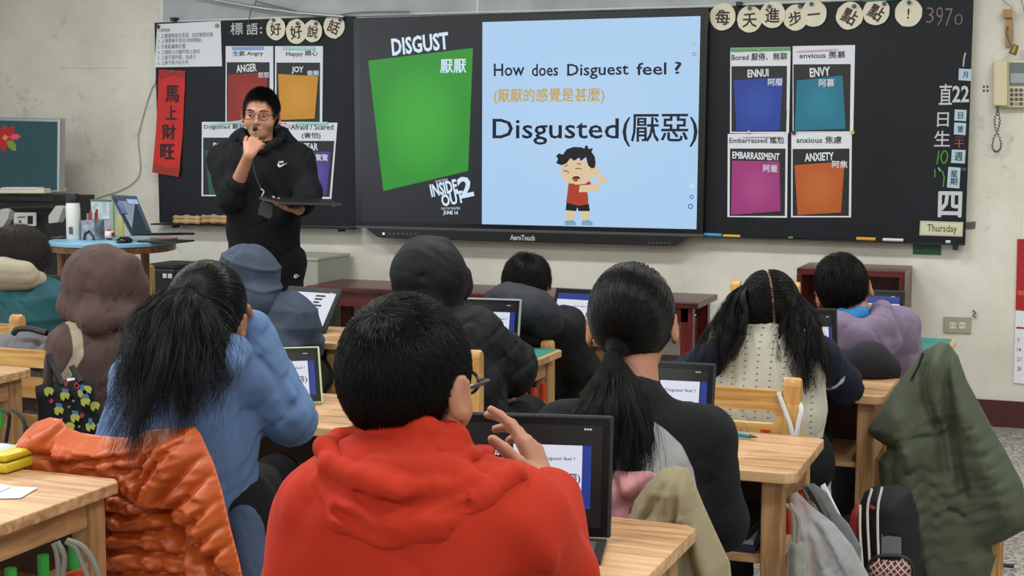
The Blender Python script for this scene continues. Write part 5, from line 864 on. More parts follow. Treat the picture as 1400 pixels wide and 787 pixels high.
def head_sd(S, c, R, s):
    g = lambda x, y, z: c+R@np.array([x, y, z])*s
    S.ell(g(0, -.01, .02), np.array([.073, .092, .085])*s, .01, R); S.ell(g(0, .03, -.045), np.array([.053, .056, .062])*s, .03, R); S.ell(g(0, .058, -.078), np.array([.028, .026, .022])*s, .025, R)
    for x in (-1, 1): S.ell(g(x*.036, .055, -.03), np.array([.026, .026, .024])*s, .02, R); S.ell(g(x*.03, .093, .004), np.array([.017, .012, .010])*s, .012, R, -1)
    S.cap(g(-.035, .079, .019), g(.035, .079, .019), .008*s, k=.012); S.cap(g(0, .083, .006), g(0, .101, -.026), .006*s, .0095*s, .008)
    for x in (-1, 1):
        S.ell(g(x*.011, .094, -.029), np.array([.007, .008, .006])*s, .005, R)
        Re = R@rotm((0, 0, 1), -x*.5); S.ell(g(x*.0805, -.012, -.008), np.array([.007, .018, .029])*s, .005, Re); S.ell(g(x*.089, -.008, -.005), np.array([.005, .011, .020])*s, .005, Re, -1); S.ell(g(x*.080, .0, -.032), np.array([.006, .008, .009])*s, .005, Re)
    S.cap(g(-.016, .084, -.054), g(.016, .084, -.054), .0055*s, k=.006); S.cap(g(-.012, .083, -.062), g(.012, .083, -.062), .0065*s, k=.005)
def face_parts(root, c, R, s, hairm):
    g = lambda x, y, z: c+R@np.array([x, y, z])*s-np.array(root.location)
    for x in (-1, 1):
        m = MB(); prof = [(.0105*s*math.sin(a), .0105*s*math.cos(a)) for a in np.linspace(.02, PI-.02, 9)]; m.lathe(prof, g(x*.03, .0755, .003), 14, R@rotm((1, 0, 0), -PI/2)); e = m.build('eye', M_EYE, root, smooth=True)
        m = MB(); m.lathe([(.0001, .0003*s), (.0045*s, 0), (.005*s, -.001*s)], g(x*.03, .0872, .002), 12, R@rotm((1, 0, 0), -PI/2), caps=False); m.build('iris', M_IRIS, e)
        MB().tube([g(x*.013, .0875, .006), g(x*.022, .0895, .0085), g(x*.032, .0895, .0085), g(x*.046, .082, .004)], [.002*s, .0032*s, .0032*s, .002*s], 6).build('eyelid', M_SKIN, root, smooth=True)
        MB().tube([g(x*.012, .091, .023), g(x*.03, .0905, .0275), g(x*.048, .078, .022)], [.0035*s, .0045*s, .0025*s], 6, flat=.6).build('eyebrow', hairm, root, smooth=True)
    MB().tube([g(-.021, .083, -.057), g(-.01, .0895, -.0545), g(0, .0905, -.056), g(.01, .0895, -.0545), g(.021, .083, -.057)], [.001*s, .0035*s, .003*s, .0035*s, .001*s], 8).build('lips', M_LIP, root, smooth=True)
def hand_sd(S, w, d, n, side, curl=(.5,)*4, s=1., spread=.06, thumb=(.6, .3), r=.0078):
    """w wrist, d towards the fingers, n palm normal; side +1: the thumb lies on d x n"""
    d = nrm(d); n = nrm(n-d*(n@d)); a = np.cross(d, n)*side
    pb = w+d*.075*s; S.cap(w, w+d*.02*s, .019*s, .02*s, .01, (n, .75)); 
    for i, o in enumerate((.027, .009, -.009, -.026)): S.cap(w+a*o*.55*s+d*.012*s, pb+a*o*s-d*(.004*abs(i-1))*s, .0105*s, .0095*s, .010)
    for i, (o, L) in enumerate(zip((.027, .009, -.009, -.026), (.064, .071, .066, .052))):
        p = pb+a*o*s-d*(.004*abs(i-1))*s; ang = spread*(1.5-i); dd = nrm(d+a*ang); c = curl[i % len(curl)]; t = 0
        for j, (f, rr) in enumerate(((.45, 1.), (.3, .93), (.25, .84))):
            t += c*(.9 if j == 0 else 1.15); v = dd*math.cos(t)+n*math.sin(t); q = p+v*L*f*s; S.cap(p, q, r*s*rr, r*s*rr*.93, .004); p = q
    p = w+a*.022*s+d*.018*s; v = nrm(a*thumb[0]+d*.75+n*.25); q = p+v*.038*s; S.cap(p, q, .012*s, .0098*s, .008); v2 = nrm(v+n*thumb[1]+d*.4); q2 = q+v2*.028*s; S.cap(q, q2, .0095*s, .0088*s, .004); q3 = q2+nrm(v2+n*thumb[1])*.02*s; S.cap(q2, q3, .0086*s, .0072*s, .003)
def zline(y, nape=-.078, front=.05):
    return np.interp(y, [-.2, -.055, -.02, .012, .03, .06, .2], [nape, nape, -.035, -.012, -.002, front, front+.01])
def hair_short(root, c, R, s, n=5000, ln=.022, rad=.0006, whorl=(.01, -.055, .08), nape=-.078, front=.05, thick=.007, k=5, curly=0, messy=.25, m=None, seed=1, capr=(.075, .0955, .0895)):
    m = m or M_HAIR; cr = np.array(capr)*s; cc = c+R@np.array([0, -.011, .022])*s
    S = SD().ell(cc, cr, .01, R)
    def cut(P): q = (P-c)@R/s; return ((zline(q[:, 1], nape, front)-q[:, 2])*s)
    S.fn(lambda P: -cut(P), .012, -1)
    def eardent(P): q = (P-c)@R/s; return np.minimum(np.sqrt(((np.abs(q[:, 0])-.08)/.02)**2+((q[:, 1]+.004)/.022)**2+((q[:, 2]+.012)/.030)**2)-1, 9)*.02*s
    S.fn(eardent, .006, -1); S.disp(lambda P: wr((P-c)@R, 130, .0012, seed, (1, 1, .3)))
    base = S.mesh('hair', M_HAIRB, root, .0045)
    rg = np.random.default_rng(seed); q = rg.normal(size=(n*3, 3)); q /= np.linalg.norm(q, axis=1)[:, None]; p = q*np.array(capr)+np.array([0, -.011, .022])
    ok = p[:, 2] > zline(p[:, 1], nape, front)+.002; ok &= ~((np.abs(p[:, 0]) > .06) & (((p[:, 1]+.004)/.024)**2+((p[:, 2]+.012)/.032)**2 < 1)); q = q[ok][:n]
    wv = nrm(np.array(whorl)/np.array(capr)); side = np.cross(q, wv); t0 = (q@wv)[:, None]*q-wv; t0 /= np.linalg.norm(t0, axis=1)[:, None]+1e-6; t0 = t0+.35*side/(np.linalg.norm(side, axis=1)[:, None]+1e-6)*.6+rg.normal(size=q.shape)*messy
    L = ln*rg.uniform(.6, 1.15, len(q)); pts = np.zeros((len(q), k, 3)); lift = rg.uniform(.3, 1, len(q)); cur = q.copy(); phase = rg.uniform(0, 6.28, len(q)); u2 = nrm((1, .3, .2)); 
    for i in range(k):
        P = cur*np.array(capr)*(1+(thick/.085)*(.1+lift*(i/(k-1))**.8))[:, None]+np.array([0, -.011, .022])
        if curly:
            an = phase+i*1.5; t1 = t0/np.linalg.norm(t0, axis=1)[:, None]; t2 = np.cross(cur, t1); P = P+curly*(t1*np.cos(an)[:, None]+t2*np.sin(an)[:, None])*(i/(k-1))**.5
        pts[:, i] = c+(P*s)@R.T
        tt = t0-cur*(t0*cur).sum(1)[:, None]; tt /= np.linalg.norm(tt, axis=1)[:, None]+1e-6; cur = cur+tt*(L/.085/(k-1))[:, None]; cur /= np.linalg.norm(cur, axis=1)[:, None]; t0 = tt
    hair_obj('hair_strands', pts, rad*s, m, base if False else root, True); return base
def tail(root, name, guides, n, rad, w0, w1, m=None, seed=2, k=18, wave=.006, lens=(.75, 1.1), clumps=0):
    """loose hair: strands around guide lines; w0, w1 spread at the tie and at the end"""
    m = m or M_HAIR; rg = np.random.default_rng(seed); G = []
    for g in guides:
        g = smoothline(g, 8); g = np.array(g); s_ = np.r_[0, np.cumsum(np.linalg.norm(np.diff(g, axis=0), axis=1))]; t = np.linspace(0, s_[-1], 40); G.append(np.stack([np.interp(t, s_, g[:, i]) for i in range(3)], 1))
    G = np.array(G); out = np.zeros((n, k, 3)); ng = len(G)
    CL = [(rg.uniform(0, max(ng-1, .001)), rg.normal(size=3), rg.uniform(0, 6, 3), rg.uniform(*lens)) for _ in range(max(clumps, 1))]
    for j in range(n):
        cl = CL[rg.integers(len(CL))] if clumps and rg.random() < .85 else None
        a = (min(max(cl[0]+rg.normal()*.05, 0), ng-1) if cl else rg.uniform(0, ng-1)) if ng > 1 else 0; i0 = int(a); i1 = min(i0+1, ng-1); f = a-i0; L = cl[3]*rg.uniform(.85, 1.08) if cl else rg.uniform(*lens); tt = np.clip(np.linspace(0, 39*min(L, 1), k), 0, 39); lo = tt.astype(int); hi = np.minimum(lo+1, 39); fr = (tt-lo)[:, None]
        P = (G[i0][lo]*(1-fr)+G[i0][hi]*fr)*(1-f)+(G[i1][lo]*(1-fr)+G[i1][hi]*fr)*f; o = rg.normal(size=3); o = cl[1]*.85+o*.28 if cl else o; u = np.linspace(0, 1, k)
        wd = w0+(w1-w0)*np.clip(u*1.6, 0, 1); ph = cl[2]+rg.normal(size=3)*.25 if cl else rg.uniform(0, 6, 3); P = P+o*wd[:, None]*.5+wave*np.stack([np.sin(u*5+ph[0]), np.sin(u*4+ph[1]), np.sin(u*6+ph[2])*.3], 1)*u[:, None]; out[j] = P
    return hair_obj(name, out, rad, m, root)
def tail_core(root, name, guides, r0, r1):
    S = SD()
    for g in guides:
        g = smoothline(g, 3); n = len(g); m_ = int(n*.72); g = g[:m_+1]; S.path(g, [(r0+(r1-r0)*min(1, 1.6*i/m_))*(1 if i < m_*.45 else max(.12, 1-(i-m_*.45)/(m_*.55))) for i in range(m_+1)], .012)
    S.disp(lambda P: wr(P, 120, .002, 5, (1, 1, .15))); return S.mesh(name, M_HAIRB, root, .006)
def hair_to_tie(root, c, R, s, tie, n=1500, rad=.0007, seed=3, part=None, capr=(.0785, .098, .092), front=.055, nape=-.075, k=9, sel=None):
    rg = np.random.default_rng(seed); cr = np.array(capr); off = np.array([0, -.011, .022]); tl = ((np.array(tie)-c)@R/s-off)/cr; tq = nrm(tl)
    q = rg.normal(size=(n*6, 3)); q /= np.linalg.norm(q, axis=1)[:, None]; p = q*cr+off; zl = zline(p[:, 1], nape, front); ok = (p[:, 2] > zl)
    if sel is not None: ok &= sel(p)
    q = q[ok][:n]; pts = np.zeros((len(q), k, 3))
    for i in range(k):
        t = i/(k-1); v = q*(1-t)+tq*t+1e-6; v /= np.linalg.norm(v, axis=1)[:, None]; rr = 1.0+rg.uniform(.0, .045, len(q))*math.sin(PI*t)+.01+max(0, t-.75)*4*(np.linalg.norm(tl)-1.0)*.9
        pts[:, i] = c+((v*rr[:, None]*cr+off)*s)@R.T
    return hair_obj('hair_strands', pts, rad, M_HAIR, root, False)
def hair_cap(root, c, R, s, capr=(.078, .0975, .0915), front=.055, nape=-.075, part=False):
    S = SD().ell(c+R@np.array([0, -.011, .022])*s, np.array(capr)*s, .01, R)
    S.fn(lambda P: (lambda q: (q[:, 2]-zline(q[:, 1], nape, front))*s)((P-c)@R/s), .012, -1)
    S.p[-1] = ((lambda P: (lambda q: (q[:, 2]-zline(q[:, 1], nape, front))*s)((P-c)@R/s)), .012, -1); f0 = S.p[-1][0]; S.p[-1] = ((lambda P: -f0(P)*-1), .012, -1)
    S.p[-1] = ((lambda P: (lambda q: (zline(q[:, 1], nape, front)-q[:, 2])*-s)((P-c)@R/s)*-1*-1), .012, -1)
    # keep what lies above the hair line
    S.p[-1] = ((lambda P: -((lambda q: zline(q[:, 1], nape, front)-q[:, 2])((P-c)@R/s))*s), .012, -1)
    if part: S.fn(lambda P: (lambda q: np.sqrt((q[:, 0]+.1*np.clip(q[:, 1], -1, 0))**2)-.003+np.where(q[:, 1] > .05, .01, 0))((P-c)@R/s)*s, .002, -1)
    return S.mesh('hair', M_HAIRB, root, .0045)
class Fig:
    def __init__(s, name_label, c, hr, sc, L, Rr, elb, wrs, pelvis, knees, ank, group=None, yaw=10):
        s.c = np.array(c, float); s.R = yprm(*hr); s.s = sc; s.L = np.array(L, float); s.Rr = np.array(Rr, float); s.el = [np.array(e, float) for e in elb]; s.wr = [np.array(e, float) for e in wrs]; s.pel = np.array(pelvis, float)
        s.kn = [np.array(e, float) for e in knees]; s.an = [np.array(e, float) for e in ank]; s.root = thing('person', name_label, 'person', (s.pel[0], s.pel[1], 0), 0, group)
        s.lat = nrm(s.Rr-s.L); s.top = (s.L+s.Rr)/2; s.upv = nrm(s.top-s.pel); s.fw = nrm(np.cross(s.upv, s.lat)); s.neck = s.c+s.R@np.array([0, -.03, -.075])*sc
    def body(s, h=.006, hands=(None, None), fat=1.0):
        S = SD(); head_sd(S, s.c, s.R, s.s); S.cap(s.c+s.R@np.array([0, -.02, -.05])*s.s, s.top+s.upv*.02-s.fw*.005, .045*s.s, .052*s.s, .02)
        q = (s.fw, .62); S.cap(s.pel+s.upv*.03, s.top-s.upv*.08, .105*fat, .115*fat, .05, q); S.cap(s.L, s.Rr, .042*fat, .042*fat, .05)
        for i, p in enumerate((s.L, s.Rr)): S.cap(p, s.el[i], .04*fat, .034*fat, .02); S.cap(s.el[i], s.wr[i], .034*fat, .022*s.s, .015)
        for i, hd in enumerate(hands):
            if hd is None: v = nrm(s.wr[i]-s.el[i]); hd = dict(d=v, n=-s.upv if abs(v@s.upv) < .9 else s.fw, side=(1 if i == 0 else -1), curl=(.35,)*4)
            hand_sd(S, s.wr[i], hd['d'], np.array(hd['n'], float), hd['side'], hd.get('curl', (.4,)*4), hd.get('s', s.s*.95), hd.get('spread', .06), hd.get('thumb', (.6, .3)))
        b = S.mesh('body', M_SKIN, s.root, h); face_parts(s.root, s.c, s.R, s.s, M_HAIRB); return b
    def trousers(s, m=None, h=.012, fat=1.0):
        S = SD(); a, b = s.pel-s.lat*.085, s.pel+s.lat*.085; S.cap(a, b, .11*fat, k=.05)
        for p, k_, n_ in ((a, s.kn[0], s.an[0]), (b, s.kn[1], s.an[1])): S.cap(p, k_, .085*fat, .062*fat, .04); S.cap(k_, n_, .06*fat, .05*fat, .03)
        S.disp(lambda P: wr(P, 45, .004, 3)); o = S.mesh('trousers', m or M_TROU, s.root, h)
        for n_, k_ in zip(s.an, s.kn):
            v = nrm((k_-s.pel)*[1, 1, 0]+1e-4); S = SD().ell(n_+v*.045+np.array([0, 0, -.035]), (.045, .05, .035), .01).cap(n_+np.array([0, 0, -.03]), n_+v*.11+np.array([0, 0, -.045]), .04, .032, .03).fn(lambda P: .004-P[:, 2], .003, -1) if False else SD().cap(n_*[1, 1, 0]+[0, 0, .042], n_*[1, 1, 0]+v*.13+[0, 0, .036], .042, .034, .02)
            S.mesh('shoe', M_SHOE, s.root, .01)
        return o
    def coat(s, chest=.135, belly=.135, sh=.062, arm=(.06, .052, .044), flat=.74, hem=.0, armk=.025, cuff=(.02, .02), shk=.06, bell=0):
        S = SD(); q = (s.fw, flat); mid = (s.pel+s.top)/2; S.cap(s.pel+s.upv*hem, mid, belly, (belly+chest)/2, .04, q); S.cap(mid, s.top-s.upv*.06, (belly+chest)/2, chest, .04, q); S.cap(s.L, s.Rr, sh, sh, shk)
        for i, p in enumerate((s.L, s.Rr)):
            S.cap(p, s.el[i], arm[0], arm[1], armk); S.cap(s.el[i], s.wr[i]-nrm(s.wr[i]-s.el[i])*cuff[i], arm[1], arm[2], .02)
        return S
    def w(s): return s.top
def seated(px, py, D, yaw=10, lean=.05, h=1.0):
    """pelvis, knees and ankles of a sitting child below the point seen at px, py, D"""
    p = atd(px, py, D); f = np.array([-math.sin(math.radians(yaw)), math.cos(math.radians(yaw)), 0]); r = np.array([f[1], -f[0], 0]); pel = np.array([p[0], p[1], .50])-f*lean
    kn = [pel+f*.34-r*.1+[0, 0, .01], pel+f*.34+r*.1+[0, 0, .01]]; an = [k*[1, 1, 0]+[0, 0, .09]-f*.02 for k in kn]; return pel, kn, an
A3 = atd
# ---------------------------------------------------------------- boy in the red hoodie
D = 2.0; pel, kn, an = seated(575, 700, 1.96, 10, .03)
c = A3(557, 527, D); F = Fig('child in red hooded sweatshirt with short black hair and glasses, seen from behind, hand raised', c, (-4, -6, 0), 1.13, A3(447, 708, 1.93), A3(705, 712, 1.93), [A3(404, 860, 1.95), A3(752, 786, 2.02)], [A3(470, 900, 2.2), A3(750, 672, 2.17)], pel, kn, an)
hd = dict(d=A3(722, 604, 2.2)-A3(750, 672, 2.17), n=nrm(A3(660, 640, 2.2)-A3(727, 640, 2.17)), side=1, curl=(.18, .3, .4, .45), spread=.12, thumb=(.9, .1), s=1.12)
F.body(.0035, (None, hd)); F.trousers()
hair_short(F.root, F.c, F.R, F.s, 16000, .020, .00055, (-.012, -.062, .075), -.074, .05, .006, 5, messy=.3, seed=11)
# glasses
g = lambda x, y, z: F.c+F.R@np.array([x, y, z])*F.s-np.array(F.root.location)
gl = MB()
for x in (-1, 1): gl.tube([g(x*.031+.019*math.cos(a), .100-.08*max(0, abs(x*.031+.019*math.cos(a))-.035), .002+.0155*math.sin(a)) for a in np.linspace(0, 2*PI, 20, endpoint=False)], .0026, 6, closed=True); gl.tube([g(x*.05, .097, .006), g(x*.070, .085, .007), g(x*.082, .02, .004), g(x*.079, .0, .003), g(x*.070, -.02, -.008)], [.0035]*3+[.003]*2, 8)
gl.tube([g(-.012, .102, .006), g(0, .106, .008), g(.012, .102, .006)], .0022, 6); gl = gl.build('glasses', mat('glasses_black', '121214', .25), F.root, smooth=True)
for x in (-1, 1): MB().lathe([(.0185, 0), (.0185, .0008)], g(x*.031, .100, .002), 18, F.R@rotm((1, 0, 0), PI/2)@np.diag([1, .85, 1])).build('lens', MATS['window_glass'], gl)
M_REDH = cloth('red_fleece', 'a82812', .2, .85, .05)
S_ = F.coat(.15, .165, .058, (.068, .066, .052), .8, .02, .05, shk=.07)
pz = lambda *a: [A3(*q) for q in a]
S_.cap(A3(500, 650, 1.94), A3(605, 652, 1.96), .058, .055, .04)
fs = [(pz((640, 700, 1.87), (720, 720, 1.86), (760, 770, 1.86)), .02, .010), (pz((735, 690, 1.9), (742, 740, 1.88), (760, 787, 1.88)), .012, .008), (pz((420, 690, 1.86), (400, 740, 1.86)), .02, -.006), (pz((480, 770, 1.8), (600, 760, 1.8)), .03, -.005)]
S_.disp(lambda P: -folds(P, 0, fs)+wr(P, 22, .004, 4)); S_.mesh('red_sweatshirt', M_REDH, F.root, .0055)
H = SD()   # the hood lying on the back: pouch, rolled rim, standing collar
H.ell(A3(562, 672, 1.885), (.108, .045, .058), .02, yprm(22, 0, 0)); H.path(pz((446, 664, 1.89), (478, 704, 1.855), (530, 726, 1.845), (594, 716, 1.845), (652, 684, 1.865), (704, 648, 1.89)), [.026, .027, .027, .025, .022, .016], .016)
H.path(pz((484, 604, 2.02), (462, 602, 1.96), (446, 612, 1.91), (452, 634, 1.875), (490, 652, 1.855), (545, 668, 1.845), (600, 668, 1.85), (650, 658, 1.87), (692, 652, 1.895), (710, 652, 1.93)), [.014, .016, .017, .017, .017, .016, .016, .015, .014, .011], .006)
H.path(pz((474, 612, 1.97), (500, 630, 1.90), (548, 646, 1.88), (596, 642, 1.88), (645, 622, 1.91), (668, 618, 1.99)), [.012, .015, .016, .015, .013, .010], .005)
H.path(pz((488, 600, 1.97), (530, 592, 1.94), (575, 591, 1.935), (616, 600, 1.95), (636, 614, 1.98)), [.018, .025, .027, .022, .013], .012); H.path(pz((505, 620, 1.93), (560, 626, 1.905), (620, 620, 1.93)), [.018, .022, .018], .012)
hf_ = [(pz((440, 655, 1.86), (480, 680, 1.83), (540, 694, 1.815), (600, 702, 1.815), (640, 690, 1.84)), .0045, .014), (pz((462, 700, 1.84), (495, 722, 1.82), (535, 738, 1.815)), .008, .012), (pz((590, 672, 1.83), (585, 704, 1.81)), .0045, .008), (pz((520, 632, 1.9), (545, 660, 1.85)), .005, .010), (pz((560, 618, 1.9), (566, 655, 1.85)), .005, -.006), (pz((600, 618, 1.9), (622, 655, 1.86)), .005, .009), (pz((450, 640, 1.88), (500, 668, 1.84), (560, 682, 1.82)), .012, -.007), (pz((660, 648, 1.88), (640, 680, 1.85), (655, 706, 1.86)), .007, .009), (pz((476, 650, 1.86), (500, 690, 1.83), (520, 715, 1.82)), .006, .008), (pz((615, 680, 1.83), (630, 705, 1.83)), .006, .007)]
H.disp(lambda P: folds(P, 0, hf_)+wr(P, 60, .0028, 6)); H.mesh('hood', M_REDH, F.root, .0038)
# ---------------------------------------------------------------- girl with one ponytail, black and white top
D = 2.88; pel, kn, an = seated(862, 620, 2.84, 8, .0)
c = A3(864, 444, D); F = Fig('child with low black ponytail, black top with pale back panel, seen from behind', c, (13, -10, -3), 1.07, A3(770, 592, 2.810), A3(962, 596, 2.840), [A3(742, 700, 2.860), A3(985, 712, 2.880)], [A3(770, 700, 3.080), A3(925, 690, 3.130)], pel, kn, an)
F.body(.005); F.trousers()
hair_cap(F.root, F.c, F.R, F.s); tie = A3(838, 492, 2.780); hair_to_tie(F.root, F.c, F.R, F.s, tie, 6500, .00055, 21)
MB().tube([tie+np.array([.011*math.cos(a), .011*math.sin(a)*.6, .002*math.sin(a*2)])-np.array(F.root.location) for a in np.linspace(0, 2*PI, 14, endpoint=False)], .0035, 6, closed=True).build('hair_tie', M_BLKM, F.root, smooth=True)
gd = [pz((838, 492, 2.780), (818, 530, 2.740), (792, 575, 2.700), (774, 620, 2.680), (768, 650, 2.680)), pz((838, 492, 2.780), (832, 540, 2.710), (820, 590, 2.680), (812, 640, 2.660), (808, 668, 2.660)), pz((838, 492, 2.780), (850, 540, 2.700), (856, 590, 2.670), (858, 640, 2.650), (856, 672, 2.650)), pz((838, 492, 2.780), (866, 536, 2.720), (882, 580, 2.690), (886, 625, 2.680), (880, 660, 2.680))]
tail_core(F.root, 'ponytail_core', gd, .014, .024); tail(F.root, 'ponytail', gd, 3400, .00055, .012, .03, seed=5, k=16, wave=.010, lens=(.7, 1.05), clumps=60)
M_BTOP = cloth2('black_top', '0e0f13', 'a3a3a8', sheen=.05); M_WTOP = cloth('pale_panel', 'a9a9ad', .15); S_ = F.coat(.135, .145, .055, (.06, .058, .05), .78, .0, .04); S_.cap(A3(862, 548, 2.840), A3(868, 520, 2.870), .075, .052, .03)
lt, lw, lf, c0, up = F.top.copy(), F.lat.copy(), F.fw.copy(), F.pel.copy(), F.upv.copy()
def mf(C):
    x = (C-lt)@lw; z = (C-lt)@up; b = (C-lt)@lf; return np.minimum(.04-b, np.minimum(np.interp(-z, [-.065, -.03, .0, .05, .15, .3], [-.01, .045, .078, .105, .13, .135])-np.abs(x), .065-z))
S_.disp(lambda P: wr(P, 26, .0045, 8)+wr(P, 60, .0015, 9)); S_.mesh('top', M_BTOP, F.root, .006, mask=mf)
# ---------------------------------------------------------------- girl in the blue hoodie
D = 3.18; pel, kn, an = seated(262, 640, 3.28, 14, .0)
c = A3(281, 433, D); F = Fig('child in blue hooded sweatshirt with long loose ponytail, leaning her head on a hand', c, (22, -8, 9), 1.08, A3(190, 520, 3.2), A3(322, 508, 3.26), [A3(166, 620, 3.2), A3(396, 572, 3.34)], [A3(230, 640, 3.4), A3(342, 442, 3.28)], pel, kn, an)
hd = dict(d=A3(322, 405, 3.2)-A3(344, 442, 3.22), n=A3(300, 430, 3.15)-A3(344, 432, 3.2), side=1, curl=(.25, .3, .35, .4), s=.95)
F.body(.0045, (None, hd)); F.trousers(M_TROU)
hair_cap(F.root, F.c, F.R, F.s); tie = A3(257, 404, 3.080); hair_to_tie(F.root, F.c, F.R, F.s, tie, 6000, .0006, 31)
MB().tube([tie+np.array([.013*math.cos(a), .008*math.sin(a), .011*math.sin(a)])-np.array(F.root.location) for a in np.linspace(0, 2*PI, 14, endpoint=False)], .0035, 6, closed=True).build('hair_tie', mat('brown_tie', '4a342c', .7), F.root, smooth=True)
gd = [pz((257, 404, 3.080), (230, 414, 3.030), (200, 462, 2.980), (168, 520, 2.940), (158, 575, 2.920)), pz((257, 404, 3.080), (232, 420, 3.010), (210, 480, 2.950), (192, 545, 2.920), (184, 605, 2.910)), pz((257, 404, 3.080), (248, 430, 3.000), (235, 490, 2.940), (222, 550, 2.910), (212, 600, 2.900)), pz((257, 404, 3.080), (266, 436, 3.000), (264, 490, 2.950), (256, 545, 2.920), (246, 590, 2.910)), pz((257, 404, 3.080), (282, 432, 3.020), (298, 470, 2.980), (304, 515, 2.960), (290, 560, 2.950))]
tail_core(F.root, 'ponytail_core', gd, .016, .026); tail(F.root, 'ponytail', gd, 3600, .0006, .014, .055, seed=7, k=18, wave=.03, lens=(.55, 1.05), clumps=46)
M_BLUEH = cloth('blue_fleece', '5b759f', .3, .85, .06); S_ = F.coat(.135, .155, .055, (.06, .06, .048), .8, -.02, .035); S_.cap(A3(350, 480, 3.28), A3(394, 565, 3.3), .045, .055, .03)
fs = [(pz((340, 520, 3.120), (370, 560, 3.200), (395, 590, 3.240)), .018, .018), (pz((385, 470, 3.240), (400, 510, 3.240), (405, 550, 3.240)), .010, -.010), (pz((355, 490, 3.240), (380, 520, 3.240), (392, 560, 3.240)), .009, .012), (pz((260, 600, 2.980), (320, 600, 3.020), (380, 605, 3.120)), .012, .012), (pz((300, 640, 3.000), (350, 615, 3.070)), .014, -.012), (pz((340, 450, 3.220), (362, 462, 3.240), (385, 465, 3.240)), .008, .008)]
S_.disp(lambda P: folds(P, 0, fs)+wr(P, 24, .005, 12)+wr(P, 60, .003, 42)); S_.mesh('blue_sweatshirt', M_BLUEH, F.root, .0055)
H = SD(); H.path(pz((318, 462, 3.270), (322, 480, 3.160), (306, 498, 3.100), (270, 500, 3.070), (225, 495, 3.070), (200, 480, 3.120)), [.02, .03, .034, .036, .034, .025], .03); H.path(pz((300, 455, 3.200), (310, 475, 3.120), (290, 486, 3.080)), [.02, .024, .02], .02); H.disp(lambda P: wr(P, 45, .003, 2)); H.mesh('hood', M_BLUEH, F.root, .006)
SD().cap(A3(332, 715, 3.2), A3(350, 800, 3.16), .04, .045, .03).disp(lambda P: wr(P, 40, .005, 3)).mesh('denim_shirt_tail', M_JEAN, F.root, .008)
# ---------------------------------------------------------------- girl with two pigtails, knitted vest over navy jacket
D = 3.9; pel, kn, an = seated(1045, 560, 3.86, 6, .0)
c = A3(1054, 428, D); F = Fig('child with two black pigtails and cream knitted vest over navy jacket sleeves, seen from behind', c, (8, -22, -8), 1.02, A3(985, 488, 3.84), A3(1118, 488, 3.86), [A3(930, 520, 4.0), A3(1150, 526, 3.95)], [A3(950, 520, 4.2), A3(1110, 520, 4.15)], pel, kn, an)
F.body(.006); F.trousers()
hair_cap(F.root, F.c, F.R, F.s, part=True)
tl, tr = A3(1021, 393, 3.87), A3(1088, 405, 3.87)
for tie, sg_, sd_ in ((tl, -1, 41), (tr, 1, 42)):
    hair_to_tie(F.root, F.c, F.R, F.s, tie, 2200, .0006, sd_, sel=lambda p, sg_=sg_: p[:, 0]*sg_ > .004)
    MB().tube([tie+np.array([.006*math.cos(a), .006*math.sin(a), .011*math.sin(a)])-np.array(F.root.location) for a in np.linspace(0, 2*PI, 12, endpoint=False)], .0035, 6, closed=True).build('hair_tie', mat('lilac_tie', 'a79ab8', .5), F.root, smooth=True)
g1 = [pz((1021, 393, 3.87), (1000, 408, 3.85), (978, 450, 3.8), (962, 492, 3.78)), pz((1021, 393, 3.87), (1006, 412, 3.84), (995, 455, 3.78), (980, 505, 3.76)), pz((1021, 393, 3.87), (1012, 420, 3.83), (1010, 455, 3.78), (1000, 490, 3.76))]
g2 = [pz((1088, 405, 3.87), (1076, 430, 3.83), (1066, 460, 3.76), (1060, 480, 3.74)), pz((1088, 405, 3.87), (1090, 440, 3.8), (1088, 485, 3.74), (1090, 525, 3.73)), pz((1088, 405, 3.87), (1104, 440, 3.8), (1110, 485, 3.75), (1110, 535, 3.74)), pz((1088, 405, 3.87), (1112, 430, 3.82), (1126, 475, 3.77), (1130, 525, 3.76))]
for gd, sd_ in ((g1, 9), (g2, 10)): tail_core(F.root, 'pigtail_core', gd, .010, .013); tail(F.root, 'pigtail', gd, 1700, .0007, .010, .020, seed=sd_, k=14, wave=.022, lens=(.6, 1.1), clumps=26)
m = cloth('cream_knit', 'b3b0a3', .2, .9, .05, .5, 200); N = m.node_tree.nodes; L = m.node_tree.links; tc = N.new('ShaderNodeTexCoord'); br_ = N.new('ShaderNodeTexVoronoi'); br_.inputs['Scale'].default_value = 1; br_.inputs['Randomness'].default_value = 0; mp = N.new('ShaderNodeMapping'); mp.inputs['Scale'].default_value = (30, .0, 62); L.new(tc.outputs['Object'], mp.inputs[0]); L.new(mp.outputs[0], br_.inputs['Vector'])
r = N.new('ShaderNodeValToRGB'); r.color_ramp.elements[0].position = .07; r.color_ramp.elements[1].position = .13; r.color_ramp.elements[0].color = lin('55524a'); r.color_ramp.elements[1].color = lin('b6b3a6'); L.new(br_.outputs['Distance'], r.inputs[0]); L.new(r.outputs[0], N['Principled BSDF'].inputs['Base Color'])
S_ = F.coat(.135, .145, .05, (.05, .05, .045), .78, .0, .04); S_.cap(A3(1050, 462, 3.88), A3(1052, 452, 3.92), .06, .05, .03)
lt, lw, lf, up = F.top.copy(), F.lat.copy(), F.fw.copy(), F.upv.copy()
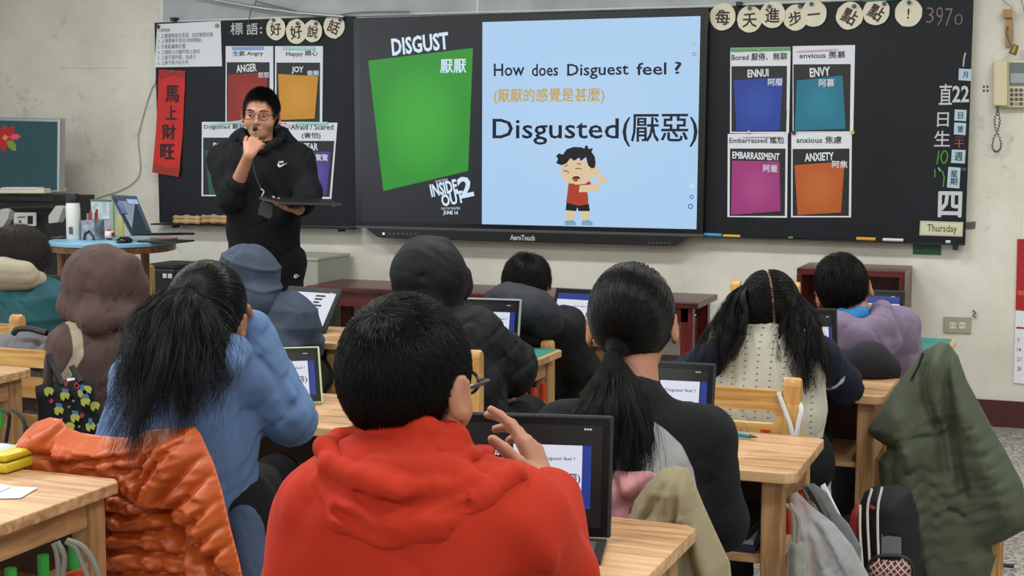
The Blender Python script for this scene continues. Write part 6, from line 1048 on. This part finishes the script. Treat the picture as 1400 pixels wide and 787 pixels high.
V_ = SD(); q_ = (F.fw, .8); V_.cap(F.pel, (F.pel+F.top)/2, .152, .15, .04, q_).cap((F.pel+F.top)/2, F.top-F.upv*.05, .15, .142, .04, q_).cap(F.L+F.lat*.035, F.Rr-F.lat*.035, .058, .058, .05).path(pz((1040, 455, 3.86), (1052, 450, 3.84), (1066, 456, 3.86)), .02, .02); V_.disp(lambda P: wr(P, 26, .004, 13)+.0012*np.sin(((P-lt)@lw)*260)); V_.mesh('knitted_vest', m, F.root, .0055)
M_NAVY = cloth2('navy_sleeve', '141a2c', 'b9bcc4', sheen=.05); Ar = SD()
for i, p in enumerate((F.L, F.Rr)): Ar.cap(p, F.el[i], .06, .055, .03).cap(F.el[i], F.wr[i]-nrm(F.wr[i]-F.el[i])*.02, .056, .045, .02)
Ar.disp(lambda P: wr(P, 30, .005, 14)); e0, e1, s0, s1 = F.el[0].copy(), F.el[1].copy(), F.L.copy(), F.Rr.copy()
def mf(C):
    o = np.full(len(C), -1.)
    for s_, e_ in ((s0, e0), (s1, e1)):
        v = nrm(e_-s_); q = C-s_; t = q@v; L_ = np.linalg.norm(e_-s_); st_ = np.maximum(.006-np.abs(t-L_*.50), .006-np.abs(t-L_*.50-.024)); o = np.maximum(o, np.minimum(st_, .02-q[:, 1]))
    return o
Ar.mesh('jacket_sleeves', M_NAVY, F.root, .005, mask=mf)
# ---------------------------------------------------------------- boy in the lavender hoodie
D = 4.5; pel, kn, an = seated(1195, 470, 4.66, 4, .0)
c = A3(1153, 397, D); F = Fig('child in lavender hooded sweatshirt with short black hair, head tilted, seen from behind', c, (4, -8, -14), 1.03, A3(1150, 455, 4.45), A3(1226, 450, 4.52), [A3(1135, 520, 4.5), A3(1240, 510, 4.55)], [A3(1150, 520, 4.75), A3(1215, 500, 4.8)], pel, kn, an)
F.body(.006); F.trousers(); hair_short(F.root, F.c, F.R, F.s, 5000, .028, .0008, (0, -.04, .085), -.074, .045, .011, 5, messy=.3, seed=15)
M_LAV = cloth('lavender_fleece', '75667e', .3); S_ = F.coat(.125, .14, .06, (.066, .064, .05), .8, .0, .04); S_.disp(lambda P: wr(P, 30, .005, 16)+wr(P, 80, .0025, 43)); S_.mesh('lavender_sweatshirt', M_LAV, F.root, .0065)
H = SD(); H.path(pz((1140, 432, 4.42), (1152, 448, 4.36), (1176, 462, 4.34), (1204, 448, 4.36), (1206, 426, 4.42), (1200, 420, 4.5)), [.025, .034, .042, .04, .03, .02], .04); H.path(pz((1160, 470, 4.35), (1200, 476, 4.36), (1222, 466, 4.4)), [.03, .034, .03], .04); H.disp(lambda P: wr(P, 42, .005, 3)); H.mesh('hood', M_LAV, F.root, .006)
H = SD(); H.path(pz((1150, 428, 4.42), (1162, 436, 4.39), (1176, 430, 4.40), (1184, 424, 4.45)), [.018, .022, .022, .016], .02); H.mesh('blue_collar', cloth('bright_blue_cloth', '2f78b4', .1), F.root, .006)
SD().path(pz((1168, 500, 4.3), (1190, 494, 4.28), (1212, 505, 4.3)), [.05, .055, .045], .03).mesh('dark_seat_pad', M_GRC if False else cloth('dark_grey_cloth', '24242c', .1), F.root, .008)
# ---------------------------------------------------------------- boy with grey hood lying on black jacket
D = 5.1; pel, kn, an = seated(725, 450, 5.22, 12, .0)
c = A3(720, 391, D); F = Fig('child with bowl-cut black hair, grey hood down on black jacket, ahead of the pointed hood', c, (8, -8, 4), 1.02, A3(676, 440, 5.0), A3(772, 450, 5.05), [A3(665, 500, 5.05), A3(796, 506, 5.1)], [A3(700, 500, 5.35), A3(770, 500, 5.4)], pel, kn, an)
F.body(.007); F.trousers(); hair_short(F.root, F.c, F.R, F.s, 5000, .045, .0008, (.01, -.02, .09), -.062, .03, .016, 6, messy=.3, seed=17)
M_BJ = nylon('black_nylon', '0d0e12', .72); M_DG = nylon('dark_grey_nylon', '2a2c33', .72)
S_ = F.coat(.14, .16, .065, (.075, .07, .055), .85, .0, .04); S_.disp(lambda P: wr(P, 34, .007, 18)+wr(P, 80, .003, 48)); S_.mesh('black_jacket', M_BJ, F.root, .007)
H = SD(); H.path(pz((672, 408, 5.05), (690, 412, 4.95), (716, 422, 4.92), (742, 432, 4.95), (748, 420, 5.05)), [.035, .05, .06, .055, .03], .05); H.path(pz((700, 402, 4.97), (730, 420, 4.93), (750, 440, 4.95)), [.04, .05, .045], .04); H.disp(lambda P: wr(P, 36, .006, 4)+wr(P, 85, .003, 49)+folds(P, 0, [(pz((668, 420, 5), (700, 410, 4.9), (745, 440, 4.9)), .005, .006), (pz((690, 440, 4.9), (730, 450, 4.88)), .005, .006)])); H.mesh('grey_hood', M_DG, F.root, .007)
# ---------------------------------------------------------------- child in the black pointed hood
D = 4.2; pel, kn, an = seated(640, 520, 4.18, 4, .05)
c = A3(585, 386, D); F = Fig('child with a black pointed hood pulled up and black jacket, fingers on a tablet', c, (-6, -14, 6), .93, A3(556, 458, 4.1), A3(648, 462, 4.2), [A3(530, 530, 4.15), A3(690, 505, 4.35)], [A3(560, 520, 4.4), A3(664, 462, 4.36)], pel, kn, an)
hd = dict(d=A3(668, 432, 4.44)-A3(664, 462, 4.36), n=FW*.9+CR*-.3, side=1, curl=(.15, .2, .25, .3), spread=.1, s=.95)
F.body(.0045, (None, hd)); F.trousers()
S_ = F.coat(.14, .155, .065, (.085, .08, .055), .85, .0, .05, cuff=(.02, .01)); S_.cap(A3(650, 470, 4.2), A3(700, 500, 4.3), .075, .08, .05); S_.disp(lambda P: wr(P, 30, .006, 19)+wr(P, 75, .003, 47)); S_.mesh('black_jacket', M_BJ, F.root, .006)
H = SD(); H.ell(A3(587, 375, 4.2), (.112, .125, .107), .02, yprm(-6, -14, 10)); H.cap(A3(576, 338, 4.2), A3(603, 338, 4.22), .032, .032, .03); H.path(pz((604, 345, 4.24), (628, 378, 4.28), (634, 390, 4.30)), [.035, .032, .024], .02); H.path(pz((556, 400, 4.2), (585, 414, 4.14), (618, 420, 4.2)), [.036, .04, .035], .03); H.cap(A3(600, 395, 4.22), A3(628, 398, 4.28), .06, .03, .03)
fs = [(pz((592, 335, 4.1), (600, 360, 4.08), (598, 380, 4.07)), .012, .010), (pz((560, 372, 4.12), (585, 380, 4.07), (610, 400, 4.08)), .010, .009), (pz((620, 380, 4.18), (628, 402, 4.2), (620, 420, 4.2)), .007, .012), (pz((545, 395, 4.12), (580, 400, 4.07), (612, 416, 4.1)), .01, .008), (pz((612, 345, 4.15), (636, 378, 4.2)), .012, -.012)]
H.disp(lambda P: folds(P, 0, fs)+wr(P, 22, .0022, 7)+wr(P, 70, .002, 46)); H.mesh('pointed_hood', mat('black_softshell', '0b0c11', .72, bump=.3, bscale=90, spec=.3), F.root, .0055)
P = [A3(x, y, 4.275)-np.array(F.root.location) for x, y in ((685, 452), (690, 450), (697, 453), (702, 459), (703, 464), (697, 462), (690, 458))]; MB().prism(P, -FW*.03, -FW*.027).build('sleeve_badge', M_RIB, F.root)
# ---------------------------------------------------------------- child in the slate blue padded hood
D = 5.05; pel, kn, an = seated(365, 460, 5.0, 10, .0)
c = A3(343, 380, D); F = Fig('child in slate blue quilted jacket with the hood up, behind the girl in blue', c, (8, -14, 6), 1.0, A3(322, 436, 5.0), A3(398, 436, 5.05), [A3(310, 500, 5.05), A3(410, 470, 5.15)], [A3(330, 500, 5.3), A3(395, 440, 5.4)], pel, kn, an)
F.body(.007); F.trousers(); M_SL = nylon('slate_nylon', '3a4557', .7, .12)
S_ = F.coat(.13, .14, .065, (.085, .08, .06), .85, .0, .05); S_.cap(A3(400, 445, 5.05), A3(412, 468, 5.1), .075, .07, .04); S_.disp(lambda P: wr(P, 28, .006, 20)+.006*np.abs(np.sin((P[:, 2]+.15*P[:, 0])*55))**.5-.006); S_.mesh('quilted_jacket', M_SL, F.root, .006)
H = SD(); H.ell(A3(340, 372, 5.03), (.108, .12, .104), .03, yprm(8, -14, 6)); H.path(pz((320, 402, 5.0), (345, 412, 4.95), (368, 404, 5.03)), [.05, .06, .04], .04); cc_ = A3(340, 372, 5.03)
H.disp(lambda P: wr(P, 30, .004, 21)-.008*np.exp(-(((P-cc_)@np.array([.3, 0, 1])+.02)/.006)**2)-.007*np.exp(-(((P-cc_)@np.array([.3, 0, 1])-.045)/.006)**2)+.007*np.exp(-(((P-cc_)@np.array([1., 0, -.2])-.02)/.005)**2)*0+.006*np.exp(-(((P-cc_)@np.array([1., .1, -.3])+.035)/.006)**2)); H.mesh('quilted_hood', M_SL, F.root, .0055)
# ---------------------------------------------------------------- child in the brown hood
D = 4.4; pel, kn, an = seated(140, 480, 4.46, 14, .0)
c = A3(138, 392, D); F = Fig('child in brown hooded sweatshirt with cream sleeves, hood up, seen from behind', c, (18, -10, 4), 1.08, A3(100, 480, 4.32), A3(176, 480, 4.42), [A3(84, 560, 4.35), A3(180, 560, 4.48)], [A3(100, 560, 4.6), A3(196, 500, 4.7)], pel, kn, an)
F.body(.007); F.trousers(); M_BR = cloth('brown_fleece', '52403d', .3); M_BR2 = cloth2('brown_cream_fleece', '52403d', 'a39a86', sheen=.3); M_CR = cloth('cream_fleece', 'a39a86', .3)
S_ = F.coat(.14, .16, .062, (.075, .07, .055), .82, -.02, .06); lt, lw, up, lf = F.top.copy(), F.lat.copy(), F.upv.copy(), F.fw.copy()
S_.disp(lambda P: wr(P, 24, .007, 22)); S_.disp(lambda P: wr(P, 60, .003, 44)); S_.mesh('brown_sweatshirt', M_BR2, F.root, .006, mask=lambda C: (lambda x, z: np.maximum(x-np.interp(-z, [-.05, 0, .06, .2, .4], [.05, .075, .112, .135, .14]), np.minimum(-x-np.interp(-z, [-.05, 0, .06, .2, .4], [.085, .108, .135, .17, .19]), x+np.interp(-z, [-.05, 0, .06, .2, .4], [.115, .135, .155, .17, .19]))))((C-lt)@lw, (C-lt)@up))
H = SD(); H.ell(A3(137, 383, 4.38), (.113, .125, .115), .03, yprm(18, -10, 4)); H.path(pz((92, 420, 4.36), (130, 436, 4.28), (176, 432, 4.36)), [.035, .04, .035], .04); H.path(pz((176, 360, 4.35), (186, 390, 4.4), (178, 430, 4.4)), [.03, .035, .03], .03)
fs = [(pz((122, 352, 4.28), (134, 360, 4.26), (128, 372, 4.25)), .008, .010), (pz((118, 378, 4.26), (128, 388, 4.25)), .008, .010), (pz((150, 345, 4.28), (140, 380, 4.25), (140, 430, 4.27)), .005, .006), (pz((100, 420, 4.3), (135, 428, 4.26), (170, 424, 4.3)), .007, .006), (pz((112, 398, 4.28), (128, 402, 4.25)), .006, .006)]
H.disp(lambda P: folds(P, 0, fs)+wr(P, 30, .004, 23)+wr(P, 75, .003, 45)); H.mesh('brown_hood', M_BR, F.root, .0055)
# ---------------------------------------------------------------- curly haired child in teal jacket
D = 5.0; pel, kn, an = seated(15, 450, 4.98, 8, .0)
c = A3(26, 360, D); F = Fig('child with curly dark hair, cream hood and teal padded jacket at left edge', c, (-8, -8, 6), 1.05, A3(-30, 410, 4.9), A3(62, 414, 5.0), [A3(-50, 480, 4.95), A3(72, 462, 5.05)], [A3(0, 480, 5.2), A3(60, 440, 5.35)], pel, kn, an)
F.body(.006); F.trousers(); hair_short(F.root, F.c, F.R, F.s, 7000, .03, .0008, (0, -.04, .08), -.07, .04, .018, 8, curly=.009, messy=.6, seed=25, m=mat('dark_brown_hair', '231a16', .4), capr=(.082, .100, .094))
M_TL = nylon('teal_nylon', '1f525c', .6); S_ = F.coat(.15, .165, .07, (.08, .075, .06), .85, -.02, .06); S_.disp(lambda P: wr(P, 24, .006, 26)+.007*np.abs(np.sin((P[:, 2])*42))**.4-.006); S_.mesh('teal_jacket', M_TL, F.root, .0065)
H = SD(); H.path(pz((-25, 378, 4.9), (5, 375, 4.87), (32, 376, 4.88), (50, 382, 4.94), (54, 388, 5.02)), [.05, .05, .042, .028, .02], .03); H.disp(lambda P: wr(P, 34, .006, 27)); H.mesh('cream_hood', M_CR, F.root, .006)
# ---------------------------------------------------------------- the man standing in front
D = 6.45; TY = 203
q = A3(362, 360, D); pel = q; hipr = nrm(np.cross((0, 0, 1), [-FW[0], -FW[1], 0]))
c = A3(357, 157, D); kn = [A3(392, 480, D-.02), A3(345, 480, D-.04)]; kn = [A3(394, 455, D), A3(348, 455, D-.05)]; an = [np.array([k[0], k[1], .09]) for k in (A3(396, 500, D+.05), A3(346, 500, D))]
F = Fig('man in black hooded sweatshirt and glasses speaking into a small microphone, holding a keyboard', c, (199, -5, -3), 1.03, A3(407, 222, D+.03), A3(309, 222, D-.02), [A3(421, 262, D-.05), A3(318, 268, D-.12)], [A3(408, 287, D-.24), A3(340, 212, D-.27)], pel, kn, an)
L_h = dict(d=nrm(A3(385, 283, D-.3)-A3(408, 287, D-.24)), n=np.array([0, 0, 1.])-FW*.3, side=1, curl=(.22, .3, .35, .4), spread=.12, s=1.0, thumb=(.7, .1)); R_h = dict(d=nrm(A3(350, 194, D-.25)-A3(340, 212, D-.27)), n=nrm(-A3(338, 200, D-.3)+A3(352, 200, D-.15)), side=1, curl=(1.0, 1.1, 1.2, 1.2), s=1.02, thumb=(.5, .5))
M_SK2 = mat('skin_adult', 'b98268', .5, bump=.15, bscale=150, var=.06, vscale=14, bdist=.0006); b_ = F.body(.0035, (L_h, R_h), 1.1); b_.data.materials[0] = M_SK2
S = SD(); a, b = F.pel-F.lat*.08, F.pel+F.lat*.08; S.cap(a, b, .106, k=.05); 
for p, k_, n_ in ((a, kn[0], an[0]), (b, kn[1], an[1])): S.cap(p, k_, .09, .072, .04); S.cap(k_, n_, .075, .062, .03)
S.disp(lambda P: wr(P, 30, .005, 30)); S.mesh('black_trousers', M_TROU, F.root, .008)
for n_ in an: SD().cap(n_*[1, 1, 0]+[0, .02, .045], n_*[1, 1, 0]+np.array([-FW[0], -FW[1], 0])*.16+[0, 0, .038], .047, .038, .02).mesh('shoe', M_SHOE, F.root, .01)
hair_short(F.root, F.c, F.R, F.s, 7000, .020, .0008, (0, -.05, .085), -.06, .068, .012, 5, messy=.3, seed=33, capr=(.0735, .094, .0925))
M_BH = cloth('black_fleece', '0b0c10', .06); S_ = F.coat(.15, .155, .06, (.072, .07, .055), .8, -.0, .05, cuff=(.05, .0)) if False else SD()
q_ = (F.fw, .78); S_.cap(F.pel-F.upv*.0, (F.pel+F.top)/2, .158, .158, .04, q_).cap((F.pel+F.top)/2, F.top-F.upv*.07, .158, .165, .04, q_).cap(F.L, F.Rr, .07, .07, .07)
wl, wrr = F.wr; S_.cap(F.L, F.el[0], .074, .066, .05).cap(F.el[0], wl-nrm(wl-F.el[0])*.06, .062, .05, .02).cap(F.Rr, F.el[1], .076, .074, .05).cap(F.el[1], F.el[1]+(wrr-F.el[1])*.22, .07, .062, .02)
fs = [(pz((330, 215, D-.2), (345, 240, D-.2), (352, 262, D-.2)), .01, .012), (pz((395, 215, D-.15), (400, 250, D-.15)), .012, .010), (pz((335, 300, D-.15), (380, 310, D-.2), (410, 300, D-.15)), .015, .012), (pz((340, 330, D-.15), (400, 335, D-.15)), .012, -.010), (pz((300, 240, D-.15), (315, 262, D-.2)), .012, .01)]
S_.cap(F.top+F.upv*.035-F.fw*.02, F.L+F.upv*.005, .062, .05, .04).cap(F.top+F.upv*.035-F.fw*.02, F.Rr+F.upv*.005, .062, .05, .04)
S_.disp(lambda P: folds(P, 0, fs)+wr(P, 28, .007, 31)); S_.mesh('black_sweatshirt', M_BH, F.root, .006)
H = SD(); H.path(pz((330, 180, D+.03), (335, 192, D-.05), (350, 205, D-.10), (360, 206, D-.10), (378, 195, D-.06), (388, 178, D+.03)), [.016, .018, .018, .018, .020, .018], .02); H.path(pz((326, 190, D+.04), (342, 186, D+.10), (372, 185, D+.12), (390, 190, D+.06)), .034, .03); H.cap(A3(330, 184, D+.03), A3(308, 206, D+.0), .022, .03, .03); H.cap(A3(388, 184, D+.03), A3(412, 208, D+.02), .022, .03, .03); H.disp(lambda P: wr(P, 45, .004, 6)); H.mesh('hood', M_BH, F.root, .006)
g = lambda x, y, z: F.c+F.R@np.array([x, y, z])*F.s-np.array(F.root.location)
gl = MB()
for x in (-1, 1): gl.tube([g(x*.032+.021*math.cos(a), .104-.08*max(0, abs(x*.032+.021*math.cos(a))-.035), .001+.0155*math.sin(a)) for a in np.linspace(0, 2*PI, 20, endpoint=False)], .0016, 6, closed=True); gl.tube([g(x*.053, .101, .008), g(x*.068, .085, .008), g(x*.08, .0, .002)], .0018, 6)
gl.tube([g(-.011, .105, .006), g(0, .108, .008), g(.011, .105, .006)], .0014, 6); gl.build('glasses', mat('glasses_black', '121214', .25), F.root, smooth=True)
# small marks on the clothes: tick and four letters
def mark(nm, px, py, Dm, sc, lettering=True):
    P = [(0, .25), (.12, .0), (.3, .0), (1.0, .42), (.34, .2), (.2, .22), (.18, .5)]; o = A3(px, py, Dm)-np.array(F.root.location); R_ = lambda u, v: o+CR*u*sc+CU*v*sc
    MB().prism([R_(u, v) for u, v in P], (0, 0, 0), -FW*.002).build(nm, M_RIB, F.root)
    if lettering: text(nm, 'NIKE', o+CR*.12*sc+CU*.38*sc-FW*.002, CR, CU, .48*sc, .22*sc, M_RIB, F.root, .03, .15)
mark('chest_mark', 379, 228.5, D-.185, .046); mark('trouser_mark', 401.5, 380, D-.13, .03)
# microphone, keyboard, pack with strap
t = thing('microphone', 'small black microphone held at the man\'s mouth', 'microphone', tuple(A3(349, 186, D-.22))); MB().tube([(0, 0, -.02), tuple(A3(349.5, 181, D-.2)-A3(349, 186, D-.22))], .004, 8).build('stem', M_BLK, t, smooth=True); o = SD().ell(A3(348.5, 175.5, D-.19), (.012, .012, .013)).mesh('foam_head', M_BLKM, t, .004)
K0, K1, K2, K3 = A3(354, 269.5, D-.30), A3(437, 272, D-.18), A3(468.5, 279, D-.34), A3(380, 277, D-.46); KB = (K0+K1+K2+K3)/4; t = thing('held_keyboard', 'dark flat keyboard held level on the man\'s left palm', 'keyboard', tuple(KB)); n_ = nrm(np.cross(K1-K0, K3-K0)); n_ = n_ if n_[2] > 0 else -n_
MB().prism([K0-KB, K1-KB, K2-KB, K3-KB], -n_*.008, n_*.002).build('keyboard_body', mat('dark_slate', '2e3036', .5), t, bev=.002); m = MB()
for i in range(5):
    for j in range(12):
        u0, u1, v0, v1 = (j+.15)/12, (j+.85)/12, (i+.15)/5, (i+.85)/5; bl_ = lambda u, v: (K0*(1-u)+K1*u)*(1-v)+(K3*(1-u)+K2*u)*v-KB; m.prism([bl_(u0, v0), bl_(u1, v0), bl_(u1, v1), bl_(u0, v1)], n_*.002, n_*.005)
o = m.build('key_rows', M_BLK, t); o['kind'] = 'stuff'
for px in (389, 456): p = A3(px, 281+(px-389)*.02, D-.42)-KB; MB().lathe([(.006, 0), (.006, .004)], p, 10).build('rubber_foot', M_GREYD, t)
t = thing('belt_pack', 'small black square pack hanging from a strap on the man\'s chest', 'pack', tuple(A3(365, 300, D-.25))); z0 = np.array(t.location)
MB().prism([A3(x, y, D-.25)-z0 for x, y in ((359, 275), (376, 279), (374, 297), (371, 301), (354, 294), (355, 288))], (0, 0, 0), -FW*.035).build('pack_body', M_BLK, t, bev=.003); MB().tube(smoothline([A3(344, 215, D-.22)-z0, A3(350, 240, D-.23)-z0, A3(357, 258, D-.25)-z0], 4), .010, 8, flat=.3).build('strap', M_BLKM, t, smooth=True); MB().tube(smoothline([A3(357, 258, D-.26)-z0, A3(361, 262, D-.27)-z0, A3(358, 268, D-.27)-z0, A3(361, 275, D-.27)-z0], 4), .003, 6).build('clasp', M_ALU, t, smooth=True)
